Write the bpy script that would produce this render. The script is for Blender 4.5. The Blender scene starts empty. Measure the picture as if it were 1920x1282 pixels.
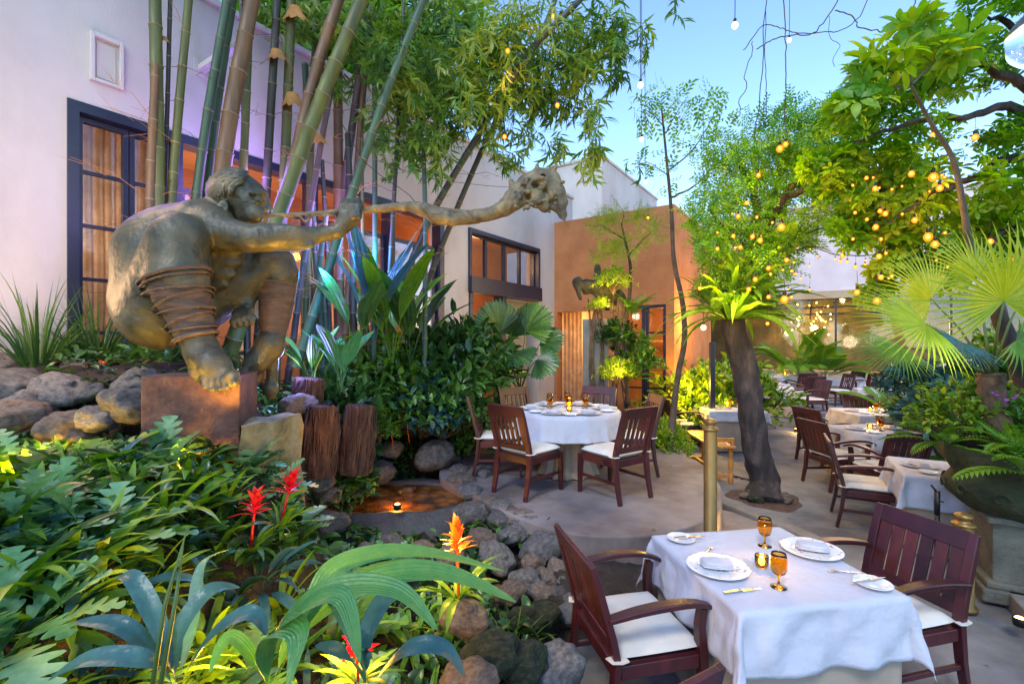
import bpy, math, random
import numpy as np
from mathutils import Vector, Matrix, noise as mnoise
S = bpy.context.scene
COL = S.collection
rnd = random.Random(7)
RNG = np.random.default_rng(11)
F, CX, CY, H = 900.0, 960.0, 641.0, 2.0      # measured camera: focal length in pixels, centre, eye height
R = math.radians
def at(px, py, Y): return Vector(((px-CX)/F*Y, Y, H-(py-CY)/F*Y))
def gp(px, py, z):
    Y = F*(H-z)/(py-CY); return Vector(((px-CX)/F*Y, Y, z))

# ------------------------------------------------------------------ mesh collector
class MB:
    def __init__(s): s.V=[]; s.F=[]; s.n=0; s.mi=[]; s.vv=[]
    def add(s, V, Fs, mat=0, val=0.0):
        V=np.asarray(V,float).reshape(-1,3); s.V.append(V)
        if isinstance(Fs,np.ndarray):
            s.F.append(Fs+s.n); k=len(Fs)
            s.mi.append(np.full(k,mat)); s.vv.append(np.full(k,val) if np.isscalar(val) else np.asarray(val,float))
        else:
            by={}
            for f in Fs: by.setdefault(len(f),[]).append(f)
            for L in by.values():
                a=np.array(L); s.F.append(a+s.n); s.mi.append(np.full(len(a),mat)); s.vv.append(np.full(len(a),val))
        s.n+=len(V); return s
    def box(s, c, d, M=None, mat=0, val=0.0):
        x,y,z=[q/2 for q in d]
        V=np.array([(-x,-y,-z),(x,-y,-z),(x,y,-z),(-x,y,-z),(-x,-y,z),(x,-y,z),(x,y,z),(-x,y,z)])
        if M is not None: V=V@np.array(M).T
        return s.add(V+np.array(c), np.array([(0,3,2,1),(4,5,6,7),(0,1,5,4),(1,2,6,5),(2,3,7,6),(3,0,4,7)]),mat,val)
    def noop(s): return s
    def box2(s,a,b,**k):
        a=np.array(a,float);b=np.array(b,float); return s.box((a+b)/2, np.abs(b-a), **k)
    def tube(s, P, r, n=8, cap=True, mat=0, val=0.0, sq=None, up=(0,0,1), ecc=None):
        P=np.array([tuple(p) for p in P],float); m=len(P)
        r=np.full(m,float(r)) if np.isscalar(r) else np.array(r,float)
        T=np.gradient(P,axis=0); T/=np.linalg.norm(T,axis=1)[:,None]+1e-12
        u=np.array(up,float)
        if abs(T[0]@u)>.95: u=np.array((1.,0,0)) if abs(T[0][0])<.9 else np.array((0,1.,0))
        A=np.cross(T[0],u); A/=np.linalg.norm(A)
        if sq is not None:     # rectangular bar: sq=(width along A, height along B)
            w,h=sq; prof=np.array([(-w/2,-h/2),(w/2,-h/2),(w/2,h/2),(-w/2,h/2)]); n=4
        else:
            th=np.arange(n)*2*math.pi/n; prof=np.stack([np.cos(th),np.sin(th)],1)
        V=[]
        for i in range(m):
            A=A-T[i]*(A@T[i]); A/=np.linalg.norm(A)+1e-12; B=np.cross(A,T[i])
            sc = r[i] if sq is None else r[i]
            e = 1.0 if ecc is None else ecc
            V.append(P[i]+sc*(prof[:,:1]*A+e*prof[:,1:]*B))
        V=np.concatenate(V)
        i,j=np.meshgrid(np.arange(m-1),np.arange(n),indexing='ij'); i=i.ravel(); j=j.ravel(); k=(j+1)%n
        s.add(V,np.stack([i*n+j,i*n+k,(i+1)*n+k,(i+1)*n+j],1)[:,::-1],mat,val)
        if cap:
            base=s.n-len(V)
            for a in (np.arange(n), (m-1)*n+np.arange(n)[::-1]):
                s.F.append((base+a)[None,:]); s.mi.append(np.array([mat])); s.vv.append(np.array([val]))
        return s
    def lathe(s, prof, n=24, c=(0,0,0), mat=0, val=0.0, wob=None):
        prof=np.array(prof,float); m=len(prof); th=np.arange(n)*2*math.pi/n
        V=np.zeros((m,n,3))
        rr=prof[:,0][:,None]*np.ones(n)
        if wob is not None: rr=rr*(1+wob(prof[:,1][:,None],th[None,:]))
        V[:,:,0]=rr*np.cos(th); V[:,:,1]=rr*np.sin(th); V[:,:,2]=prof[:,1][:,None]
        i,j=np.meshgrid(np.arange(m-1),np.arange(n),indexing='ij'); i=i.ravel(); j=j.ravel(); k=(j+1)%n
        return s.add(V.reshape(-1,3)+np.array(c), np.stack([i*n+j,i*n+k,(i+1)*n+k,(i+1)*n+j],1),mat,val)
    def grid(s, G, mat=0, val=0.0):       # G: (a,b,3)
        a,b=G.shape[:2]; i,j=np.meshgrid(np.arange(a-1),np.arange(b-1),indexing='ij'); i=i.ravel(); j=j.ravel()
        return s.add(G.reshape(-1,3), np.stack([i*b+j,(i+1)*b+j,(i+1)*b+j+1,i*b+j+1],1),mat,val)
    def scatter(s, proto, M, T, vals=None, mat=0):   # proto=(V,F) F uniform array; M (k,3,3), T (k,3)
        V,Fa=proto; k=len(T)
        W=np.einsum('kij,vj->kvi',M,V)+np.asarray(T)[:,None,:]
        FF=(Fa[None]+ (np.arange(k)*len(V))[:,None,None]).reshape(-1,Fa.shape[1])
        vals=RNG.random(k) if vals is None else vals
        return s.add(W.reshape(-1,3),FF,mat,np.repeat(vals,len(Fa)))
    def xf(s, M, t=(0,0,0)):
        M=np.array(M); s.V=[v@M.T+np.array(t) for v in s.V]; return s
    def merge(s,o,M=None,t=(0,0,0)):
        b=s.n
        for v in o.V: s.V.append((v@np.array(M).T if M is not None else v)+np.array(t))
        s.F+= [f+b for f in o.F]; s.mi+=o.mi; s.vv+=o.vv; s.n+=o.n; return s
    def mesh(s,name,mats,smooth=True):
        V=np.concatenate(s.V); me=bpy.data.meshes.new(name)
        tot=np.concatenate([np.full(len(f),f.shape[1]) for f in s.F]); loops=np.concatenate([f.ravel() for f in s.F])
        me.vertices.add(len(V)); me.vertices.foreach_set('co',V.astype(np.float32).ravel())
        me.loops.add(len(loops)); me.loops.foreach_set('vertex_index',loops.astype(np.int32))
        me.polygons.add(len(tot)); st=np.concatenate([[0],np.cumsum(tot)[:-1]])
        me.polygons.foreach_set('loop_start',st.astype(np.int32)); me.polygons.foreach_set('loop_total',tot.astype(np.int32))
        me.polygons.foreach_set('material_index',np.concatenate(s.mi).astype(np.int32))
        me.polygons.foreach_set('use_smooth',np.full(len(tot),bool(smooth)))
        vv=np.concatenate(s.vv)
        if vv.any():
            at_=me.attributes.new('v','FLOAT','FACE'); at_.data.foreach_set('value',vv.astype(np.float32))
        if not isinstance(mats,(list,tuple)): mats=[mats]
        for m in mats: me.materials.append(m)
        me.update(calc_edges=True); me.validate(); return me
    def obj(s,name,mats,parent=None,smooth=True,loc=None,bevel=0):
        o=bpy.data.objects.new(name,s.mesh(name,mats,smooth)); COL.objects.link(o)
        if parent: o.parent=parent
        if loc is not None: o.location=loc
        if bevel:
            b=o.modifiers.new('b','BEVEL'); b.width=bevel; b.segments=2; b.limit_method='ANGLE'; b.angle_limit=R(40)
        return o
def tag(o,label=None,cat=None,group=None,kind=None):
    if label: o['label']=label
    if cat: o['category']=cat
    if group: o['group']=group
    if kind: o['kind']=kind
    return o
def empty(name,loc=(0,0,0),rz=0,label=None,cat=None,group=None):
    o=bpy.data.objects.new(name,None); o.empty_display_size=.1; COL.objects.link(o); o.location=loc; o.rotation_euler=(0,0,rz)
    return tag(o,label,cat,group)
KIDS={}
def dup(o,parent=None,loc=None,rz=None,sc=None,label=None,group=None):
    c=o.copy(); COL.objects.link(c); c.parent=parent
    if loc is not None: c.location=loc
    if rz is not None: c.rotation_euler=(0,0,rz)
    if sc is not None: c.scale=(sc,sc,sc) if np.isscalar(sc) else sc
    if label: c['label']=label
    if group: c['group']=group
    if o.name not in KIDS: KIDS[o.name]=[x for x in o.children]
    for ch in KIDS[o.name]: dup(ch,c)
    return c
def first_or_dup(proto,used,**k):
    return None

# ------------------------------------------------------------------ materials
def N(nt,t,**k):
    n=nt.nodes.new(t)
    for a,b in k.items():
        if a.startswith('i_'):
            n.inputs[a[2:].replace('_',' ')].default_value=b
        else: setattr(n,a,b)
    return n
def c4(c): return (c[0],c[1],c[2],1.0)
def ramp(nt,fac,stops):
    r=nt.nodes.new('ShaderNodeValToRGB'); e=r.color_ramp.elements
    while len(e)<len(stops): e.new(.5)
    for q,(p,c) in zip(e,stops): q.position=p; q.color=c4(c)
    nt.links.new(fac,r.inputs[0]); return r.outputs[0]
def newmat(name):
    m=bpy.data.materials.new(name); m.use_nodes=True; nt=m.node_tree; nt.nodes.clear()
    out=nt.nodes.new('ShaderNodeOutputMaterial'); b=nt.nodes.new('ShaderNodeBsdfPrincipled'); nt.links.new(b.outputs[0],out.inputs[0])
    return m,nt,b,out
def noisemat(name,stops,scale=5,rough=.6,bump=0,bscale=None,detail=5,metal=0,coord='Object',sq=(1,1,1),coat=0,dist=0,spec=.5,objrand=0):
    m,nt,b,out=newmat(name); L=nt.links.new
    tc=N(nt,'ShaderNodeTexCoord'); mp=N(nt,'ShaderNodeMapping'); mp.inputs['Scale'].default_value=sq; L(tc.outputs[coord],mp.inputs[0])
    n1=N(nt,'ShaderNodeTexNoise'); n1.inputs['Scale'].default_value=scale; n1.inputs['Detail'].default_value=detail; n1.inputs['Distortion'].default_value=dist; n1.inputs['Roughness'].default_value=.6
    L(mp.outputs[0],n1.inputs['Vector'])
    col=ramp(nt,n1.outputs['Fac'],stops)
    if objrand:
        oi=N(nt,'ShaderNodeObjectInfo'); hs=N(nt,'ShaderNodeHueSaturation'); mr=N(nt,'ShaderNodeMapRange'); mr.inputs['To Min'].default_value=1-objrand; mr.inputs['To Max'].default_value=1+objrand
        L(oi.outputs['Random'],mr.inputs[0]); L(mr.outputs[0],hs.inputs['Value']); L(col,hs.inputs['Color']); col=hs.outputs[0]
    L(col,b.inputs['Base Color']); b.inputs['Roughness'].default_value=rough; b.inputs['Metallic'].default_value=metal
    b.inputs['Coat Weight'].default_value=coat; b.inputs['Coat Roughness'].default_value=.3; b.inputs['Specular IOR Level'].default_value=spec
    if bump:
        n2=N(nt,'ShaderNodeTexNoise'); n2.inputs['Scale'].default_value=bscale or scale*4; n2.inputs['Detail'].default_value=4
        L(mp.outputs[0],n2.inputs['Vector']); bp=N(nt,'ShaderNodeBump'); bp.inputs['Strength'].default_value=bump; bp.inputs['Distance'].default_value=.02
        L(n2.outputs['Fac'],bp.inputs['Height']); L(bp.outputs[0],b.inputs['Normal'])
    return m
def leafmat(name,cols,rough=.4,trans=.3,tcol=1.6,stripe=0,oscale=1.5):
    """cols: ramp over per-leaf value; noise across the plant adds light and dark patches of colour"""
    m,nt,b,out=newmat(name); L=nt.links.new
    a=N(nt,'ShaderNodeAttribute'); a.attribute_name='v'
    tc=N(nt,'ShaderNodeTexCoord'); nz=N(nt,'ShaderNodeTexNoise'); nz.inputs['Scale'].default_value=oscale; nz.inputs['Detail'].default_value=3
    L(tc.outputs['Object'],nz.inputs['Vector'])
    oi=N(nt,'ShaderNodeObjectInfo')
    m1=N(nt,'ShaderNodeMath',operation='MULTIPLY_ADD'); m1.inputs[1].default_value=.55; L(a.outputs['Fac'],m1.inputs[0])
    m2=N(nt,'ShaderNodeMath',operation='MULTIPLY_ADD'); m2.inputs[1].default_value=1.5; m2.inputs[2].default_value=-.62; L(nz.outputs['Fac'],m2.inputs[0]); L(m2.outputs[0],m1.inputs[2])
    m3=N(nt,'ShaderNodeMath',operation='MULTIPLY_ADD'); m3.inputs[1].default_value=.25; L(oi.outputs['Random'],m3.inputs[0]); L(m1.outputs[0],m3.inputs[2])
    n9=N(nt,'ShaderNodeTexNoise'); n9.inputs['Scale'].default_value=28; n9.inputs['Detail'].default_value=4; L(tc.outputs['Object'],n9.inputs['Vector'])
    m4=N(nt,'ShaderNodeMath',operation='MULTIPLY_ADD'); m4.inputs[1].default_value=.5; L(n9.outputs['Fac'],m4.inputs[0]); m5=N(nt,'ShaderNodeMath',operation='ADD'); m5.inputs[1].default_value=-.25; L(m3.outputs[0],m4.inputs[2]); L(m4.outputs[0],m5.inputs[0])
    k=len(cols); col=ramp(nt,m5.outputs[0],[(i/(k-1)*.9+.05,c) for i,c in enumerate(cols)])
    L(col,b.inputs['Base Color']); b.inputs['Roughness'].default_value=rough; b.inputs['Specular IOR Level'].default_value=.55
    t=N(nt,'ShaderNodeBsdfTranslucent'); hs=N(nt,'ShaderNodeHueSaturation'); hs.inputs['Value'].default_value=tcol; hs.inputs['Saturation'].default_value=1.1; hs.inputs['Hue'].default_value=.485
    L(col,hs.inputs['Color']); L(hs.outputs[0],t.inputs['Color'])
    mx=N(nt,'ShaderNodeMixShader'); mx.inputs[0].default_value=trans; L(b.outputs[0],mx.inputs[1]); L(t.outputs[0],mx.inputs[2]); L(mx.outputs[0],out.inputs[0])
    if stripe:
        w=N(nt,'ShaderNodeTexNoise'); w.inputs['Scale'].default_value=stripe; L(tc.outputs['Object'],w.inputs['Vector'])
        bp=N(nt,'ShaderNodeBump'); bp.inputs['Strength'].default_value=.35; bp.inputs['Distance'].default_value=.01; L(w.outputs['Fac'],bp.inputs['Height']); L(bp.outputs[0],b.inputs['Normal'])
    return m
def emis(name,col,strength):
    m=bpy.data.materials.new(name); m.use_nodes=True; nt=m.node_tree; nt.nodes.clear()
    o=nt.nodes.new('ShaderNodeOutputMaterial'); e=nt.nodes.new('ShaderNodeEmission'); e.inputs[0].default_value=c4(col); e.inputs[1].default_value=strength; nt.links.new(e.outputs[0],o.inputs[0]); return m
def glassmat(name,col,rough=0.02,ior=1.45,trans=1.0,thin=False):
    m,nt,b,out=newmat(name); b.inputs['Base Color'].default_value=c4(col); b.inputs['Roughness'].default_value=rough
    b.inputs['IOR'].default_value=ior; b.inputs['Transmission Weight'].default_value=trans; return m
def panemat(name,tint=(.9,.95,1),refl=.22):
    m=bpy.data.materials.new(name); m.use_nodes=True; nt=m.node_tree; nt.nodes.clear()
    o=nt.nodes.new('ShaderNodeOutputMaterial'); t=nt.nodes.new('ShaderNodeBsdfTransparent'); t.inputs[0].default_value=c4(tint)
    g=nt.nodes.new('ShaderNodeBsdfGlossy'); g.inputs['Roughness'].default_value=.03; mx=nt.nodes.new('ShaderNodeMixShader')
    lw=nt.nodes.new('ShaderNodeLayerWeight'); lw.inputs[0].default_value=.35; ma=nt.nodes.new('ShaderNodeMath'); ma.operation='MULTIPLY_ADD'; ma.inputs[1].default_value=.30; ma.inputs[2].default_value=.03
    nt.links.new(lw.outputs['Fresnel'],ma.inputs[0]); nt.links.new(ma.outputs[0],mx.inputs[0]); nt.links.new(t.outputs[0],mx.inputs[1]); nt.links.new(g.outputs[0],mx.inputs[2]); nt.links.new(mx.outputs[0],o.inputs[0]); return m

MWALL=noisemat('white_stucco',[(.34,(.43,.39,.365)),(.5,(.54,.495,.47)),(.66,(.60,.555,.53))],.8,.85,.12,60,detail=11,sq=(1,1,.6))
MORANGE=noisemat('orange_stucco',[(.3,(.34,.125,.042)),(.5,(.42,.17,.06)),(.7,(.50,.215,.085))],1.8,.85,.45,40,detail=10)
MTAN=noisemat('tan_plaster',[(.3,(.42,.30,.17)),(.7,(.55,.42,.27))],2,.8,.2,40)
MFRAME=noisemat('dark_frame_paint',[(.3,(.012,.016,.035)),(.7,(.02,.025,.05))],6,.35)
MSTEEL=noisemat('black_metal',[(.3,(.012,.012,.014)),(.7,(.03,.03,.03))],10,.4,metal=.6)
MCURT=leafmat('curtain_cloth',[(.38,.27,.16),(.52,.40,.26),(.66,.54,.38)],.8,.5,1.0,oscale=6)
MCONC=noisemat('concrete_floor',[(.36,(.095,.095,.10)),(.5,(.175,.175,.18)),(.64,(.25,.245,.245))],1.3,.72,.25,150,detail=12)
MCONC2=noisemat('pink_aggregate_floor',[(.36,(.125,.095,.088)),(.5,(.20,.165,.155)),(.64,(.28,.24,.225))],1.5,.75,.25,150,detail=12)
MCURB=noisemat('cast_concrete_edge',[(.3,(.15,.135,.12)),(.7,(.24,.22,.20))],4,.8,.4,60)
MSOIL=noisemat('dark_soil',[(.3,(.012,.009,.007)),(.6,(.035,.024,.016)),(.8,(.07,.045,.028))],7,.95,.9,40,detail=9)
MBRASS=noisemat('brass',[(.3,(.20,.115,.03)),(.7,(.32,.19,.055))],5,.38,metal=.6)
MWHITECL=noisemat('white_table_linen',[(.3,(.51,.505,.55)),(.7,(.58,.575,.62))],4,.9,.55,13)
MTANCL=noisemat('tan_table_linen',[(.3,(.32,.25,.185)),(.7,(.42,.335,.25))],4,.9,.15,90)
MCUSH=noisemat('cream_cushion_cloth',[(.3,(.66,.60,.50)),(.7,(.76,.70,.60))],6,.85,.15,60)
MCHINA=noisemat('white_china',[(.3,(.74,.74,.73)),(.7,(.80,.80,.79))],4,.15)
MSILVER=noisemat('polished_cutlery',[(.3,(.5,.5,.52)),(.7,(.62,.62,.64))],4,.2,metal=1)
MAMBER=glassmat('amber_glass',(1.0,.55,.06))
MWAX=emis('candle_flame',(1,.62,.18),14)
MGLASSC=glassmat('clear_glass',(1,.95,.85))
MPANE=panemat('window_glass')
def woodmat(name,stops,rough=.3,rand=.35):
    return noisemat(name,stops,7,rough,.12,30,sq=(1,1,.12),coat=.25,dist=.6,objrand=rand)
MWOOD=woodmat('mahogany',[(.25,(.020,.004,.005)),(.55,(.055,.007,.010)),(.8,(.095,.013,.015))],.42,.3)
MWOODR=woodmat('reddish_mahogany',[(.25,(.028,.005,.005)),(.55,(.075,.012,.010)),(.8,(.14,.028,.016))],.38,.5)
MBENCH=woodmat('varnished_orange_wood',[(.3,(.35,.12,.02)),(.7,(.6,.27,.06))],.35,.1)
# ------------------------------------------------------------------ terrain and floors
def sst(x):
    x=np.clip(x,0,1); return x*x*(3-2*x)
POND=(-1.30,5.02,.92,.52)
def hgt(x,y):
    x=np.asarray(x,float); y=np.asarray(y,float)
    a=sst((y-2.6)/1.2)
    x0=.15*(1-a)-1.55*a; w=2.0*(1-a)+.5*a
    far=sst((y-5.6)/1.5)
    hi=.82+.43*sst((-x-.9)/.9)
    hi=hi+.55*sst((y-3.25)/.45)*sst((-1.75-x-.55*np.maximum(y-3.6,0))/.5)
    h=.22+(hi-.22)*sst((x0-x)/w)
    x2=-.75; h=np.maximum(h,.22+.45*far*sst((x2+.55*(y-5.6)-x)/.8))
    # below floors
    lim=.30+.0*y
    inside=sst((x-np.where(y<4.2,.12,-.55+0*y))/.25)
    floor_=np.where((y>3.2)&(y<4.3)&(x<1.6),.26,-.25)
    h=h*(1-inside)+floor_*inside
    h=h+.035*np.sin(x*5.1+y*3.7)*np.cos(y*4.3-x*2.2)*(1-inside)
    e=((x-POND[0])/POND[2])**2+((y-POND[1])/POND[3])**2
    h=np.where(e<1.25, np.minimum(h,.30-.22*np.clip(1-e,0,1)), h)
    return h
def hz(x,y): return float(hgt(x,y))
gx=np.concatenate([[-60,-30,-14],np.arange(-9,9.01,.09),[14,30,60]]); gy=np.concatenate([[-40,-15,-3],np.arange(0,14.01,.09),[20,40,90]])
X,Y=np.meshgrid(gx,gy,indexing='ij'); Z=hgt(X,Y); Z=np.where(Y>8.3,np.minimum(Z,-.05),Z)
Z=Z+np.where(Z>.05,.02*RNG.standard_normal(Z.shape),0)
tag(MB().grid(np.stack([X,Y,Z],-1)).obj('ground',MSOIL),kind='structure')
def poly_slab(name,pts,z0,z1,mat,kind='structure',bevel=.012):
    m=MB(); n=len(pts); V=[(p[0],p[1],z1) for p in pts]+[(p[0],p[1],z0) for p in pts]
    Fs=[tuple(range(n)),tuple(range(2*n-1,n-1,-1))]+[(i,i+n,(i+1)%n+n,(i+1)%n) for i in range(n)]
    m.add(V,Fs); o=m.obj(name,mat,smooth=False,bevel=bevel)
    return tag(o,kind=kind)
def spline(P,k=8,closed=True):
    P=[Vector(p) for p in P]; out=[]; n=len(P)
    for i in range(n if closed else n-1):
        a,b,c,d=[P[(i+j)%n] if closed else P[min(max(i+j,0),n-1)] for j in (-1,0,1,2)]
        for q in range(k):
            t=q/k; out.append(.5*((2*b)+(c-a)*t+(2*a-5*b+4*c-d)*t*t+(3*b-a-3*c+d)*t**3))
    if not closed: out.append(P[-1])
    return out
PZ=.46
plat=spline([(-.36,4.8),(0,4.27),(.42,3.90),(.80,3.80),(1.25,3.88),(1.82,4.3),(2.22,5.1),(2.4,6.0),(2.3,7.0),(2.42,8.6),(2.55,9.8),(1.2,10.9),(-.2,8.8),(-.75,7.0),(-.85,5.6)],6)
poly_slab('round_platform',[(p.x,p.y) for p in plat],-.3,PZ,MCONC2)
# courtyard floor z=0
poly_slab('terrace_floor',[(.28,.2),(3.1,.2),(3.15,2.2),(3.42,3.05),(3.98,4.02),(5.0,4.05),(7.4,6.6),(9.2,9.2),(6.9,11.35),(3.0,12.2),(.9,8.0),(1.1,4.2),(1.35,3.75),(.95,3.45),(.30,3.2)],-.4,0.0,MCONC)
d_=Vector((.561,.828)); n_=Vector((.828,-.561))
q0=Vector((6.16,11.5))
pts=[q0-n_*3.3,q0+n_*3.4,q0+n_*7+d_*.5,q0+n_*7+d_*9,q0-n_*3.3+d_*9]
poly_slab('far_terrace_floor',[(p.x,p.y) for p in pts],-.3,.15,MCONC)
# step beside the round platform and its curved kerb
poly_slab('entry_step',[(1.62,3.98),(2.5,3.95),(2.75,4.45),(2.62,5.0),(2.3,5.3),(1.7,4.6)],-.2,.16,MCONC2)
kb=spline([(2.32,6.3),(2.36,5.6),(2.45,5.25),(2.62,4.85),(2.78,4.4),(2.70,4.02)],6,False)
m=MB(); m.tube([(p.x,p.y,.10) for p in kb],1,sq=(.14,.22)); tag(m.obj('step_kerb',MCURB,smooth=False,bevel=.015),'curved cast concrete kerb beside the step and round platform','kerb')
# far-right bed kerb
m=MB(); m.tube([(3.0,1.2,.06),(3.2,2.3,.06),(3.45,3.0,.06),(4.0,3.98,.06)],1,sq=(.12,.14)); tag(m.obj('bed_kerb',MCURB,smooth=False,bevel=.012),'low stone kerb along the dark bed at right','kerb')
X,Y=np.meshgrid(np.linspace(3.2,9.5,50),np.linspace(.5,9.0,60),indexing='ij')
bl=np.where(Y<4.0, 3.05+.28*np.clip(Y-1.2,0,9)+.06, 0)
Z=np.where((Y<3.95)&(X>bl),.05,-.12)+.015*RNG.standard_normal(X.shape)
tag(MB().grid(np.stack([X,Y,Z],-1)).obj('planting_bed_soil',MSOIL),kind='structure')
# pond
th=np.linspace(0,2*math.pi,49)[:-1]
rimP=[(POND[0]+math.cos(t)*POND[2]*(1+.06*math.sin(3*t)),POND[1]+math.sin(t)*POND[3]*(1+.08*math.cos(2*t))) for t in th]
mw,nt,b,out=newmat('pond_water'); b.inputs['Base Color'].default_value=(.20,.07,.012,1); b.inputs['Roughness'].default_value=.08; b.inputs['Specular IOR Level'].default_value=.7
nz=N(nt,'ShaderNodeTexNoise'); nz.inputs['Scale'].default_value=9; bp=N(nt,'ShaderNodeBump'); bp.inputs['Strength'].default_value=.15; nt.links.new(nz.outputs['Fac'],bp.inputs['Height']); nt.links.new(bp.outputs[0],b.inputs['Normal'])
vo=N(nt,'ShaderNodeTexVoronoi'); vo.inputs['Scale'].default_value=7; tcw=N(nt,'ShaderNodeTexCoord'); nt.links.new(tcw.outputs['Object'],vo.inputs['Vector']); cw=ramp(nt,vo.outputs['Distance'],[(.05,(.30,.11,.02)),(.5,(.16,.05,.01)),(.75,(.04,.015,.006))]); nt.links.new(cw,b.inputs['Base Color'])  # amber of the lamplight put into the opaque water colour, cells as pebbles
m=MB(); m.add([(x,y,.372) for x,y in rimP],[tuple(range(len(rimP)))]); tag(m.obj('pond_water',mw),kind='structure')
G=np.zeros((49,4,3))
for i in range(49):
    t=th[i%48]; x,y=rimP[i%48]; dx,dy=math.cos(t),math.sin(t); w=.13+.04*math.sin(2*t+1)
    for j,(o,z) in enumerate([(-.02,.26),(0,.395),(w,.405),(w+.14,.20)]): G[i,j]=(x+dx*o,y+dy*o,z+.012*math.sin(9*t+j))
tag(MB().grid(G).obj('pond_rim',noisemat('wet_cement',[(.3,(.03,.03,.032)),(.7,(.085,.082,.08))],5,.6,.6,40)),'curved grey cement rim round the small garden pond','pond rim')

# ------------------------------------------------------------------ architecture
P0=Vector((-6.7+.678*4.198,4.198)); 
def wp(s,t,z): p=P0+d_*s+n_*t; return (p.x,p.y,z)
WM=np.array([[d_.x,n_.x,0],[d_.y,n_.y,0],[0,0,1]])   # local (along wall, outward, up)
def wbox(m,s0,s1,t0,t1,z0,z1,**k):
    c=wp((s0+s1)/2,(t0+t1)/2,(z0+z1)/2); return m.box(c,(abs(s1-s0),abs(t1-t0),abs(z1-z0)),M=WM,**k)
house=empty('white_house',wp(2,0,0),label='large white stucco house wall running back along the left behind the bamboo',cat='house')
def hp(m,name,mat,par=None,smooth=False,label=None,bevel=0):
    o=m.obj(name,mat,None,smooth,bevel=bevel); par=par or house
    o.parent=par; 
    mw=Matrix.Identity(4)
    q=par
    o.matrix_parent_inverse=WORLD[par.name]
    WORLD[o.name]=Matrix.Identity(4)
    if label: o['label']=label
    return o
WORLD={}
def regw(e): WORLD[e.name]=Matrix.LocRotScale(e.location,e.rotation_euler,e.scale).inverted()
regw(house)
TOP=5.6
m=MB()
wbox(m,-9,0,-.3,0,-.3,TOP)                 # left of the long opening
wbox(m,4.77,5.5,-.3,0,-.3,TOP); wbox(m,7.9,9.6,-.3,0,-.3,TOP)
wbox(m,0,4.77,-.3,0,4.12,TOP); wbox(m,5.5,7.9,-.3,0,4.07,TOP)
wbox(m,-9.05,9.6,-.42,.05,TOP,TOP+.06)
wall=hp(m,'wall',MWALL)
m=MB(); wbox(m,-1,9.0,-1.75,-1.6,-.3,5.5); wbox(m,-1,9,-1.6,-.3,4.3,4.45); wbox(m,-1.0,-.9,-1.6,-.3,-.3,4.3)
hp(m,'inner_wall',MORANGE,label='orange wall inside the house seen through the openings')
# vent
m=MB(); wbox(m,.12,.15,0,.05,4.34,4.78); wbox(m,.33,.36,0,.05,4.34,4.78); wbox(m,.15,.33,0,.05,4.74,4.78); wbox(m,.15,.33,0,.05,4.34,4.37); wbox(m,.17,.31,.0,.012,4.39,4.72); hp(m,'vent_cover',MWALL,bevel=.004)
# long opening: dark lintel and glazed bays
m=MB(); wbox(m,-.03,4.80,-.18,.02,4.03,4.12); wbox(m,-.03,.05,-.18,.02,1.0,4.03); wbox(m,.80,.86,-.18,.015,1.0,4.03); wbox(m,.05,.80,-.16,.01,.9,1.6)
wbox(m,2.3,2.4,-.18,.015,1.0,4.03); wbox(m,3.6,3.7,-.18,.015,1.0,4.03); wbox(m,4.70,4.80,-.18,.015,1.0,4.03)
hp(m,'window_frame',MFRAME,label='dark blue painted frame and lintel of the long glazed opening')
def casement(s0,s1,z0,z1,rows,cols,name='window',b=.05,t=-.10,pane=True):
    m=MB()
    wbox(m,s0,s0+b,t-.03,t+.03,z0,z1); wbox(m,s1-b,s1,t-.03,t+.03,z0,z1)
    wbox(m,s0+b,s1-b,t-.03,t+.03,z1-b,z1); wbox(m,s0+b,s1-b,t-.03,t+.03,z0,z0+b)
    for i in range(1,rows):
        z=z0+(z1-z0)*i/rows; wbox(m,s0+b,s1-b,t-.018,t+.018,z-.016,z+.016)
    for j in range(1,cols):
        s=s0+(s1-s0)*j/cols; wbox(m,s-.016,s+.016,t-.015,t+.015,z0+b,z1-b)
    o=hp(m,name,MFRAME)
    if pane:
        m=MB(); wbox(m,s0+b,s1-b,t-.006,t+.000,z0+b,z1-b); hp(m,'pane',MPANE,o)
    return o
casement(.055,.43,1.6,4.02,5,1,b=.04); casement(.44,.80,1.6,4.02,5,1,b=.04)
# curtain
G=np.zeros((80,12,3))
for i in range(80):
    for j in range(12):
        s=.0+i/79*.92; G[i,j]=wp(s,-.32+.03*math.sin(s*70+.4*math.sin(j)),4.1-3.4*j/11)
hp(MB().grid(G),'curtain',MCURT,smooth=True,label='pale tan curtain behind the tall left window')
# pale pink inner panels + sliding frames
casement(.86,2.3,1.0,3.6,3,2)
casement(2.4,3.6,1.0,3.6,3,2); casement(3.7,4.7,1.0,3.6,3,2)
# second window (upstairs strip) with dark sill
m=MB(); wbox(m,5.45,7.95,-.2,.04,4.0,4.08); wbox(m,5.45,5.52,-.2,.04,3.2,4.0); wbox(m,7.88,7.95,-.2,.04,3.2,4.0)
wbox(m,5.45,7.95,-.2,.09,2.9,3.2); wbox(m,5.47,5.57,-.2,.03,.3,2.9); wbox(m,6.5,6.62,-.2,.03,.3,2.9)
hp(m,'sill_beam',MFRAME,bevel=.006,label='dark beam and sill below the strip window on the far part of the wall')
for a,b in ((5.52,6.08),(6.08,6.70),(6.70,7.28),(7.28,7.88)): casement(a,b,3.2,4.0,1,1,b=.035)
m=MB(); wbox(m,5.3,8.1,-1.0,-.9,3.05,3.2); hp(m,'inner_floor',MTAN)
m=MB(); wbox(m,6.75,7.9,-.32,-.28,.3,2.9); hp(m,'door_panel',MTAN)
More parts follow.
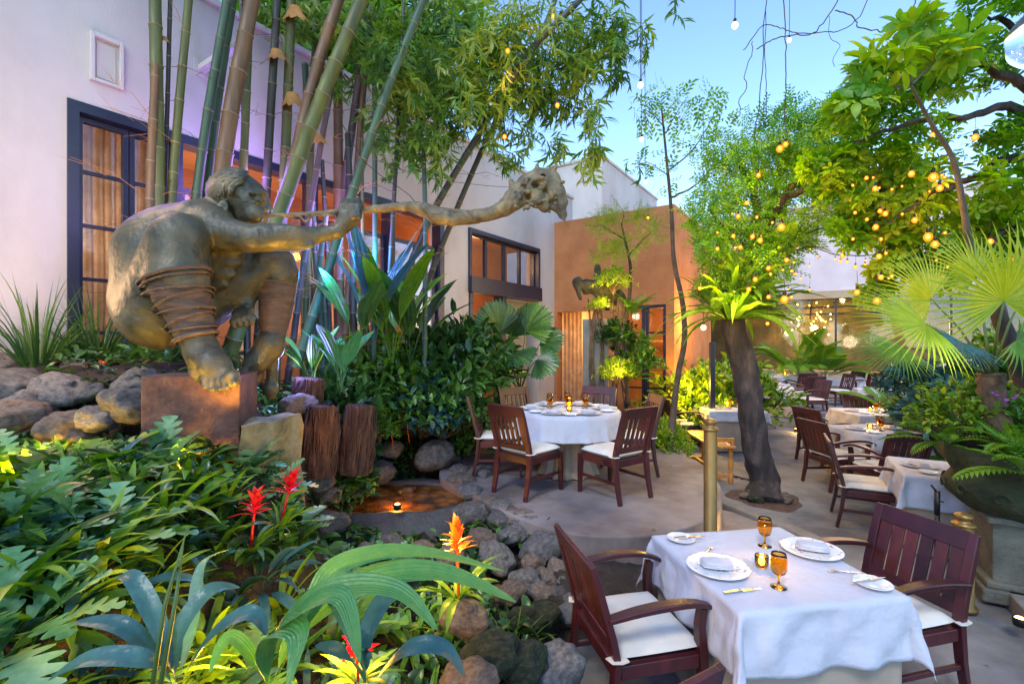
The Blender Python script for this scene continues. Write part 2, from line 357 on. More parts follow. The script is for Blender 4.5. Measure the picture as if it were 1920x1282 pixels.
# linear wall lamp on a bracket
wl=empty('wall_lamp',wp(1.03,.0,4.87),label='slim box shaped lamp projecting from the white wall high between the bamboos',cat='wall lamp'); regw(wl)
m=MB(); wbox(m,1.0,1.08,0,.72,4.84,4.90); hp(m,'housing',MWALL,wl,bevel=.006)
m=MB(); wbox(m,.96,1.12,-.0,.015,4.78,4.96); hp(m,'wall_plate',MWALL,wl)

# orange building (perpendicular to the wall), t measured from the wall along n_
ob=empty('orange_building',wp(8.66,1.4,0),label='flat roofed orange stucco building with dark framed doors at the end of the garden',cat='building'); regw(ob)
OT=4.82
m=MB()
wbox(m,8.66,8.9,.0,.06,-.3,OT); wbox(m,8.66,8.9,.06,1.05,2.7,OT); wbox(m,8.66,8.9,1.05,1.72,-.3,OT)
wbox(m,8.66,8.9,1.72,2.62,2.78,OT); wbox(m,8.66,8.9,2.62,2.79,-.3,OT)
wbox(m,8.9,11.9,2.55,2.79,-.3,OT); wbox(m,8.9,11.9,0,2.55,OT-.25,OT-.05); wbox(m,11.9,12.1,0,2.79,-.3,OT)
hp(m,'wall',MORANGE,ob)
m=MB(); wbox(m,8.95,11.8,.0,.05,-.3,4.5,mat=0); hp(m,'inner_wall',MTAN,ob)
def perpcasement(t0,t1,z0,z1,rows,cols,par,s=8.72,b=.05,name='door',mat=MFRAME):
    m=MB(); w=.025
    wbox(m,s-w,s+w,t0,t0+b,z0,z1); wbox(m,s-w,s+w,t1-b,t1,z0,z1); wbox(m,s-w,s+w,t0+b,t1-b,z1-b,z1); wbox(m,s-w,s+w,t0+b,t1-b,z0,z0+b)
    for i in range(1,rows):
        z=z0+(z1-z0)*i/rows; wbox(m,s-.014,s+.014,t0+b,t1-b,z-.02,z+.02)
    for j in range(1,cols):
        t=t0+(t1-t0)*j/cols; wbox(m,s-.012,s+.012,t-.014,t+.014,z0+b,z1-b)
    o=hp(m,name,mat,par); m=MB(); wbox(m,s-.003,s+.003,t0+b,t1-b,z0+b,z1-b); hp(m,'pane',MPANE,o); return o
perpcasement(1.72,2.17,.44,2.78,4,1,ob,b=.07); perpcasement(2.18,2.62,.44,2.78,4,1,ob,b=.07)
G=np.zeros((60,6,3))
for i in range(60):
    for j in range(6):
        t=.08+i/59*.46; G[i,j]=wp(9.0+.03*math.sin(t*60),t,2.72-2.3*j/5)
hp(MB().grid(G),'curtain',MCURT,ob,smooth=True)
m=MB(); wbox(m,10.2,10.8,.3,2.0,.0,1.25); wbox(m,10.9,11.0,.3,2.0,1.5,1.55); wbox(m,10.9,11.0,.3,2.0,2.0,2.05)
hp(m,'counter',MBENCH,ob)
# taller white block behind
wb=empty('white_tower_block',(2.5,13.5,0),label='tall plain white block rising behind the orange building',cat='building'); regw(wb)
m=MB(); c0=Vector((2.52,13.5)); 
def pbox(m,c,a0,a1,b0,b1,z0,z1):   # a along n_, b along d_
    p=c+n_*((a0+a1)/2)+d_*((b0+b1)/2); Mx=np.array([[n_.x,d_.x,0],[n_.y,d_.y,0],[0,0,1]])
    return m.box((p.x,p.y,(z0+z1)/2),(a1-a0,b1-b0,z1-z0),M=Mx)
pbox(m,c0,-6,0,0,5,-.2,7.2); pbox(m,c0,-6.04,.04,-.04,5.04,7.2,7.27); hp(m,'wall',MWALL,wb)
# far building with wide glazed front
fb=empty('far_dining_pavilion',(10.2,17,0),label='pale pink walled pavilion with a wide glazed front beyond the far tables',cat='building'); regw(fb)
c1=Vector((10.2,17.0))
m=MB(); pbox(m,c1,-6,8,0,.3,3.75,6.7); pbox(m,c1,-6,8,0,.3,-.2,.62); pbox(m,c1,-6,-4.2,0,.3,.62,3.75); pbox(m,c1,-6.05,8.05,-.05,.35,6.7,6.78)
pbox(m,c1,-6,8,4,4.2,-.2,6.5); pbox(m,c1,-6,8,.3,4,6.2,6.4)
hp(m,'wall',noisemat('pink_white_stucco',[(.3,(.60,.50,.50)),(.7,(.70,.61,.61))],1.5,.85,.2,50),fb)
m=MB(); pbox(m,c1,-4.2,8,-.12,.34,.62,1.0); pbox(m,c1,-6,8,.3,3.6,3.76,3.9); pbox(m,c1,-4.2,8,-.10,.0,3.5,3.75); hp(m,'counter_ledge',MTAN,fb)
m=MB(); pbox(m,c1,-5.9,7.9,3.4,3.9,0,3.7); hp(m,'back_wall',noisemat('dim_glow_olive_wall',[(.35,(.03,.035,.012)),(.55,(.10,.085,.03)),(.75,(.22,.15,.05))],1.6,.6,.2,20,detail=8),fb)  # dim interior and its yellow glows put into the back wall's mottled colour
m=MB()
for a in (-4.2,-2.0,1.05,4.0,7.0): pbox(m,c1,a-.03,a+.03,.05,.12,1.0,3.5)
for z in (3.0,3.25): pbox(m,c1,-4.1,7.9,1.5,1.56,z,z+.07)
for a in (-3,-1,1,3,5): pbox(m,c1,a-.04,a+.04,.5,3.3,3.34,3.42)
hp(m,'window_frame',MFRAME,fb)
m=MB(); pbox(m,c1,-4.2,7.9,.08,.09,1.0,3.5); hp(m,'pane',MPANE,fb)
# low white garden wall at right
gw=MB(); gw.box((9.0,7.6,.75),(.25,3.4,1.9),M=np.array(Matrix.Rotation(R(55),3,'Z'))); tag(gw.obj('garden_wall',MWALL,smooth=False,bevel=.01),'white garden wall behind the palms at the right edge','wall')
# ------------------------------------------------------------------ chairs
def bar(m,P,w,h,up=(1,0,0),**k): return m.tube(P,1,sq=(w,h),up=up,**k)
def cushion_mb(w,d,z0,th):
    a=14; G=[]; m=MB()
    us=np.linspace(-1,1,a)
    for side in (1,-1):
        G=np.zeros((a,a,3))
        for i,u in enumerate(us):
            for j,v in enumerate(us):
                e=max(abs(u),abs(v)); pf=(1-e**8)
                puff=.010*(1-u*u)*(1-v*v)
                sx=w/2*u*(1-.02*abs(v)**3); sy=d/2*v*(1-.02*abs(u)**3)
                z=z0+th/2+side*(th/2*(pf**.25 if pf>0 else 0)+puff)
                G[i,j]=(sx,sy,z)
        if side==1: m.grid(G)
        else: m.grid(G[::-1])
    return m
def make_chair(arms,W,name,label,cat):
    t=empty(name,(0,0,0),0,label,cat)
    x=W/2-.03
    for sx in (-1,1):
        P=[(sx*x,-.30,0),(sx*x,-.255,.22),(sx*x,-.235,.42),(sx*x,-.26,.55),(sx*x,-.33,.80),(sx*x,-.365,.915)]
        m=MB(); m.tube([Vector(p) for p in P],[.8,.95,1.05,1.0,.95,.8],sq=(.036,.055),up=(0,0,1)); m.obj('leg',MWOOD,t,smooth=False,bevel=.004)
        P=[(sx*x,.25,0),(sx*x,.245,.22),(sx*x,.235,.40)]
        if arms: P=[(sx*x,.27,0),(sx*x,.25,.22),(sx*x,.235,.40),(sx*x,.225,.55),(sx*x,.24,.64)]
        m=MB(); m.tube([Vector(p) for p in P],[.75,.95,1.1] if not arms else [.75,.95,1.15,1.0,.95],sq=(.04,.052),up=(0,0,1)); m.obj('leg',MWOOD,t,smooth=False,bevel=.004)
        m=MB(); m.box((sx*x,0,.19),(.022,.5,.03)); m.obj('stretcher',MWOOD,t,smooth=False,bevel=.003)
    if arms:
        for sx in (-1,1):
            P=[(sx*(x+.012),-.285,.645),(sx*(x+.022),-.12,.675),(sx*(x+.028),.05,.688),(sx*(x+.022),.2,.675),(sx*(x+.01),.33,.63)]
            P=spline(P,4,False); m=MB(); k=len(P); m.tube(P,[.8+.35*math.sin(math.pi*min(1,i/(k-1)*1.0+.1)) for i in range(k)],sq=(.058,.026),up=(0,0,1)); m.obj('armrest',MWOOD,t,smooth=False,bevel=.006)
    m=MB(); 
    m.box((0,.235,.375),(W-.1,.028,.07)); m.box((0,-.235,.375),(W-.1,.028,.07))
    for sx in (-1,1): m.box((sx*x,0,.375),(.028,.43,.07))
    m.box((0,0,.405),(W-.09,.44,.012)); m.obj('seat_frame',MWOOD,t,smooth=False,bevel=.004)
    y=lambda z: -.26-(z-.55)*.105/.365
    sl=.28
    Mx=np.array(Matrix.Rotation(-math.atan(sl)*-1,3,'X'))
    Mx=np.array(Matrix.Rotation(math.atan(.288),3,'X'))
    m=MB(); m.box((0,y(.865)-.002,.865),(W-.08,.026,.11),M=Mx); m.obj('top_rail',MWOOD,t,smooth=False,bevel=.005)
    m=MB(); m.box((0,y(.50),.50),(W-.09,.024,.06),M=Mx); m.obj('lower_rail',MWOOD,t,smooth=False,bevel=.004)
    ns=6; wi=W-.1; 
    for i in range(ns):
        xx=-wi/2+wi*(i+.5)/ns
        m=MB(); zc=.672; hh=.30/math.cos(math.atan(.288)); m.box((xx,y(zc),zc),(wi/ns-.014 if arms else wi/ns*.55,.013,hh),M=Mx); m.obj('slat',MWOODR,t,smooth=False,bevel=.002)
    c=cushion_mb(W-.05,.47,.412,.062).obj('cushion',MCUSH,t); c.location=(0,.012,0)
    for sx in (-1,1):
        m=MB(); m.tube([(sx*(x+.025),-.20,.45),(sx*(x+.03),-.235,.447),(sx*(x+.028),-.275,.45),(sx*(x-.01),-.285,.45)],1,sq=(.035,.006),up=(0,0,1)); m.obj('tie',MCUSH,c,smooth=False)
    return t
armc=make_chair(True,.60,'armchair','dark mahogany slatted armchair with cream cushion left of the nearest square table','chair')
sidec=make_chair(False,.50,'side_chair','x','chair')
used=set()
def chair(proto,x,y,z,face,label,group,sc=1.0,tones=None):
    """face: compass direction the sitter looks, degrees from +x"""
    rz=R(face-90)
    if proto.name in used:
        o=dup(proto,None,(x,y,z),rz,sc,label,group)
    else:
        used.add(proto.name); o=proto; o.location=(x,y,z); o.rotation_euler=(0,0,rz); o.scale=(sc,)*3; o['label']=label; o['group']=group
        KIDS[o.name]=list(o.children)
        for c in o.children: KIDS[c.name]=list(c.children)
    return o
GA='mahogany armchairs at the square tables'; GB='armless chairs round the round table'; GF='chairs on the far terrace'
def fr(v): return v
def back_at(x,y,face,d=.33):   # chair origin from the point where its back stands
    a=R(face); return x+math.cos(a)*d, y+math.sin(a)*d
# nearest table: rotated 9 degrees
x,y=back_at(.36,2.60,13,.33); chair(armc,x,y,0,13,'mahogany armchair with cream cushion left of the nearest square table, seen edge on',GA,sc=1.0)
x,y=back_at(2.54,2.97,194,.35); chair(armc,x,y,0,194,'mahogany armchair right of the nearest square table, wide slats facing us',GA,sc=1.0)
x,y=back_at(.50,1.50,120,.36); chair(sidec,x,y,0,120,'mahogany chair at the bottom edge, only its back corner in view',GA)
# round table
RC=(.66,5.65)
for a,dd,lab in ((-65,1.18,'right one of two side chairs before the round table, back to us'),(-126,1.14,'left one of two side chairs before the round table, back to us'),(178,1.12,'side chair at the left of the round table, seen from the side'),(124,1.12,'side chair behind the round table, before the fan palm'),(62,1.15,'side chair behind the round table, before the mossy column'),(3,1.02,'side chair at the right of the round table beside the thin liana trunk')):
    x=RC[0]+math.cos(R(a))*(dd-.32); y=RC[1]+math.sin(R(a))*(dd-.32)
    fa=math.degrees(math.atan2(RC[1]-y,RC[0]-x)); chair(sidec,x,y,PZ,fa+({-65:10,-126:-8}.get(a,0)),'mahogany '+lab,GB,sc=1.0)
x,y=back_at(3.67,5.44,-30,.28); chair(armc,x,y,0,-28,'mahogany armchair left of the table beside the urn, both armrests seen from the side',GA)
x,y=back_at(4.2,6.65,2,.3); chair(armc,x,y,0,4,'mahogany armchair left of the second square table in the right row, back slats towards us',GA)
x,y=back_at(4.9,7.95,8,.3); chair(armc,x,y,0,10,'mahogany armchair left of the third right row table, partly hidden by a nearer chair',GA)
x,y=back_at(6.1,7.35,150,.3); chair(armc,6.12,7.45,0,200,'mahogany chair right of the second square table, lit slats between the table and palms',GA)
x,y=back_at(4.7,5.72,93,.3); chair(armc,x,y,0,93,'mahogany chair between the urn table and the second square table, back towards us',GA)
x,y=back_at(7.05,9.75,-100,.3); chair(armc,x,y,0,-100,'mahogany chair behind the third square table of the right row',GA)
# small table beyond the leaning tree, left
x,y=back_at(3.0,9.3,0,.3); chair(armc,x,y,0,0,'mahogany armchair in the shade of the shrubs left of the leaning tree',GA)
x,y=back_at(4.35,10.2,-95,.3); chair(armc,x,y,0,-95,'mahogany chair behind the low table left of the leaning tree',GA)
ZF=.15
for (px,Yb,face,lab) in ((1518,11.9,182,'mahogany chair right of the nearest far terrace table, seat turned left'),(1500,14.6,95,'mahogany chair in front of the farthest left table, back towards us'),(1512,13.3,100,'mahogany chair just behind the nearest far terrace table'),(1571,14.0,184,'reddish mahogany armless chair standing alone at the right of the far tables'),(1590,15.2,184,'mahogany chair behind the reddish chair on the far terrace'),(1470,17.6,-90,'mahogany chair behind the farthest table at left'),(1536,16.9,-90,'mahogany chair behind the farthest table at right'),(1443,14.6,0,'mahogany chair left of the farthest table beside the tree trunk'),(1632,14.4,200,'mahogany chair beside the small far table near the palms')):
    X=(px-CX)/F*Yb; chair(sidec if 'armless' in lab else armc,X,Yb,ZF,face,lab,GF)

# ------------------------------------------------------------------ tables
def cloth_square(a,o,seed,h=.75,n=72,wob=.012,corner=.35):
    r=np.random.default_rng(seed); c=a+o; us=np.linspace(-c,c,n); U,V=np.meshgrid(us,us,indexing='ij')
    dx=np.maximum(abs(U)-a,0); dy=np.maximum(abs(V)-a,0); d=np.hypot(dx,dy)
    sx=np.sign(U); sy=np.sign(V)
    ang=np.arctan2(dy,dx); cf=np.where((dx>0)&(dy>0),np.sin(2*ang),0)
    drop=d*(.985-.10*cf)
    out=.006*(d>0)+.07*d+corner*d*cf*.55
    wx=np.where(d>0,dx/np.maximum(d,1e-6),0); wy=np.where(d>0,dy/np.maximum(d,1e-6),0)
    X=np.clip(U,-a,a)+sx*wx*out; Y=np.clip(V,-a,a)+sy*wy*out
    ph=r.random(6)*6
    ripx=wob*np.minimum(dx/.12,1)*(np.sin(V*13+ph[0])+.5*np.sin(V*27+ph[1])+.7*np.sin((V+U)*17+ph[4])); ripy=wob*np.minimum(dy/.12,1)*(np.sin(U*12+ph[2])+.5*np.sin(U*25+ph[3])+.7*np.sin((U-V)*19+ph[5]))
    X=X+sx*ripx*(dy==0)+sx*ripx*(dy>0)*.4; Y=Y+sy*ripy*(dx==0)+sy*ripy*(dx>0)*.4
    nz_=np.array([[mnoise.noise(Vector((U[i,j]*5+seed,V[i,j]*5,seed*3.1)))+.5*mnoise.noise(Vector((U[i,j]*13,V[i,j]*13+seed,seed))) for j in range(n)] for i in range(n)])
    X=X+sx*wx*nz_*.018*np.minimum(d/.08,1); Y=Y+sy*wy*nz_*.018*np.minimum(d/.08,1)
    rad=.012
    Z=h-drop+np.where(d>0,0,.0)
    Z=Z+.0012*np.sin(U*9+ph[0])*np.sin(V*8+ph[1])
    # folding creases pressed in the linen
    Z=Z+.0022*np.exp(-((U-.02)/.012)**2)*(d==0)+.0018*np.exp(-((V+.1)/.012)**2)*(d==0)
    return np.stack([X,Y,Z],-1)
def skirt_square(a,seed,h=.745,n=44,z0=.02):
    r=np.random.default_rng(seed); P=[]; 
    for k in range(4):
        for i in range(n):
            t=-1+2*i/n; p=[(t,-1),(1,t),(-t,1),(-1,-t)][k]; P.append(p)
    P=np.array(P)*a; m=len(P); zs=np.array([h,h-.02,h*.6,h*.3,z0]); th=np.arange(m)
    G=np.zeros((5,m+1,3)); ph=r.random()*6
    for j,z in enumerate(zs):
        f=(h-z)/h; w=.985+f*(.008*np.sin(th*.9+ph)+.006*np.sin(th*.37+ph)-.01)
        Q=P*w[:,None]; G[j,:m,:2]=Q; G[j,m,:2]=Q[0]; G[j,:,2]=z
    return G
def square_table(x,y,rot,side,lab,labc,z=0,o=.30,seed=1,h=.75):
    t=empty('dining_table',(x,y,z),R(rot),lab,'table','square tables with floor length tan underskirts')
    m=MB(); m.box((0,0,h-.022),(side-.02,side-.02,.03)); m.obj('tabletop',MWOOD,t,smooth=False)
    MB().grid(skirt_square(side/2-.008,seed,h-.006)).obj('table_skirt',MTANCL,t)
    c=MB().grid(cloth_square(side/2,o,seed,h)).obj('tablecloth',MWHITECL); c.location=(x,y,z); c.rotation_euler=(0,0,R(rot)); tag(c,labc,'tablecloth','white square tablecloths')
    md=c.modifiers.new('s','SOLIDIFY'); md.thickness=.003; md.offset=1
    return t
square_table(1.43,2.73,9,.90,'nearest square dining table, tan underskirt showing below its cloth','white linen cloth on the nearest square table, corner points hanging low',o=.30,seed=3)
square_table(4.28,4.68,-29,.86,'square dining table beside the carved stone urn','white cloth on the square table beside the stone urn',seed=5)
square_table(5.17,6.87,8,.82,'second square dining table in the right row','white cloth on the second square table of the right row',seed=6)
square_table(6.45,8.6,-6,.95,'third square dining table in the right row','white cloth on the third square table of the right row, before the small palms',seed=7)
square_table(4.12,9.15,-4,1.0,'low looking square table left of the leaning tree trunk','short white cloth on the table left of the leaning tree trunk',seed=8,o=.19)
square_table(6.55,12.3,-25,1.05,'first square table up on the far terrace right of the tree trunk','white cloth on the first far terrace table, one corner pointing at us',z=.15,seed=9)
square_table(9.1,16.0,-25,1.2,'farthest square table at left on the far terrace','white cloth on the farthest table at left',z=.15,seed=10)
square_table(10.6,15.4,-30,1.0,'farthest square table at right on the far terrace','white cloth on the farthest table at right, beside the lone reddish chair',z=.15,seed=11)
square_table(8.75,11.8,-25,.5,'small square side table near the potted palms on the far terrace','white cloth over the small side table near the palms',z=.05,seed=12,h=.8)
# round table
rt=empty('round_table',(RC[0],RC[1],PZ),0,'round dining table on the raised round platform','table')
m=MB(); m.lathe([(0,.715),(.6,.715),(.6,.742),(0,.742)],48); m.obj('tabletop',MWOOD,rt,smooth=False)
m=MB(); m.lathe([(.585,.74),(.586,.62),(.56,.5),(.42,.44),(.29,.40),(.27,.3),(.29,.12),(.34,.015)],140,wob=lambda z,t:(.05+.22*np.clip((.55-z)/.4,0,1))*.35*np.sin(t*14+.8*np.sin(t*3))*np.clip((.72-z)*4,0,1)); m.obj('table_skirt',MTANCL,rt)
pr=[(0,.7462),(.3,.7462),(.592,.746),(.604,.738),(.609,.70),(.612,.62),(.617,.54),(.622,.475)]
m=MB(); m.lathe(pr,180,wob=lambda z,t: .02*np.clip((.74-z)/.26,0,1)*(np.sin(t*17+1.3*np.sin(t*2))+.5*np.sin(t*31))); c=m.obj('tablecloth',MWHITECL); c.location=(RC[0],RC[1],PZ); tag(c,'round white tablecloth falling in soft folds over the round table','tablecloth')

# ------------------------------------------------------------------ tableware
def goblet():
    h=.155
    prof=[(0,0),(.034,0),(.035,.003),(.012,.008),(.0055,.016),(.005,.045),(.010,.055),(.027,.066),(.034,.085),(.0365,.11),(.034,.14),(.0305,.155),(.0290,.155),(.0325,.14),(.0348,.11),(.0325,.086),(.025,.069),(.008,.060),(0,.059)]
    t=MB().lathe([(r*1.12,z*1.12) for r,z in prof],28).obj('goblet',MAMBER); t['category']='glass'; return t
MFLOR=None
def china_floral(name,accent):
    m,nt,b,out=newmat(name); L=nt.links.new; tc=N(nt,'ShaderNodeTexCoord'); v=N(nt,'ShaderNodeTexVoronoi'); v.inputs['Scale'].default_value=38
    L(tc.outputs['Object'],v.inputs['Vector']); n=N(nt,'ShaderNodeTexNoise'); n.inputs['Scale'].default_value=16; L(tc.outputs['Object'],n.inputs['Vector'])
    a=ramp(nt,v.outputs['Distance'],[(.0,(1,1,1)),(.32,(.8,.8,.8)),(.36,(0,0,0))]); bb=ramp(nt,n.outputs['Fac'],[(.5,(0,0,0)),(.54,(1,1,1))])
    mu=N(nt,'ShaderNodeMath',operation='MULTIPLY'); L(a,mu.inputs[0]); L(bb,mu.inputs[1])
    mx=N(nt,'ShaderNodeMix',data_type='RGBA'); mx.inputs[6].default_value=(.78,.78,.77,1); mx.inputs[7].default_value=c4(accent); L(mu.outputs[0],mx.inputs[0]); L(mx.outputs[2],b.inputs['Base Color']); b.inputs['Roughness'].default_value=.15; return m
MFB=china_floral('blue_flowered_china',(.16,.28,.42)); MFR=china_floral('red_flowered_china',(.55,.17,.14))
def plate(r,mat,name):
    t=MB().lathe([(0,.003),(r*.55,.003),(r*.6,.006),(r*.97,.018),(r,.020),(r,.022),(r*.96,.0215),(r*.62,.011),(r*.56,.008),(0,.008)],44).obj(name,mat); t['category']='plate'; return t
def napkin():
    m=MB()
    for k in range(3):
        n=14; us=np.linspace(-1,1,n); G=np.zeros((n,n,3)); w=.088-.006*k; d=.055-.004*k; z=.024+.009*k
        for i,u in enumerate(us):
            for j,v in enumerate(us):
                G[i,j]=(w*u*(1-.12*v*v), d*v+.012*u*u-.004*k, z+.008*(1-u**4)*(1-v**6)**.5+.002*math.sin(5*u+k))
        m.grid(G)
        B=G.copy(); B[:,:,2]=z-.004; m.grid(B[::-1])
        for e in (G[0],G[-1],G[:,0],G[:,-1]):
            q=np.stack([e,e*np.array([1,1,0])+np.array([0,0,z-.004])]); m.grid(q)
    o=m.obj('napkin',MWHITECL); o['category']='napkin'; return o
def knife():
    m=MB(); m.tube([(0,-.10,.006),(0,-.02,.007),(0,.005,.006)],[.9,1,.7],sq=(.014,.008)); m.tube([(0,.0,.005),(.002,.06,.004),(.004,.11,.003)],[1,1,.3],sq=(.018,.002)); o=m.obj('knife',MSILVER,smooth=False); o['category']='knife'; return o
def fork():
    m=MB(); m.tube([(0,-.09,.004),(0,0,.007),(0,.03,.010),(0,.05,.008)],[1,.6,.8,1.6],sq=(.010,.0022))
    for k in range(4): m.tube([((k-1.5)*.0055,.048,.008),((k-1.5)*.006,.07,.004),((k-1.5)*.006,.088,.007)],[1,1,.5],sq=(.0032,.002))
    o=m.obj('fork',MSILVER,smooth=False); o['category']='fork'; return o
def candle():
    t=empty('candle_glass'); t['category']='candle'
    MB().lathe([(0,0),(.028,0),(.034,.02),(.036,.06),(.034,.066),(.032,.06),(.030,.022),(.024,.008),(0,.008)],20).obj('glass_cup',MAMBER,t)
    MB().lathe([(.0,.012),(.012,.014),(.017,.028),(.013,.045),(.005,.058),(0,.06)],12).obj('flame',MWAX,t); return t
PR={'goblet':goblet(),'knife':knife(),'fork':fork(),'candle':candle(),'napkin':napkin(),'dinner_plate':plate(.15,MCHINA,'dinner_plate'),'blue_plate':plate(.165,MFB,'dinner_plate'),'red_plate':plate(.165,MFR,'dinner_plate'),'side_plate':plate(.085,MCHINA,'side_plate')}
usedp=set(); CANDLES=[]
def put(kind,x,y,z,rz,label,group=None):
    p=PR[kind]
    if kind in usedp: o=dup(p,None,(x,y,z),rz,None,label)
    else: usedp.add(kind); o=p; o.location=(x,y,z); o.rotation_euler=(0,0,rz); o['label']=label; KIDS[o.name]=list(o.children)
    g=group or {'goblet':'amber goblets on the tables','napkin':'folded white napkins on plates','side_plate':'small side plates'}.get(kind,'table settings')
    o['group']=g
    if kind=='candle': CANDLES.append((x,y,z+.05))
    return o
def tl(tx,ty,rot,z):
    c,s=math.cos(R(rot)),math.sin(R(rot)); return lambda u,v:(tx+c*u-s*v, ty+s*u+c*v, z)
A=tl(1.43,2.73,9,.7535)
def putl(kind,Lf,u,v,rot,label,dz=0): x,y,z=Lf(u,v); return put(kind,x,y,z+dz,R(rot),label)
# pixel measured spots on the nearest table (tabletop height)
def pt(px,py): p=gp(px,py,.755); return p.x,p.y
x,y=pt(1345,1066); put('blue_plate',x,y,.754,.3,'white dinner plate with blue flowers at the left of the nearest table'); put('napkin',x,y,.756,R(-10),'folded napkin lying on the blue flowered plate')
x,y=pt(1521,1033); put('red_plate',x,y,.754,.9,'white dinner plate with red flowers at the right of the nearest table'); put('napkin',x+.01,y,.756,R(-22),'folded napkin lying on the red flowered plate')
x,y=pt(1277,1013); put('side_plate',x,y,.754,0,'small white side plate at the far left corner of the nearest table'); put('knife',x+.05,y,.775,R(-80),'butter knife resting on the far left side plate')
x,y=pt(1637,1098); put('side_plate',x,y,.754,0,'small white side plate at the right edge of the nearest table'); put('knife',x-.01,y+.02,.775,R(-75),'butter knife resting on the right side plate')
x,y=pt(1434,1023); put('goblet',x,y,.754,0,'amber goblet on the nearest table, the farther of its two')
x,y=pt(1460,1100); put('goblet',x,y,.754,0,'amber goblet on the nearest table, the nearer of its two')
x,y=pt(1428,1062); put('candle',x,y,.754,0,'lit candle glass between the two goblets on the nearest table')
x,y=pt(1390,1108); put('knife',x,y,.754,R(-76),'table knife in front of the blue flowered plate')
x,y=pt(1585,1073); put('fork',x,y,.754,R(82),'fork beside the red flowered plate')
x,y=pt(1325,1036); put('fork',x,y,.754,R(-40),'fork just beyond the blue flowered plate')
# round table: six places
for k,a in enumerate((-65,-118,178,124,62,3)):
    u,v=math.cos(R(a)),math.sin(R(a)); nm=('front right','front left','left','back left','back right','right')[k]
    put('dinner_plate',RC[0]+u*.43,RC[1]+v*.43,PZ+.748,0,f'white plate at the {nm} place of the round table')
    put('napkin',RC[0]+u*.43,RC[1]+v*.43,PZ+.75,R(a+90),f'folded napkin at the {nm} place of the round table')
    b=R(a+24); put('goblet',RC[0]+math.cos(b)*.24,RC[1]+math.sin(b)*.24,PZ+.748,0,f'amber goblet at the {nm} place of the round table')
    b=R(a-28); put('side_plate',RC[0]+math.cos(b)*.47,RC[1]+math.sin(b)*.47,PZ+.748,0,f'side plate at the {nm} place of the round table')
put('candle',RC[0]+.0,RC[1]-.12,PZ+.748,0,'lit candle glass in the middle of the round table')
def setting(tx,ty,rot,z,nm,s=.27,g=2,c=(0,.05)):
    Lf=tl(tx,ty,rot,z+.7535)
    for k,(u,v) in enumerate(((-s,.0),(s,.0))):
        w=('left','right')[k]
        putl('dinner_plate',Lf,u,v,0,f'white plate at the {w} place of the {nm}'); putl('napkin',Lf,u,v,90,f'folded napkin at the {w} place of the {nm}',.002)
        putl('side_plate',Lf,u*.95,v+(.27 if k else -.27),0,f'side plate at the {w} place of the {nm}')
        if k<g: putl('goblet',Lf,u*.32+.08,v-.13+.2*k,0,f'amber goblet at the {w} place of the {nm}')
    putl('candle',Lf,c[0],c[1],0,f'lit candle glass on the {nm}')
setting(4.28,4.68,-29,0,'urn side table',.24,2,(.28,-.22))
setting(5.17,6.87,8,0,'second table in the right row')
setting(6.45,8.6,-6,0,'third table in the right row',.3)
setting(4.12,9.15,-4,0,'table left of the leaning tree',.3)
setting(6.55,12.3,-25,.15,'first far terrace table',.3)
setting(9.1,16,-25,.15,'farthest left table',.35)
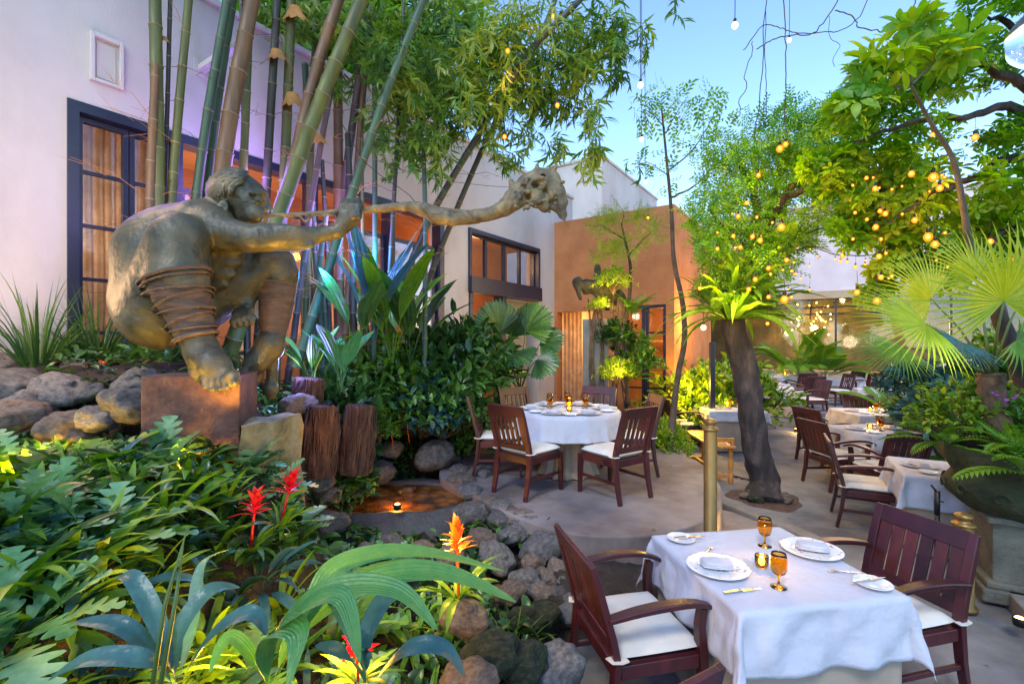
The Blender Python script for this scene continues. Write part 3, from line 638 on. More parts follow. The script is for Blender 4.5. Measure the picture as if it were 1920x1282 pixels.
# ------------------------------------------------------------------ implicit surfaces -> mesh (surface nets)
class SDF:
    def __init__(s,lo,hi,h):
        s.lo=np.array(lo,float); s.h=h; s.n=np.ceil((np.array(hi)-s.lo)/h).astype(int)+1; s.f=np.full(tuple(s.n),1.0,np.float32)
    def _sub(s,a,b):
        i0=np.clip(((a-s.lo)/s.h).astype(int),0,s.n-1); i1=np.clip(((b-s.lo)/s.h).astype(int)+2,1,s.n)
        sl=tuple(slice(p,q) for p,q in zip(i0,i1)); ax=[s.lo[k]+s.h*np.arange(i0[k],i1[k]) for k in range(3)]
        return sl,np.meshgrid(*ax,indexing='ij')
    def _mix(s,sl,d,k,sub=False):
        f=s.f[sl]
        if sub: d=-d; hh=np.maximum(k-abs(f-d),0)/k; s.f[sl]=np.maximum(f,d)+hh*hh*k*.25
        else: hh=np.maximum(k-abs(f-d),0)/k; s.f[sl]=np.minimum(f,d)-hh*hh*k*.25
    def cap(s,a,b,ra,rb,k=.04,sub=False):
        a=np.array(a);b=np.array(b); m=max(ra,rb)+k+.03; sl,(X,Y,Z)=s._sub(np.minimum(a,b)-m,np.maximum(a,b)+m)
        ba=b-a; L=max(ba@ba,1e-9); t=np.clip(((X-a[0])*ba[0]+(Y-a[1])*ba[1]+(Z-a[2])*ba[2])/L,0,1)
        d=np.sqrt((X-a[0]-t*ba[0])**2+(Y-a[1]-t*ba[1])**2+(Z-a[2]-t*ba[2])**2)-(ra+(rb-ra)*t)
        s._mix(sl,d,k,sub)
    def ell(s,c,r,k=.04,sub=False):
        c=np.array(c);r=np.array(r,float); m=r.max()+k+.03; sl,(X,Y,Z)=s._sub(c-m,c+m)
        q=np.sqrt(((X-c[0])/r[0])**2+((Y-c[1])/r[1])**2+((Z-c[2])/r[2])**2); d=(q-1)*r.min(); s._mix(sl,d,k,sub)
    def mesh(s):
        f=s.f; ins=f<0; n=np.array(f.shape)
        cells=tuple(n-1); cnt=np.zeros(cells,np.int16); P=np.zeros(cells+(3,),np.float32)
        for ax in range(3):
            for a in (0,1):
                for b in (0,1):
                    o=[slice(0,-1)]*3; q=[slice(0,-1)]*3; oth=[k for k in range(3) if k!=ax]
                    def sh(k,v): return slice(v, n[k]-1+v)
                    i0=[None]*3; i1=[None]*3
                    i0[ax]=sh(ax,0); i1[ax]=sh(ax,1)
                    i0[oth[0]]=i1[oth[0]]=sh(oth[0],a); i0[oth[1]]=i1[oth[1]]=sh(oth[1],b)
                    f0=f[tuple(i0)]; f1=f[tuple(i1)]; c=(f0<0)!=(f1<0)
                    t=np.where(c,f0/np.where(c,f0-f1,1),0)
                    cnt+=c; P[...,ax]+=np.where(c,t,0); P[...,oth[0]]+=c*a; P[...,oth[1]]+=c*b
        act=cnt>0; idx=np.full(cells,-1,np.int64); k=np.argwhere(act); idx[act]=np.arange(len(k))
        V=(k+P[act]/cnt[act][:,None])*s.h+s.lo
        Q=[]
        for ax in range(3):
            o1,o2=[(1,2),(2,0),(0,1)][ax]
            i0=[slice(None)]*3; i1=[slice(None)]*3; i0[ax]=slice(0,-1); i1[ax]=slice(1,None)
            c=ins[tuple(i0)]!=ins[tuple(i1)]; e=np.argwhere(c); ok=(e[:,o1]>0)&(e[:,o2]>0)&(e[:,o1]<cells[o1])&(e[:,o2]<cells[o2]); e=e[ok]
            def cell(d1,d2):
                g=e.copy(); g[:,o1]-=d1; g[:,o2]-=d2; return idx[g[:,0],g[:,1],g[:,2]]
            q=np.stack([cell(1,1),cell(0,1),cell(0,0),cell(1,0)],1); fl=ins[tuple(i0)][e[:,0],e[:,1],e[:,2]]
            q[~fl]=q[~fl][:,::-1]; Q.append(q)
        return V,np.concatenate(Q)
def smooth_verts(V,Q,it=2,l=.5):
    E=np.concatenate([Q[:,[0,1]],Q[:,[1,2]],Q[:,[2,3]],Q[:,[3,0]]]); E=np.concatenate([E,E[:,::-1]])
    for _ in range(it):
        A=np.zeros_like(V); c=np.zeros(len(V)); np.add.at(A,E[:,0],V[E[:,1]]); np.add.at(c,E[:,0],1); V=V+l*(A/c[:,None]-V)
    return V
MSTAT=noisemat('weathered_bronze',[(.32,(.028,.028,.020)),(.44,(.068,.062,.036)),(.56,(.11,.092,.045)),(.7,(.17,.135,.065))],5,.45,.7,16,detail=9,dist=.4,metal=.15)
MWRAP=noisemat('bronze_wraps',[(.25,(.05,.03,.02)),(.75,(.17,.10,.065))],7,.6,.6,28,detail=8,sq=(1,1,4))
MPIPE=noisemat('gnarled_bronze_branch',[(.3,(.05,.04,.03)),(.5,(.16,.12,.06)),(.7,(.30,.23,.10))],9,.65,.9,18,detail=9,dist=1)
SY=3.5; U=SY/F
def sp(x,y,D=0): return np.array(at(x,y,SY+D*U))
def sr(r,D=0): return r*(SY+D*U)/F
lo=sp(195,760,-150); hi=sp(720,300,150); lo=np.array([-3.2,2.85,1.35]); hi=np.array([-1.0,4.2,3.45])
B=SDF(lo,hi,.0105)
def cc(a,b,ra,rb,k=.03,**q): B.cap(sp(*a),sp(*b),sr(ra,a[2]),sr(rb,b[2]),k,**q)
def el(c,r,k=.03,**q): B.ell(sp(*c),[sr(v,c[2]) for v in r],k,**q)
# torso, back, pelvis
el((306,562,-5),(80,84,92),.08); el((314,555,55),(74,66,82),.08)
el((318,484,15),(86,92,86),.10); el((365,445,25),(70,85,60),.10); el((408,478,20),(52,62,58),.06); el((400,425,20),(52,88,42),.06)
el((395,510,20),(45,60,45),.05)
# ribs / belly folds
el((425,470,-22),(34,16,16),.02); el((418,492,-20),(34,14,13),.02); el((410,513,-18),(32,13,13),.02); el((400,533,-14),(30,13,13),.02)
for q in range(3): cc((385+q*-3,482+q*20,-48),(452-q*8,482+q*20,-38),2.2,2.2,.02,sub=True)
# shoulder blade, back muscles
el((330,420,-22),(40,24,22),.03); cc((262,470,-62),(330,418,-58),7,7,.04,sub=True); el((285,520,-62),(50,20,58),.05)
# spine groove
# neck, shoulders
cc((400,410,12),(430,395,8),36,30,.05)
el((398,424,-42),(42,40,38),.04); el((430,420,70),(40,36,36),.05)
cc((365,405,-30),(405,398,-5),24,24,.05)
# near arm
cc((400,430,-50),(470,446,-62),31,25,.03); el((440,436,-64),(34,16,20),.02); el((425,452,-58),(40,14,17),.02)
cc((474,448,-62),(500,446,-60),25,24,.02); el((470,462,-58),(14,12,10),.02)
cc((498,444,-58),(560,446,-45),26,21,.025); el((530,432,-60),(40,12,12),.02); el((545,460,-50),(45,10,11),.02)
cc((560,447,-45),(634,434,-22),20,12,.03)
cc((634,434,-22),(652,412,-14),13,19,.02)
cc((430,396,-82),(446,424,-92),2.6,2.2,.02,sub=True); cc((446,424,-92),(438,456,-84),2.2,2.2,.02,sub=True); cc((452,444,-92),(486,438,-88),2.0,1.5,.015,sub=True); cc((505,446,-88),(590,446,-58),2.0,1.2,.015,sub=True); cc((512,432,-82),(570,434,-62),1.6,1.0,.012,sub=True); cc((486,428,-82),(496,462,-80),2.0,2.0,.015,sub=True)
# near hand closing round the pipe
el((652,412,-12),(20,14,16),.015)
for q,(x0,l) in enumerate(((640,1),(650,1.08),(661,1.02),(671,.85))):
    a=(x0+2,406,-26); b=(x0-1+2,392-6*l,-24); c=(x0+3,379-1*l,-8); d=(x0+6,386,8)
    cc(a,b,6.5,6.2,.006); cc(b,c,6.2,5.8,.006); cc(c,d,5.8,5,.006)
cc((638,420,-4),(634,398,8),7,6.5,.008); cc((634,398,8),(646,388,6),6.5,5.5,.006)
# far arm reaching behind the knee, hand hanging between the legs
cc((432,425,75),(470,500,85),26,22,.03); cc((470,500,85),(462,578,40),20,13,.03)
el((452,590,20),(17,12,14),.015)
for q in range(4):
    a=(444+q*9,590+q*-3,8+q*3); b=(436+q*10,603-q*3,-2+q*3); c=(440+q*11,614-q*3,0+q*3); cc(a,b,6.3,5.8,.006); cc(b,c,5.8,5,.006)
cc((462,584,20),(476,596,12),6.5,5.5,.008)
# near leg
cc((300,585,-45),(328,462,-88),70,50,.06); el((338,445,-95),(42,38,46),.05); el((300,500,-85),(30,30,50),.05)
cc((338,450,-95),(334,525,-98),44,50,.04); cc((334,525,-98),(352,572,-98),50,36,.04); cc((352,572,-98),(368,632,-98),35,27,.03)
cc((368,632,-98),(381,662,-98),28,30,.03); el((380,692,-94),(22,26,24),.03)
cc((381,662,-98),(404,688,-102),30,27,.03); cc((404,688,-102),(420,702,-108),27,18,.03); cc((384,702,-98),(414,708,-108),20,15,.03)
el((362,640,-118),(8,6,9),.012)
for (x,y,r,x2,y2) in ((384,724,7,384,706),(397,728,7.5,394,708),(410,729,8,406,708),(424,725,9,418,704),(439,716,11.5,430,699)):
    cc((x2,y2,-112),((x+x2)/2+2,(y+y2)/2-3,-120),r,r,.008); cc(((x+x2)/2+2,(y+y2)/2-3,-120),(x,y,-122),r,r*.92,.006)
    el((x,y+1,-122-r*.8),(r*.55,r*.35,r*.45),.004)

cc((352,470,-142),(350,512,-140),2.5,2.5,.02,sub=True);  cc((292,600,-92),(262,520,-84),3,3,.04,sub=True)
cc((398,668,-124),(412,690,-128),1.6,1.6,.008,sub=True); cc((384,676,-126),(394,700,-126),1.6,1.6,.008,sub=True); cc((345,640,-118),(352,690,-112),2.2,2.2,.012,sub=True)
for x1,y1,x2,y2 in ((387,708,391,728),(400,707,404,730),(413,703,417,727),(425,698,431,722)): cc((x1,y1,-136),(x2,y2,-134),1.5,1.8,.005,sub=True)
# far leg
cc((430,545,8),(500,498,30),2.5,2,.03,sub=True); cc((505,500,36),(500,520,36),2,2,.02,sub=True)
cc((385,575,35),(512,492,68),42,32,.05); el((522,488,70),(29,27,26),.03); cc((512,492,68),(532,515,70),30,26,.03)
cc((526,508,70),(520,560,70),29,26,.03); el((508,550,84),(20,24,32),.03); cc((520,560,70),(512,622,66),25,20,.03)
cc((514,622,66),(506,645,60),21,23,.03); cc((506,645,60),(484,675,52),24,21,.03); cc((484,675,52),(464,702,44),21,14,.03); el((516,655,66),(14,16,18),.03)
for q,(x,y,r) in enumerate(((451,710,10),(461,716,7.5),(469,718,7),(477,717,6.5),(485,712,6))):
    cc((464+q*6,694+q,42+q*5),(x,y,42+q*5),r*1.1,r,.008)
cc((512,660,80),(508,740,84),11,9,.03); el((507,728,80),(15,14,14),.02)
# head
def hd(x,y,D=0): return (x,y,D+2)
el(hd(441,364),(50,40,41),.02); el(hd(470,380),(33,33,38),.03); el(hd(477,402,-16),(19,13,16),.02); el(hd(477,402,16),(19,13,16),.02)
cc(hd(455,402,-12),hd(486,413,-4),13,10,.02); cc(hd(455,402,12),hd(486,413,4),13,10,.02); el(hd(490,412),(12,12,9),.015)
cc(hd(494,366),hd(505,390),5.5,5.5,.010); el(hd(506,391),(6,7,5),.006); el(hd(500,393,-7),(5,4,4),.005); el(hd(500,393,7),(5,4,4),.005)
el(hd(500,402),(6,8,4),.006); el(hd(497,408),(6,7,3.5),.006)
cc(hd(472,362,-32),hd(497,362,-8),5.5,5.5,.012); cc(hd(472,362,32),hd(497,362,8),5.5,5.5,.012); cc(hd(500,398,-12),hd(488,402,-22),1.5,1.5,.006,sub=True); cc(hd(492,405,-14),hd(505,405,-3),1.3,1.2,.004,sub=True); cc(hd(432,410,-30),hd(470,424,-26),3,2,.02,sub=True)
for sg in (-1,1):
    el(hd(486,374,sg*28),(12,11,8.5),.008,sub=True); el(hd(484,375,sg*20),(8.5,8.5,6.5),.003)
    cc(hd(474,371,sg*29),hd(492,371,sg*19),1.8,1.8,.004); cc(hd(475,381,sg*28),hd(491,380,sg*19),1.5,1.5,.004)
    el(hd(419,388,sg*38),(10,5,14),.008); el(hd(421,388,sg*44),(5.5,4,8.5),.006,sub=True); el(hd(418,400,sg*36),(5,4,5),.006)
V,Q=B.mesh(); V=smooth_verts(V,Q,1,.4)
stx,sty=float(sp(360,700,-60)[0]),float(sp(360,700,-60)[1])
st=empty('blowpipe_statue',(stx,sty,1.78),0,'large weathered bronze figure crouching on a block and blowing a long gnarled pipe','statue')
inv=Matrix.Translation((-stx,-sty,-1.78))
def wc(m,name,mat,smooth=True,par=None,**k):
    o=m.obj(name,mat,par or st,smooth,**k); 
    if (par or st) is st: o.matrix_parent_inverse=inv
    return o
body=wc(MB().add(V,Q),'body',MSTAT)
# wavy hair
m=MB()
for q in range(46):
    D0=-40+80*((q*7)%46)/45; x0=488-((q*13)%17)*2.3; z0=0
    P=[];
    for t in np.linspace(0,1,9):
        ang=R(62+128*t); rr=1.0+.03*math.sin(t*14+q)
        dd=D0*(1.0-.18*math.cos(ang)); w=math.sqrt(max(0.03,1-(dd/44)**2))
        P.append(sp(440+math.cos(ang)*53.5*w*rr, 364-math.sin(ang)*43.5*w*rr+ (3*math.sin(t*9+q*.7)), 2+dd+2*math.sin(t*8+q)))
    m.tube(P,[sr(2.4+2.6*math.sin(math.pi*min(1,t*1.0+.12)))*1.0 for t in np.linspace(0,1,9)],n=6)
wc(m,'hair',MSTAT)
# wraps on both shins
def ringtube(A,rs,name,ecc=1.0,n=28):
    m=MB(); P=[sp(*a) for a in A]; Ps=spline([Vector(p) for p in P],6,False); k=len(Ps)
    rr=np.interp(np.linspace(0,1,k),np.linspace(0,1,len(rs)),rs)
    rr=[sr(r,A[0][2])*(1+.018*math.sin(i*2.1)+.012*math.sin(i*4.7)) for i,r in enumerate(rr)]
    m.tube(Ps,rr,n=n,ecc=ecc); return m
m=ringtube([(333,524,-98),(341,550,-98),(352,580,-98),(368,634,-98)],[53,48,41,31.5],'w')
def ring(c,ax,r,th,m,n=36,ecc=1.0,h=2.2):
    c=sp(*c); T=Vector(ax).normalized(); A=T.orthogonal().normalized(); Bv=T.cross(A); P=[]
    for i in range(n+1):
        t=2*math.pi*i/n; P.append(Vector(c)+(A*math.cos(t)+Bv*math.sin(t))*sr(r)*(1+.02*math.sin(5*t)))
    m.tube(P,sr(th),n=8,cap=False,ecc=1); 
axn=Vector(sp(368,634,-98)-sp(333,524,-98))
ring((331,520,-98),axn,52,3.4,m); ring((333,529,-98),axn,51,2.2,m); ring((368,632,-98),axn,32,3.6,m)
for q_,(c_,r_) in enumerate((((338,548,-98),51),((345,566,-98),45),((352,584,-98),40.5),((358,602,-98),37),((364,618,-98),34))):
    tl_=(.22 if q_%2 else -.2); ring(c_,axn+Vector((tl_*.25,.0,0)),r_,1.7,m)
wc(m,'shin_wrap',MWRAP)
m=ringtube([(522,532,72),(519,560,72),(516,590,70),(511,622,66)],[32,31,28,23.5],'w'); ax2=Vector(sp(511,622,66)-sp(522,532,72))
ring((522,532,72),ax2,33,3,m); ring((511,620,66),ax2,24.5,3,m)
for q_,(c_,r_) in enumerate((((520,552,72),31),((518,572,72),29.5),((516,588,70),28),((513,604,68),26))): ring(c_,ax2+Vector(((.06 if q_%2 else -.05),0,0)),r_,1.5,m)
wc(m,'shin_wrap',MWRAP)
# pipe: thin tube, knotted branch, gnarled end
lo=np.array([-1.95,3.25,2.72]); hi=np.array([.55,3.75,3.42])
B=SDF(lo,hi,.0085)
PP=[(500,403,2,3.2),(540,404,0,4.2),(575,401,0,3.6),(610,400,-2,5),(650,395,-8,6),(680,394,-6,6.5),(725,390,-4,7),(768,386,-4,8),(795,394,-3,13),(815,405,-3,14),(850,412,-2,11),(885,408,-2,12),(915,402,-2,12.5),(945,392,-2,14),(968,372,0,20)]
rr_=random.Random(3)
for a,b in zip(PP[:-1],PP[1:]):
    L=int(math.hypot(a[0]-b[0],a[1]-b[1])/9)+1
    prev=a
    for i in range(1,L+1):
        t=i/L; q=[a[k]+(b[k]-a[k])*t for k in range(4)]; j=.10*q[3]; q=(q[0],q[1]+rr_.uniform(-j,j),q[2]+rr_.uniform(-j,j),q[3]*rr_.uniform(.85,1.15))
        cc(prev[:3],q[:3],prev[3],q[3],.008); prev=q
for x,y,D,r in ((975,365,0,22),(992,350,0,25),(1012,340,0,25),(1030,340,5,22),(1040,362,0,21),(1048,385,0,15),(1055,402,0,9),(1005,372,-4,18),(1022,386,0,13)): el((x,y,D),(r,r*.8,r),.02)
for a,b,r0,r1 in (((1003,330),(1008,309),8,3),((1030,325),(1043,312),9,4),((1045,340),(1060,380),7,6),((1052,395),(1058,412),7,3),((962,352),(958,340),8,5),((560,402),(572,416),2,2),((572,416),(588,405),2,2.5)): cc((*a,0),(*b,-3),r0,r1,.010)
cc((792,384,-3),(830,394,-8),5,5,.006); cc((830,394,-8),(880,398,-6),5,4,.006)
for x,y,r in ((1004,346,8),(1022,356,6),(990,368,6),(1035,378,7),(1045,398,4),(1018,330,5)): el((x,y,-18),(r,16,r*.8),.006,sub=True)
for q in range(60):
    x=rr_.uniform(965,1062); y=rr_.uniform(325,400); el((x,y,-18+rr_.uniform(-3,3)),(rr_.uniform(2,6),4,rr_.uniform(2,5)),.008,sub=bool(q%2))
V,Q=B.mesh(); wc(MB().add(V,Q),'blowpipe',MPIPE)
# block and retaining stones
MRUST=noisemat('brown_stone_block',[(.3,(.045,.020,.014)),(.5,(.10,.042,.028)),(.7,(.16,.075,.048))],9,.8,.6,45,detail=10)
MSAND=noisemat('yellow_sandstone',[(.32,(.12,.085,.035)),(.5,(.25,.185,.085)),(.7,(.38,.30,.17))],6,.85,.9,22,detail=9)
bx=MB(); bx.box((0,0,-.42),(.56,.42,.84)); o=bx.obj('statue_plinth',MRUST,smooth=False,bevel=.008); o.location=(-2.10,3.27,1.785); o.rotation_euler=(0,0,R(14)); tag(o,'brown stone block under the feet of the bronze statue','plinth')
def stone_block(name,a,b,c,d,z0,z1,label):
    m=MB(); V=[]
    n=10; import itertools
    A,Bq,C,D=[Vector(p) for p in (a,b,c,d)]
    for z,f in ((z0,1),(z1,1)):
        pass
    G=[]
    ring=[]
    for P,Qq in ((A,Bq),(Bq,C),(C,D),(D,A)):
        for i in range(n): ring.append(P.lerp(Qq,i/n))
    zs=np.linspace(z0,z1,10); K=len(ring); rg=random.Random(5)
    cen=(A+Bq+C+D)/4
    G=np.zeros((10,K+1,3))
    for j,z in enumerate(zs):
        for i in range(K+1):
            p=ring[i%K]; w=mnoise.noise(Vector((p.x*5,p.y*5,z*6)))*.035; q=p+(p-cen).normalized()*w; zz=z+mnoise.noise(Vector((p.x*7,p.y*7,9)))*.03*(j==9); G[j,i]=(q.x,q.y,zz)
    m.grid(G); m.add(np.concatenate([G[9,:K],[[cen.x,cen.y,z1+.01]]]),[(i,(i+1)%K,K) for i in range(K)])
    o=m.obj(name,MSAND); return tag(o,label,'stone block')
stone_block('retaining_stone',(-1.70,3.00),(-1.52,3.48),(-1.74,3.62),(-1.80,3.20),.8,1.47,'yellowish squared retaining stone right of the statue plinth')
# ------------------------------------------------------------------ leaves
def curve_pts(L,n,el0,bend,pw=1.0):
    """points in the y-z plane: starts at elevation el0, bends down by `bend` (radians) over its length"""
    t=np.linspace(0,1,n+1); a=el0-bend*t**pw; dy=np.cos(a)*L/n; dz=np.sin(a)*L/n
    y=np.concatenate([[0],np.cumsum(dy[:-1])]); z=np.concatenate([[0],np.cumsum(dz[:-1])]); return t,y,z,a
P_LANCE=lambda t: np.sin(math.pi*np.clip(t,0,1)**.75)**.8
P_STRAP=lambda t: np.minimum(1,np.minimum(t*6+.35,(1-t)*3.2))**.8
P_OVAL=lambda t: np.sin(math.pi*t**.85)**.6
P_GRASS=lambda t: np.minimum(1,(1-t)*1.4+.03)
def strip(L,W,n=8,el0=1.0,bend=1.2,fold=.25,prof=P_LANCE,cols=3,pleat=0,wave=0,pw=1.0,stem=0,tw=0):
    t,y,z,a=curve_pts(L,n,el0,bend,pw)
    tt=np.clip((t-stem)/(1-stem),0,1); w=W/2*prof(tt); w=np.where(t<stem,W*.03,np.maximum(w,W*.012))
    us=np.linspace(-1,1,cols); V=np.zeros((n+1,cols,3))
    for j,u in enumerate(us):
        h=abs(u)*fold*w+ (pleat*w*(1 if j%2 else -1)) + wave*np.sin(t*19+u*2)*abs(u)*w
        nx=-np.sin(a); nz=np.cos(a)
        V[:,j,0]=u*w*math.cos(tw); V[:,j,1]=y+nx*h; V[:,j,2]=z+nz*h+u*w*math.sin(tw)
    i,j=np.meshgrid(np.arange(n),np.arange(cols-1),indexing='ij'); i=i.ravel(); j=j.ravel()
    return V.reshape(-1,3), np.stack([i*cols+j,i*cols+j+1,(i+1)*cols+j+1,(i+1)*cols+j],1)
def lobed(L,W,nl=5,el0=.9,bend=1.0,deep=.7,n=44,fwd=.5,stem=.25):
    t,y,z,a=curve_pts(L,n,el0,bend); tt=np.clip((t-stem)/(1-stem),0,1)
    env=np.sin(math.pi*(tt*.9+.08))**.7
    ph=tt*nl; saw=np.abs(np.sin(math.pi*ph))**.8
    w=W/2*env*((1-deep)+deep*saw); w=np.where(t<stem,.004,w)
    V=np.zeros((n+1,5,3))
    for j,u in enumerate((-1,-.5,0,.5,1)):
        f=fwd*w*abs(u); h=.15*w*abs(u)+.05*w*np.sin(9*t+u*3)
        V[:,j,0]=u*w; V[:,j,1]=y+np.cos(a)*f-np.sin(a)*h; V[:,j,2]=z+np.sin(a)*f+np.cos(a)*h
    i,j=np.meshgrid(np.arange(n),np.arange(4),indexing='ij'); i=i.ravel(); j=j.ravel()
    return V.reshape(-1,3), np.stack([i*5+j,i*5+j+1,(i+1)*5+j+1,(i+1)*5+j],1)
def rotz(a): c,s_=math.cos(a),math.sin(a); return np.array([[c,-s_,0],[s_,c,0],[0,0,1.]])
def roty(a): c,s_=math.cos(a),math.sin(a); return np.array([[c,0,s_],[0,1,0],[-s_,0,c]])
def frames(D,up=None,roll=None):
    D=np.asarray(D,float); D=D/np.linalg.norm(D,axis=1)[:,None]
    U=np.tile([0,0,1.],(len(D),1)) if up is None else np.asarray(up,float)
    X=np.cross(D,U); l=np.linalg.norm(X,axis=1)[:,None]; X=np.where(l>1e-3,X/np.maximum(l,1e-6),[1,0,0]); Zv=np.cross(X,D)
    if roll is not None: c=np.cos(roll)[:,None]; s_=np.sin(roll)[:,None]; X,Zv=X*c+Zv*s_, Zv*c-X*s_
    return np.stack([X,D,Zv],2)
def pinnate(L,ll,lw,n=16,el0=1.0,bend=1.2,ang=1.0,droop=.35,stem=.2,single=None,prof=P_LANCE,seg=3,rach=.004,hang=0):
    m=MB(); t,y,z,a=curve_pts(L,20,el0,bend); m.tube([(0,y[i],z[i]) for i in range(0,21,2)],np.linspace(rach,rach*.35,11),n=4,cap=False,val=.35)
    ts=np.linspace(stem,1,n); yy=np.interp(ts,t,y); zz=np.interp(ts,t,z); aa=np.interp(ts,t,a)
    pr=single or strip(1,1,seg,0,droop,.2,prof)
    for s_ in (-1,1):
        sc=ll*np.sin(math.pi*np.clip((ts-stem)/(1-stem)*.82+.16,0,1))**.7; an=ang*(1-.45*(ts-stem)/(1-stem))
        D=np.stack([s_*np.sin(an),np.cos(an)*np.cos(aa),np.cos(an)*np.sin(aa)-hang],1)
        M=frames(D,np.stack([0*aa,-np.sin(aa),np.cos(aa)],1)); M=M*np.stack([sc*lw/ll,sc,sc],1)[:,None,:]
        m.scatter(pr,M,np.stack([0*yy,yy,zz],1),RNG.random(n)*.5+.25)
    return m
def fan(Rr,nseg=26,spread=2.4,W=.05,droop=.5,fold=.5,cup=.25,split=.45,val=None):
    """palm fan: hub at origin, opening along +y"""
    m=MB()
    for k in range(nseg):
        a=-spread+2*spread*k/(nseg-1); L=Rr*(1-.18*(abs(a)/spread)**2)*RNG.uniform(.94,1.04)
        w=2*Rr*math.sin(spread/nseg)*split*1.08
        pf=lambda t: np.where(t<split, t/split, np.clip(1-((t-split)/(1-split))**1.5,0.02,1))
        V,Fa=strip(L,w*1.0,8,cup,droop*RNG.uniform(.6,1.3),fold,pf,pw=2.2)
        m.add(V@rotz(-a).T,Fa,val=RNG.uniform(.2,.8))
    return m
def rosette(n,L,W,el=(.5,1.4),bend=(.8,1.6),prof=P_LANCE,seg=8,fold=.25,spread=.03,maker=None,**k):
    m=MB()
    for i in range(n):
        az=i*2.399+RNG.uniform(-.4,.4); f=RNG.uniform(.7,1.1)
        e=RNG.uniform(*el); b=RNG.uniform(*bend)
        if maker: q=maker(L*f,W*f,e,b)
        else: q=strip(L*f,W*f*RNG.uniform(.8,1.15),seg,e,b,fold,prof,tw=RNG.uniform(-.4,.4),**k)
        off=np.array([math.sin(-az)*spread,math.cos(az)*spread,0])
        Mx=rotz(az)
        if isinstance(q,MB): m.merge(q,Mx,off)
        else: m.add(q[0]@Mx.T+off,q[1],val=RNG.uniform(.05,1))
    return m
# ------------------------------------------------------------------ leaf materials
LF_DARK=leafmat('dark_green_leaf',[(.006,.025,.006),(.020,.065,.014),(.055,.15,.025),(.11,.25,.04)],.32,.2)
LF_TEAL=leafmat('blue_green_leaf',[(.012,.04,.05),(.025,.085,.095),(.05,.14,.13),(.10,.22,.19)],.36,.15,stripe=40)
LF_MID=leafmat('mid_green_leaf',[(.015,.055,.006),(.05,.15,.012),(.13,.29,.02),(.28,.38,.025)],.4,.3)
LF_LOBE=leafmat('silvery_lobed_leaf',[(.02,.08,.02),(.07,.20,.05),(.16,.36,.16),(.30,.48,.26)],.42,.25)
LF_PLEAT=leafmat('pleated_palm_grass_leaf',[(.025,.12,.04),(.05,.19,.055),(.10,.27,.06)],.38,.22,stripe=60)
LF_LIME_LIT=leafmat('lime_lamplit_leaf',[(.10,.22,.015),(.20,.36,.02),(.40,.46,.03)],.4,.4)  # lime leaf, with the yellow of lamplight put into its colour
LF_BAMB=leafmat('bamboo_leaf',[(.025,.08,.015),(.06,.17,.02),(.15,.29,.03),(.30,.36,.05)],.45,.35,oscale=.8)
LF_TREE=leafmat('tree_leaf',[(.03,.11,.015),(.07,.22,.025),(.15,.36,.035),(.28,.42,.05)],.42,.45,1.9,oscale=.9)
LF_TREE2=leafmat('broad_tree_leaf',[(.03,.11,.010),(.08,.24,.015),(.18,.36,.02),(.34,.40,.03)],.42,.5,2.0,oscale=.8)
LF_FERN=leafmat('fern_leaf',[(.04,.12,.008),(.10,.25,.015),(.22,.38,.02)],.45,.35)
LF_PALM=leafmat('fan_palm_leaf',[(.08,.20,.008),(.19,.34,.015),(.36,.46,.025)],.4,.45)
PT_RED=leafmat('red_bract',[(.45,.008,.01),(.7,.02,.01),(.8,.10,.03)],.35,.3)
PT_ORG=leafmat('orange_bract',[(.7,.09,.01),(.85,.2,.01),(.9,.4,.03)],.35,.3)
MSTEM=noisemat('green_stem',[(.3,(.05,.10,.02)),(.7,(.12,.18,.04))],6,.6)
MTWIG=noisemat('brown_twig',[(.3,(.04,.025,.015)),(.7,(.12,.08,.05))],8,.8)
MBARK=noisemat('dark_rough_bark',[(.28,(.012,.010,.011)),(.5,(.038,.028,.028)),(.72,(.10,.075,.068))],7,.9,1,26,detail=12,sq=(1,1,.35))
MMOSS=noisemat('mossy_stone',[(.3,(.012,.014,.008)),(.5,(.03,.042,.012)),(.62,(.07,.066,.04)),(.75,(.13,.11,.075))],5,.9,.9,30,detail=10)
MDRY=noisemat('dry_sheath',[(.3,(.32,.13,.03)),(.7,(.55,.27,.07))],6,.8)
# ------------------------------------------------------------------ plants: one template per kind, then copies with shared mesh
TPL={}
def template(key,parts):
    """parts: list of (name, MB, mat). one part -> a single mesh object; more -> Empty with children"""
    TPL[key]=[(nm,mb.mesh(nm,mat,True)) for nm,mb,mat in parts]
def plant(key,name,x,y,z,sc,rz,label,cat='plant',group=None,tilt=(0,0)):
    ps=TPL[key]
    if len(ps)==1: o=bpy.data.objects.new(name,ps[0][1]); COL.objects.link(o)
    else:
        o=bpy.data.objects.new(name,None); COL.objects.link(o)
        for nm,me in ps: c=bpy.data.objects.new(nm,me); COL.objects.link(c); c.parent=o
    o.location=(x,y,z); o.rotation_euler=(tilt[0],tilt[1],rz); o.scale=(sc,sc,sc) if np.isscalar(sc) else sc
    return tag(o,label,cat,group)
def mk_lance(n,L,W,**k): return lambda: rosette(n,L,W,**k)
template('bluelance0',[('foliage',rosette(22,.40,.05,el=(.3,1.3),bend=(.9,1.9),stem=.25),LF_TEAL)])
template('bluelance1',[('foliage',rosette(19,.38,.055,el=(.5,1.4),bend=(1.2,2.2),stem=.2),LF_TEAL)])
template('greenlance0',[('foliage',rosette(26,.40,.042,el=(.3,1.3),bend=(.7,1.7),prof=P_STRAP),LF_MID)])
template('greenlance1',[('foliage',rosette(22,.34,.05,el=(.4,1.4),bend=(.9,1.8)),LF_MID)])
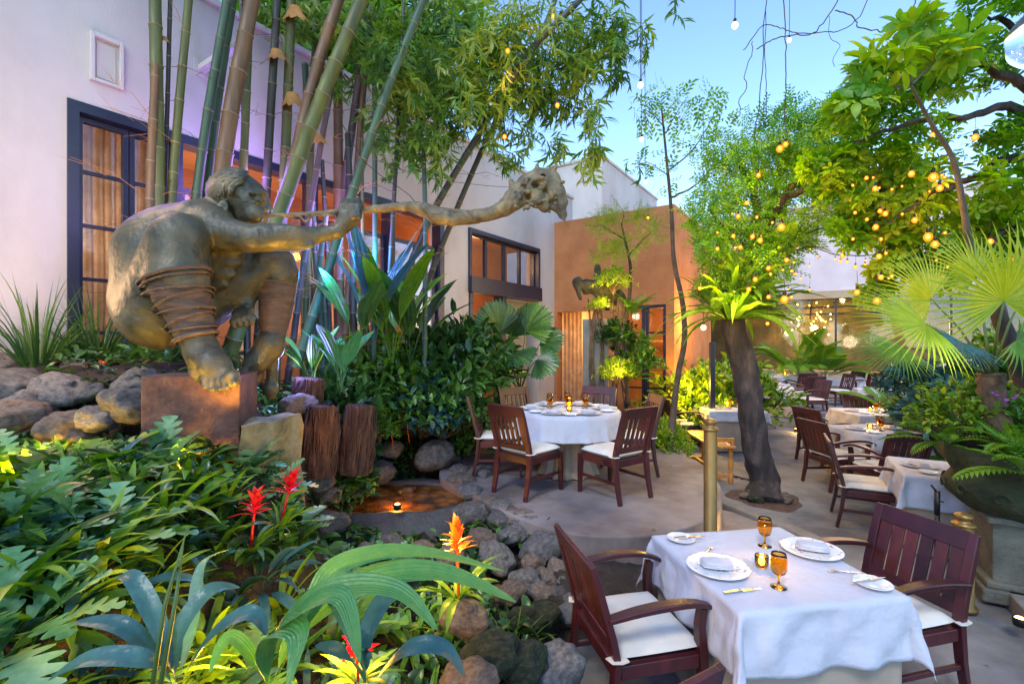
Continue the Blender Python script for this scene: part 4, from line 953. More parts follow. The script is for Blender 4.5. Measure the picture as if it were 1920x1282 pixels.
template('limelance',[('foliage',rosette(20,.34,.042,el=(.5,1.45),bend=(.7,1.5),prof=P_STRAP),LF_LIME_LIT)])
template('lobed0',[('foliage',rosette(20,.40,.20,el=(.6,1.45),bend=(.5,1.4),maker=lambda L,W,e,b: lobed(L,W*.85,6,e,b,.82)),LF_LOBE)])
template('lobed1',[('foliage',rosette(18,.34,.20,el=(.5,1.5),bend=(.3,1.2),maker=lambda L,W,e,b: lobed(L,W*.8,5,e,b,.8)),LF_LOBE)])
template('lobed2',[('foliage',rosette(15,.34,.18,el=(.2,1.2),bend=(.3,1.0),maker=lambda L,W,e,b: lobed(L,W,4,e,b,.65)),LF_MID)])
template('palmgrass',[('foliage',rosette(9,.85,.13,el=(.7,1.4),bend=(1.3,2.1),stem=.3,seg=14,cols=9,pleat=.07) ,LF_PLEAT)])
def bromel(flower):
    a=rosette(18,.36,.045,el=(.3,1.2),bend=(.6,1.3),prof=P_STRAP)
    f=MB()
    for i in range(26):
        az=i*2.4; V,Fa=strip(RNG.uniform(.10,.19)*(1.1-i*.015),.048,7,.25+i*.045,RNG.uniform(-.3,1.0),.3); f.add(V@rotz(az).T+np.array([0,0,.26+.005*i]),Fa,val=RNG.uniform(0,1))
    f.tube([(0,0,0),(0,0,.2),(.0,.0,.36)],[.01,.012,.006],n=6,val=.2)
    return a,f
a,f=bromel(0); template('bromred',[('foliage',a,LF_MID),('flower',f,PT_RED)])
a,f=bromel(1); template('bromorg',[('foliage',a,LF_LIME_LIT),('flower',f,PT_ORG)])
template('grassclump',[('foliage',rosette(75,.85,.020,el=(.8,1.52),bend=(.1,1.3),prof=P_GRASS,seg=7,spread=.08),leafmat('iris_leaf',[(.012,.05,.012),(.035,.11,.02),(.12,.20,.03)],.4,.2))])
template('papyrus',[('foliage',rosette(70,.34,.009,el=(.1,1.4),bend=(.5,1.6),prof=P_GRASS,seg=5,spread=.04),LF_MID)])
template('fern0',[('fronds',rosette(16,.55,.1,el=(.6,1.4),bend=(.9,1.9),maker=lambda L,W,e,b: pinnate(L,L*.16,L*.035,22,e,b,1.25,stem=.1)),LF_FERN)])
template('fern1',[('fronds',rosette(12,.45,.1,el=(.2,1.3),bend=(.8,1.6),maker=lambda L,W,e,b: pinnate(L,L*.22,L*.06,14,e,b,1.1,stem=.15)),LF_FERN)])
template('nestfern',[('fronds',rosette(46,.72,.055,el=(.0,1.4),bend=(.5,1.9),prof=P_STRAP,seg=9,wave=.3,spread=.07),LF_FERN)])
template('areca',[('fronds',rosette(12,.9,.1,el=(.7,1.45),bend=(.7,1.5),maker=lambda L,W,e,b: pinnate(L,L*.34,L*.04,18,e,b,.95,stem=.25)),LF_FERN)])
def shrubmb(n,r,leaf,lw,h=1.0,prof=P_OVAL,per=6,seg=3,flat=.0,droop=.5):
    m=MB(); pr=strip(1,1,seg,.15,droop,.2,prof)
    c=RNG.normal(size=(n,3)); c/=np.linalg.norm(c,axis=1)[:,None]; c[:,2]=abs(c[:,2])*1.0-.15
    rad=r*RNG.uniform(.35,1.0,n)**.6*(1+.25*np.sin(c[:,0]*7+c[:,1]*5)*np.cos(c[:,2]*6)); C=c*rad[:,None]; C[:,2]=C[:,2]*h+r*h*.35
    for q in range(per):
        D=c*.6+RNG.normal(size=(n,3))*.6; D[:,2]+=.15-flat
        s_=leaf*RNG.uniform(.6,1.2,n); M=frames(D,roll=RNG.uniform(-.7,.7,n))*np.stack([s_*lw,s_,s_],1)[:,None,:]
        m.scatter(pr,M,C+RNG.normal(size=(n,3))*leaf*.25)
    return m,C
def shrub(key,n,r,leaf,lw,mat,**k):
    m,C=shrubmb(n,r,leaf,lw,**k); s_=MB()
    for i in range(0,min(n,200),9): s_.tube([(0,0,-.1),tuple(C[i]*.5+np.array([0,0,-.02])),tuple(C[i])],[.009,.006,.003],n=4,cap=False)
    template(key,[('foliage',m,mat),('stem',s_,MTWIG)])
shrub('shrubdark',240,.5,.12,.42,LF_DARK)
shrub('shrubdark2',200,.5,.16,.35,LF_DARK,per=5)
shrub('shrubteal',170,.5,.15,.5,LF_TEAL,per=5)
shrub('shrubmid',220,.5,.09,.5,LF_MID)
shrub('shrublime',240,.5,.085,.35,LF_LIME_LIT)
shrub('shrubfine',420,.5,.07,.25,LF_MID)
TH=lambda x,y: hz(x,y)
def pl(key,name,px,Y,label,sc=1,cat='plant',group=None,z=None,rz=None,tilt=(0,0),dz=0):
    X=(px-CX)/F*Y; z=TH(X,Y) if z is None else z
    return plant(key,name,X,Y,z-.02+dz,sc,RNG.uniform(0,6.28) if rz is None else rz,label,cat,group,tilt)
G1='leafy plants filling the foreground bed'
names={'bluelance0':('lance_leaf_plant','blue green plant with long arching lance leaves'),'bluelance1':('lance_leaf_plant','blue green plant with drooping lance leaves'),
'greenlance0':('strap_leaf_plant','green plant with long strap leaves'),'greenlance1':('strap_leaf_plant','green plant with short arching leaves'),'limelance':('strap_leaf_plant','lime yellow plant with upright strap leaves'),
'lobed0':('lobed_fern','silvery green plant with deeply lobed fronds'),'lobed1':('lobed_fern','pale green plant with lobed leaves'),'lobed2':('lobed_fern','dark green plant with low lobed leaves')}
def where(px,Y):
    h='far left' if px<120 else 'left' if px<300 else 'left centre' if px<480 else 'centre' if px<680 else 'right part'
    v='front row' if Y<1.75 else 'second row' if Y<2.1 else 'middle' if Y<2.5 else 'back row'
    return h,v
seen={}
FG=[]
for Y0,keys,pxs,sc in ((3.0,('lobed0','lobed1','greenlance1','lobed0'),(0,60,125,190,250,320,385,450,510,560),(.62,.85)),
                       (2.65,('lobed1','greenlance0','limelance','lobed2','greenlance1'),(10,60,120,180,240,300,360,420,480,540,600),(.75,1.0)),
                       (2.3,('greenlance0','lobed2','greenlance1','bluelance0','limelance'),(0,55,115,175,235,300,360,420,480,540,600,655),(.75,1.05)),
                       (2.0,('lobed0','greenlance0','bluelance0','lobed1','greenlance1','bluelance1','limelance'),(15,75,140,200,265,330,395,455,520,585,650,720),(.7,1.0)),
                       (1.72,('bluelance0','lobed1','greenlance0','bluelance1','limelance','lobed2','bluelance0'),(0,65,130,195,260,330,400,470,540,610,690,770),(.65,.9)),
                       (1.45,('lobed0','bluelance1','greenlance0','limelance','bluelance0','greenlance1'),(20,120,210,300,400,500,600,690),(.65,.85)),(1.22,('bluelance1','bluelance0','greenlance1'),(0,60,120,185,250,320,390,470,560,650),(.45,.65))):
    for i,px in enumerate(pxs): FG.append((keys[i%len(keys)],px+RNG.uniform(-18,18),Y0+RNG.uniform(-.1,.1),RNG.uniform(*sc)))
for px,Y_,k_,s__ in ((20,1.55,'greenlance0',.9),(70,1.5,'greenlance1',.9),(120,1.62,'limelance',.9),(150,1.4,'bluelance1',.8),(40,1.32,'greenlance1',.8),(95,1.28,'limelance',.7),(215,1.5,'greenlance0',.85),(180,1.85,'limelance',.9),(60,1.9,'lobed1',.9),(260,1.85,'limelance',.8),(0,1.8,'greenlance0',1.0),(300,1.4,'greenlance0',.7),(380,1.35,'bluelance0',.8),(455,1.55,'bluelance1',.85),(560,1.5,'lobed1',.8),(620,1.75,'bluelance0',.9)): FG.append((k_,px,Y_,s__))
FG.sort(key=lambda q:(q[0],q[1]))
cnt={}
for k,px,Y,sc in FG:
    nm,lab=names[k]; h,v=where(px,Y); base=f'{lab}, {v}, {h}'
    cnt[base]=cnt.get(base,0)+1
    if cnt[base]>1: base+=[', second along',', third along',', fourth along',', fifth along',', sixth along'][min(cnt[base]-2,4)]
    pl(k,nm,px,Y,base,sc,group=G1)
# palm grass with the big pleated leaves: a few leaves placed by hand so they sweep right
def sweep(key_name,leaves,label,mat=LF_PLEAT,cols=15,pleat=.03,name='palm_grass'):
    r=empty(name,leaves[0][0][0],0,label,"plant"); b=Vector(leaves[0][0][0])
    for P,W in leaves:
        Ps=spline([Vector(p) for p in P],11,False); n=len(Ps); Pn=np.array([tuple(p-b) for p in Ps]); T=np.gradient(Pn,axis=0); T/=np.linalg.norm(T,axis=1)[:,None]
        up=np.array([0,0,1.]); A=np.cross(T,up); A/=np.linalg.norm(A,axis=1)[:,None]; Bn=np.cross(A,T); ro=.40*(1 if P[-1][0]>P[0][0] else -1); A,Bn=A*math.cos(ro)-Bn*math.sin(ro),Bn*math.cos(ro)+A*math.sin(ro)
        t=np.linspace(0,1,n); tt=np.clip((t-.12)/.88,0,1); w=W/2*np.maximum(np.sin(math.pi*tt**.85)**.75,.03)
        V=np.zeros((n,cols,3))
        for j,u in enumerate(np.linspace(-1,1,cols)):
            h=(.30*abs(u)+pleat*(1 if j%2 else -1))*w; V[:,j]=Pn+A*(u*w)[:,None]+Bn*h[:,None]
        MB().grid(V[:, ::-1],val=RNG.uniform(.3,.9)).obj('leaf',mat,r,smooth=(mat is LF_TEAL))
    return r
def q(px,py,Y): return tuple(at(px,py,Y))
b0=q(505,1300,1.45)
sweep('a',[([b0,q(560,1180,1.5),q(690,1090,1.6),q(830,1075,1.7),q(968,1128,1.75)],.105),([b0,q(580,1150,1.5),q(640,1060,1.6),q(780,1035,1.75),q(945,1070,1.95)],.08),
 ([b0,q(520,1190,1.45),q(610,1110,1.42),q(740,1105,1.42),q(820,1180,1.4)],.085),([b0,q(510,1220,1.42),q(560,1150,1.35),q(640,1120,1.3),q(675,1240,1.25)],.075),
 ([b0,q(500,1230,1.4),q(520,1180,1.35),q(560,1190,1.3),q(540,1290,1.22)],.085),([b0,q(478,1240,1.42),q(430,1195,1.4),q(392,1260,1.36)],.05)],
 'palm grass with very large bright green pleated leaves arching right over the bed')
sweep('b',[([q(330,1290,1.3),q(330,1200,1.32),q(390,1110,1.38),q(450,1100,1.45)],.055),([q(330,1290,1.3),q(300,1180,1.3),q(250,1085,1.35),q(215,1085,1.4)],.05),([q(330,1290,1.3),q(240,1180,1.28),q(140,1165,1.3)],.05),([q(330,1290,1.3),q(280,1240,1.22),q(170,1235,1.2),q(90,1275,1.2)],.055),([q(330,1290,1.3),q(400,1190,1.3),q(470,1150,1.3),q(500,1190,1.3)],.055),([q(330,1290,1.3),q(360,1180,1.5),q(380,1060,1.6),q(430,1030,1.7)],.045)],'bluish lance leaves fanning from the bare stalk at the front of the bed',LF_TEAL,5,.03,'blue_leaf_plant')
sweep('c',[([q(690,1290,1.5),q(690,1180,1.5),q(740,1110,1.6),q(800,1140,1.6)],.06),([q(690,1290,1.5),q(660,1180,1.5),q(600,1090,1.6)],.055),([q(690,1290,1.5),q(760,1220,1.45),q(830,1215,1.45),q(870,1265,1.45)],.06),([q(690,1290,1.5),q(650,1230,1.4),q(590,1210,1.35)],.06)],'glossy dark blue green leaves beneath the pleated palm grass',LF_TEAL,5,.03,'blue_leaf_plant')
m=MB(); 
for P in ([q(285,1290,1.2),q(310,1130,1.25),q(352,988,1.3)],[q(300,1290,1.2),q(330,1120,1.25),q(345,1010,1.32)]): m.tube(P,[.006,.005,.0015],n=6)
tag(m.obj('bare_stalk',MSTEM),'thin bare green leaf stalk standing up in the front of the bed','stalk')
for px,Y,z,k,l,s_ in ((470,2.3,1.0,'bromred','bromeliad with red flower spike in the upper bed',.62),(525,2.45,1.06,'bromred','second bromeliad with open red bracts behind the first',.6),(672,1.7,.80,'bromred','bromeliad with red and yellow bracts low in front of the palm grass',.45),(860,2.4,.72,'bromorg','bromeliad with large orange bracts above lime leaves',.8)):
    X=(px-CX)/F*Y; plant(k,'bromeliad',X,Y,z,s_,RNG.uniform(0,6),l,'flower','flowering bromeliads',tilt=(.15,.25 if k=='bromred' else 0))
for px,Y,s_,l in ((900,2.55,1.0,'narrow leaved papyrus like tuft left of the mossy boulders'),(960,2.75,.9,'narrow leaved tuft between the river stones'),(930,2.25,.8,'narrow leaved tuft low beside the mossy boulder'),(985,2.35,.7,'narrow leaved tuft beside the nearest armchair'),(840,2.9,.8,'narrow leaved tuft behind the orange bromeliad')):
    pl('papyrus','grass_tuft',px,Y,l,s_,'grass tuft','narrow leaved tufts among the stones')
pl('lobed1','lobed_fern',985,2.2,'small pale lobed fern on the dark bank left of the nearest armchair',.55); pl('greenlance1','strap_leaf_plant',800,2.1,'short green plant under the big pleated leaves',.7); pl('fern1','small_fern',1000,2.5,'small feathery fern at the foot of the mossy boulder',.45,'fern'); pl('greenlance0','strap_leaf_plant',770,2.5,'strap leaved plant in front of the pond rim',.75); pl('limelance','strap_leaf_plant',825,2.7,'lime strap leaved plant lit from below beside the orange bromeliad',.8)
pl('greenlance0','strap_leaf_plant',720,3.75,'strap leaves in front of the pond rim, left part',.7); pl('lobed0','lobed_fern',680,3.6,'lobed fern in front of the pond rim at left',.8); pl('limelance','strap_leaf_plant',770,3.85,'lime strap leaves right before the pond rim',.7); pl('greenlance1','strap_leaf_plant',815,3.7,'small arching leaves before the right end of the pond rim',.6)
pl('greenlance1','strap_leaf_plant',700,2.6,'short leaved plant left of the pond lamp',.8); pl('lobed0','lobed_fern',735,3.6,'lime lit lobed fern beside the pond lamp',.6,dz=.1); pl('bluelance1','lance_leaf_plant',640,3.1,'drooping blue green plant at the near edge of the pond',.9); pl('bluelance0','lance_leaf_plant',860,1.75,'blue green lance plant at the lower right end of the bed',.6)
pl('fern1','small_fern',880,3.3,'small fern before the pile of river stones',.5,'fern')
# iris like clumps by the wall
pl('grassclump','iris_clump',70,3.75,'tall dark clump of sword leaves against the white wall, left one',.95,'grass clump','sword leaved clumps',z=1.80); pl('grassclump','iris_clump',185,4.05,'tall dark clump of sword leaves under the left window',.85,'grass clump','sword leaved clumps',z=1.82); pl('grassclump','iris_clump',130,4.1,'smaller clump of sword leaves between the two tall ones',.6,'grass clump','sword leaved clumps',z=1.82)
# mid garden
MG=[('shrubdark',590,4.7,.9,'broadleaf_shrub','dark leafy shrub just right of the statue'),('shrubdark2',700,6.0,1.15,'broadleaf_shrub','large dark shrub below the blue lit paddle leaves'),('shrubteal',770,6.2,1.0,'broadleaf_shrub','blue green big leaved shrub in the middle of the garden'),
('shrubdark',830,6.0,1.2,'broadleaf_shrub','dark shrub left of the fan palm'),('shrubmid',842,6.3,.9,'broadleaf_shrub','mid green shrub above the yellow flower'),('shrubdark2',880,6.6,1.0,'broadleaf_shrub','dark shrub under the fan palm'),('shrubdark',960,7.4,.9,'broadleaf_shrub','low dark shrub behind the round table'),('shrubmid',1020,7.6,.6,'broadleaf_shrub','small green shrub behind the back right side chair'),
('shrubteal',775,6.05,.6,'broadleaf_shrub','low blue green shrub at the back of the pond'),('shrubdark',862,6.2,.5,'broadleaf_shrub','low dark shrub left of the round platform'),('shrubfine',860,7.2,1.3,'broadleaf_shrub','fine leaved shrub against the white wall pier'),('shrubteal',625,4.9,.6,'broadleaf_shrub','blue green shrub over the tree fern stumps'),('shrubmid',700,5.6,.6,'broadleaf_shrub','green tangle at the back left of the pond'),('shrubfine',665,5.2,.8,'broadleaf_shrub','fine leaved tangle behind the stumps'),('shrublime',745,6.1,.5,'broadleaf_shrub','lime green sprig glowing in the dark shrubs'),('shrubdark',620,5.0,1.0,'broadleaf_shrub','dark shrub behind the upright strap plants'),('shrubdark2',620,5.3,1.2,'broadleaf_shrub','tall dark big leaved shrub behind the crossing bamboo'),('shrubmid',705,6.2,1.5,'broadleaf_shrub','tall mid green shrub under the paddle leaves'),('shrubdark',835,6.6,1.7,'broadleaf_shrub','tallest dark shrub against the white pier'),('shrubteal',800,6.0,1.0,'broadleaf_shrub','blue green leaves spilling in the middle of the garden'),('shrubdark2',870,7.3,1.6,'broadleaf_shrub','tall dark shrub left behind the fan palm'),('shrublime',825,5.9,.4,'broadleaf_shrub','light green sprig at the edge of the dark shrubs'),('shrubdark2',790,6.6,1.5,'broadleaf_shrub','tall dark shrub against the house behind the garden')]
for k,px,Y,s_,nm,l in MG:
    X=(px-CX)/F*Y; z=max(TH(X,Y),.3)+(.6 if 600<px<880 and Y>5.1 else .1); plant(k,nm,X,Y,z,s_,RNG.uniform(0,6),l,'shrub','shrubs of the middle garden')
for px,py,Y,l in ((760,775,5.75,'yellow orange flower cluster in the shade of the shrubs'),(730,785,5.7,'small yellow flower left of the larger cluster')):
    f=MB()
    for i in range(22): V,Fa=strip(RNG.uniform(.05,.1),.02,4,RNG.uniform(-.4,1.2),.6,.3); f.add(V@rotz(i*2.4).T,Fa,val=RNG.random())
    f.tube([(0,0,0),(.05,0,-.35)],.006,n=5); o=f.obj('yellow_flower',PT_ORG,loc=q(px,py,Y)); tag(o,l,'flower')
# upright broad strap plants right of the statue
def broad(px,py,Y,hs,label,mat,W=.13,n=5,spread=.5,name='broad_leaf_plant',key=None):
    r=empty(name,q(px,py,Y),0,label,'plant'); s_=MB()
    for i in range(n):
        az=2*math.pi*i/n+RNG.uniform(-.4,.4); L=hs*RNG.uniform(.75,1.1); tl_=RNG.uniform(.15,.5)*spread*2
        V,Fa=strip(L,W*RNG.uniform(.7,1.05),18,1.5-tl_*.4,tl_+RNG.uniform(.2,.8),.22,lambda t:P_OVAL(t),cols=9,stem=.42,pleat=.04,wave=.10)
        MB().add(V@rotz(az).T,Fa,val=RNG.uniform(.1,.95)).obj('leaf',mat,r,smooth=False)
    return r
broad(640,735,4.4,.75,'upright plant with pale green pleated leaves behind the stumps',LF_PLEAT,.16,6); broad(585,735,4.5,.8,'upright dark strap leaved plant right of the statue foot',LF_MID,.09,8); broad(670,680,5.0,1.0,'paddle leaved plant before the blue lit bamboo',LF_DARK,.22,5,.4)
broad(735,700,5.6,1.7,'giant bird of paradise with tall paddle leaves glowing blue and green',LF_MID,.25,8,.42,'bird_of_paradise'); broad(770,700,5.9,1.5,'second bird of paradise with tall paddle leaves beside the white pier',LF_DARK,.24,7,.5,'bird_of_paradise')
broad(700,680,5.4,1.7,'tall narrow paddle plant with blue lit blades',LF_TEAL,.16,6,.18,'bird_of_paradise')
# fan palm of the middle garden (undivided round leaves)
def licuala(px,py,Y):
    r=empty('round_leaf_fan_palm',q(px,py,Y),0,'fan palm with wide pleated round leaves behind the round table, before the white wall','palm'); s_=MB(); b=Vector(q(px,py,Y))
    for (hx,hy,Rd,ax,ay,dY) in ((938,622,.52,-.35,.8,0),(985,620,.52,.6,.55,.1),(1012,645,.42,.95,.15,.0),(915,655,.50,-.9,.0,-.2),(1005,675,.40,.9,-.35,-.25),(962,662,.45,.2,-.2,-.4),(925,685,.42,-.6,-.4,-.3),(960,630,.45,.1,.7,.25)):
        hub=Vector(q(hx,hy,Y+dY)); D=Vector((ax,-.45 if ay<.5 else -.15,ay)).normalized()
        M=frames([tuple(D)],[(0,-.8,.55)])[0]
        f=fan(Rd,22,1.25,droop=.5,fold=.22,cup=.12,split=.93); f.xf(M,tuple(hub-b)); f.obj('leaf',LF_DARK if hy!=620 else LF_MID,r,smooth=False)
        mid=b.lerp(hub,.55)+Vector((0,0,.08)); s_.tube([Vector((0,0,0)),mid-b,hub-b],[.012,.009,.007],n=5)
    s_.obj('stem',MSTEM,r)
licuala(975,735,7.4)
# hedge and accent plants on the right of the orange building
for k,px,Y,z,s_,l in (('shrublime',1288,9.9,.3,1.8,'yellow variegated bush lit by a lamp at the corner of the orange building'),('shrubmid',1328,10.4,.2,2.2,'green bush left of the leaning tree trunk'),('shrubmid',1378,10.6,.2,2.3,'green bush directly behind the leaning tree trunk'),('shrubdark',1300,9.7,.0,1.2,'dark low shrub beneath the yellow variegated bush'),('shrublime',1262,6.9,.35,.7,'lime bush glowing behind the liana trunk'),('shrublime',1245,7.3,.4,.75,'yellow lit bush right of the round table'),('fern0',1232,7.0,.46,.9,'lit fern at the foot of the mossy column')):
    plant(k,'bush' if 'fern' not in k else 'fern',(px-CX)/F*Y,Y,z,s_,RNG.uniform(0,6),l,'bush' if 'fern' not in k else 'fern')
for k,px,Y,z,s_,l in (('areca',1682,9.4,.3,1.25,'arching areca palm behind the third table'),('areca',1745,8.6,.3,.9,'smaller areca palm right of the arching one'),('areca',1490,15.6,.8,1.9,'dark potted palm before the glazed pavilion, left one'),('areca',1545,15.4,.8,1.7,'dark potted palm before the glazed pavilion, right one'),('areca',1790,6.2,.35,.8,'bright green feather palm left of the urn'),('areca',1835,5.6,.6,.7,'feather palm close behind the urn')):
    plant(k,'areca_palm',(px-CX)/F*Y,Y,z,s_,RNG.uniform(0,6),l,'palm','feathery palms')
for k,px,Y,z,s_,l in (('shrubmid',1740,7.6,.5,1.2,'broad leafed shrub behind the slatted chair at right'),('shrubdark2',1800,6.6,.8,1.3,'dark shrub behind the urn palm'),('shrubteal',1790,5.4,.95,.9,'pale leaved shrub left of the palm trunk'),('shrubdark',1880,5.2,.7,1.0,'dark shrub at the right edge behind the urn'),('shrubdark',1690,8.3,.1,.8,'low dark shrub behind the slatted chair'),('shrubmid',1900,6.8,1.2,1.6,'tall shrub at the right edge'),('shrubdark',1650,11.5,.1,1.0,'dark shrub beside the small far table'),('shrubteal',1720,6.9,1.15,.9,'grey green leaves reaching left over the third table')):
    plant(k,'garden_shrub',(px-CX)/F*Y,Y,z,s_,RNG.uniform(0,6),l,'shrub','shrubs along the right side')
for px,Y,z,w,hh,l in ((1725,8.0,0,.38,.55,'tan square planter box under the palms'),(1768,6.9,0,.75,.5,'long dark planter box right of the slatted chairs')):
    m=MB(); m.box((0,0,hh/2),(w,.35,hh)); m.box((0,0,hh-.02),(w+.03,.38,.05)); o=m.obj('planter_box',MTAN if 'tan' in l else MSTEEL,smooth=False,bevel=.01,loc=((px-CX)/F*Y,Y,z)); tag(o,l,'planter')
# right bottom bed plants
for k,X,Y,s_,l in (('fern1',3.45,2.65,.8,'fern spilling in the dark bed at the lower right edge'),('fern1',3.75,3.15,.8,'fern in the dark bed below the urn'),('shrubdark',4.1,3.2,.4,'low dark plant at the foot of the urn pedestal'),('fern1',3.2,2.2,.55,'small fern at the lower right corner of the bed'),('papyrus',3.65,2.9,.7,'grassy tuft in the lower right bed')):
    plant(k,'bed_fern',X,Y,.03,s_,RNG.uniform(0,6),l,'fern')
# ------------------------------------------------------------------ stones
import bmesh
RK=[]
MROCKS=[noisemat('river_stone',[(.3,(.045,.043,.043)),(.5,(.105,.098,.092)),(.7,(.19,.175,.155))],5,.75,.5,30,detail=9,objrand=.35),noisemat('warm_river_stone',[(.3,(.07,.05,.035)),(.5,(.15,.108,.08)),(.7,(.25,.19,.145))],5,.75,.5,30,detail=9,objrand=.3),MMOSS]
for v in range(5):
    bm=bmesh.new(); bmesh.ops.create_icosphere(bm,subdivisions=4,radius=1)
    for vt in bm.verts:
        c=vt.co; n1=mnoise.noise(c*1.1+Vector((v*9,0,0)))*.36+mnoise.noise(c*2.6+Vector((0,v*7,0)))*.14+mnoise.noise(c*7+Vector((v,0,0)))*.035; vt.co=c*(1+n1)
    me=bpy.data.meshes.new('stone'); bm.to_mesh(me); bm.free()
    for p in me.polygons: p.use_smooth=True
    for mi in range(3):
        m2=me.copy(); m2.materials.append(MROCKS[mi]); RK.append(m2)
def rock(x,y,z,r,label,mi=0,sq=.7,group='river stones in the garden'):
    o=bpy.data.objects.new('stone',RK[RNG.integers(0,5)*3+mi]); COL.objects.link(o); o.location=(x,y,z); o.scale=(r*RNG.uniform(.95,1.25),r*RNG.uniform(.8,1.1),r*sq*RNG.uniform(.85,1.15)); o.rotation_euler=(RNG.uniform(-.25,.25),RNG.uniform(-.25,.25),RNG.uniform(0,6)); return tag(o,label,'stone',group)
RL=[(870,905,.42,30,1,''),(905,888,.46,20,0,''),(862,882,.45,18,0,''),(888,925,.42,24,0,''),(918,946,.40,20,1,''),(938,952,.42,18,0,''),(960,960,.42,15,1,''),(935,975,.38,20,0,''),(975,975,.38,22,1,''),(992,992,.34,30,0,''),(960,1005,.36,22,0,''),(1020,1030,.30,36,0,''),(1000,1055,.30,24,1,''),(1045,1062,.27,17,1,''),(1022,1082,.26,18,1,''),(985,1090,.30,26,0,''),(1050,1090,.22,15,0,''),(960,1110,.32,25,1,''),(1010,1110,.26,20,1,''),(1040,1120,.2,22,0,''),(930,1045,.36,28,0,''),(905,1010,.38,22,1,''),(880,965,.42,26,0,''),(845,858,.47,20,0,''),(1062,1140,.18,28,0,''),(1020,1150,.25,30,2,''),(985,1160,.3,28,2,''),(1010,1010,.32,14,1,'')]
adj=['round grey','pale','speckled','brownish','flat','small','smooth','long']
for i,(px,py,z,r,mi,_) in enumerate(RL):
    p=gp(px,py,z); nm=adj[i%8]; loc_='beside the pond rim' if px<900 else 'below the edge of the round platform' if py<1000 else 'left of the nearest armchair' if px>1000 else 'in the middle of the stone pile'
    o=rock(p.x,p.y,z,r*p.y/F*1.15,f'{nm} {["grey","warm brown","mossy"][mi]} river stone {loc_}, number {i+1} from the pond' if False else f'{["grey","warm brown","mossy"][mi]} {["river stone","cobble","pebble","stone"][i%4]} {loc_}, {["next to a larger one","half hidden by leaves","at the outer edge","against its neighbours","wedged in the pile","lying on soil"][i%6]}',mi)
for px,py,Y,r,mi,l in ((915,1225,2.25,50,2,'large mossy boulder on the bank near the nearest armchair'),(872,1150,2.5,36,1,'tan boulder below the big pleated leaves'),(985,1235,2.3,40,2,'mossy boulder at the bottom of the bank'),(1050,1245,2.35,42,0,'dark slab like stone beneath the nearest armchair'),(880,1270,2.0,40,1,'brown boulder at the bottom edge of the photo'),(735,838,5.9,22,1,'rounded stone behind the pond'),(815,850,5.9,32,0,'bluish grey stone at the right back of the pond'),(712,882,5.45,26,0,'wet stone lying in the back of the pond'),(590,900,4.3,30,0,'grey stone left of the pond'),(612,925,4.4,22,1,'brown stone at the left end of the pond'),(735,1015,3.75,20,0,'stone in front of the pond rim near the lamp'),(790,1025,3.7,22,1,'smooth stone in front of the pond rim'),(690,1030,3.6,20,0,'grey stone before the pond, left'),(845,1030,3.6,22,1,'stone between pond and stone pile'),(615,975,4.1,26,0,'stone left of the pond lamp'),
  (30,722,3.5,48,0,'long grey boulder at the left edge of the photo'),(110,728,3.45,44,0,'broad grey boulder under the sword leaves'),(172,730,3.5,30,0,'bluish boulder next to the broad grey one'),(258,712,3.6,34,0,'boulder beside the statue plinth'),(240,755,3.25,44,0,'flat boulder left of the statue plinth'),(35,775,3.1,38,1,'brown boulder at the left edge below the long one'),(120,800,3.1,46,1,'flat brownish boulder above the lobed ferns'),(185,780,3.2,36,0,'boulder in the row left of the plinth'),(60,758,3.3,40,0,'flat boulder in front of the long grey one'),(150,690,3.8,22,1,'small tan stone under the left window'),(10,680,3.8,30,1,'small brown stone by the wall at far left'),(130,682,3.9,18,1,'little tan stone by the sword leaves'),(560,755,4.3,26,1,'stone behind the statue support')):
    p=at(px,py,Y); rock(p.x,p.y,p.z-.02,r*Y/F*1.12,l,mi,.62 if px<400 else .75,'boulders of the garden bank')
# tree fern stumps
MFIB=noisemat('fibrous_stump',[(.25,(.02,.010,.008)),(.5,(.07,.032,.020)),(.8,(.20,.10,.055))],6,.95,1,30,detail=12,sq=(2.5,2.5,.5))
for px,py,Y,r,h_,l in ((598,870,4.2,.135,.50,'fibrous brown tree fern stump beside the yellow stone'),(668,866,4.45,.135,.52,'cut reddish log stump, right of the fibrous one'),(575,760,4.45,.12,.25,'short stump behind the statue')):
    m=MB(); rg=np.random.default_rng(int(px)); nz_=24; zs=np.linspace(-.1,h_,22)
    m.lathe([(r*(1.0-.05*z/h_+.05*math.sin(z*23+px)),z) for z in zs]+[(r*.6,h_+.01),(0,h_-.01)],40,wob=lambda z,t: .10*np.sin(t*2+z*7)+.06*np.sin(t*7+z*19)+.05*np.sin(t*13-z*9)+.03*np.sin(t*29+z*40))
    for k in range(90):
        t0=rg.uniform(0,6.28); zz=np.linspace(rg.uniform(-.1,h_*.5),h_*rg.uniform(.7,1.05),6); t0s=t0+np.cumsum(rg.normal(0,.06,6)); rr=r*(1.04-.05*zz/h_)*(1+.10*np.sin(t0s*2+zz*7)+.06*np.sin(t0s*7+zz*19)+.05*np.sin(t0s*13-zz*9))
        m.tube(np.stack([rr*np.cos(t0s),rr*np.sin(t0s),zz],1),rg.uniform(.004,.012),n=4,cap=False)
    b=at(px,py,Y); o=m.obj('stump',MFIB,loc=(b.x,b.y,b.z)); tag(o,l,'stump')
    o.rotation_euler=(RNG.uniform(-.1,.1),RNG.uniform(-.1,.1),0)
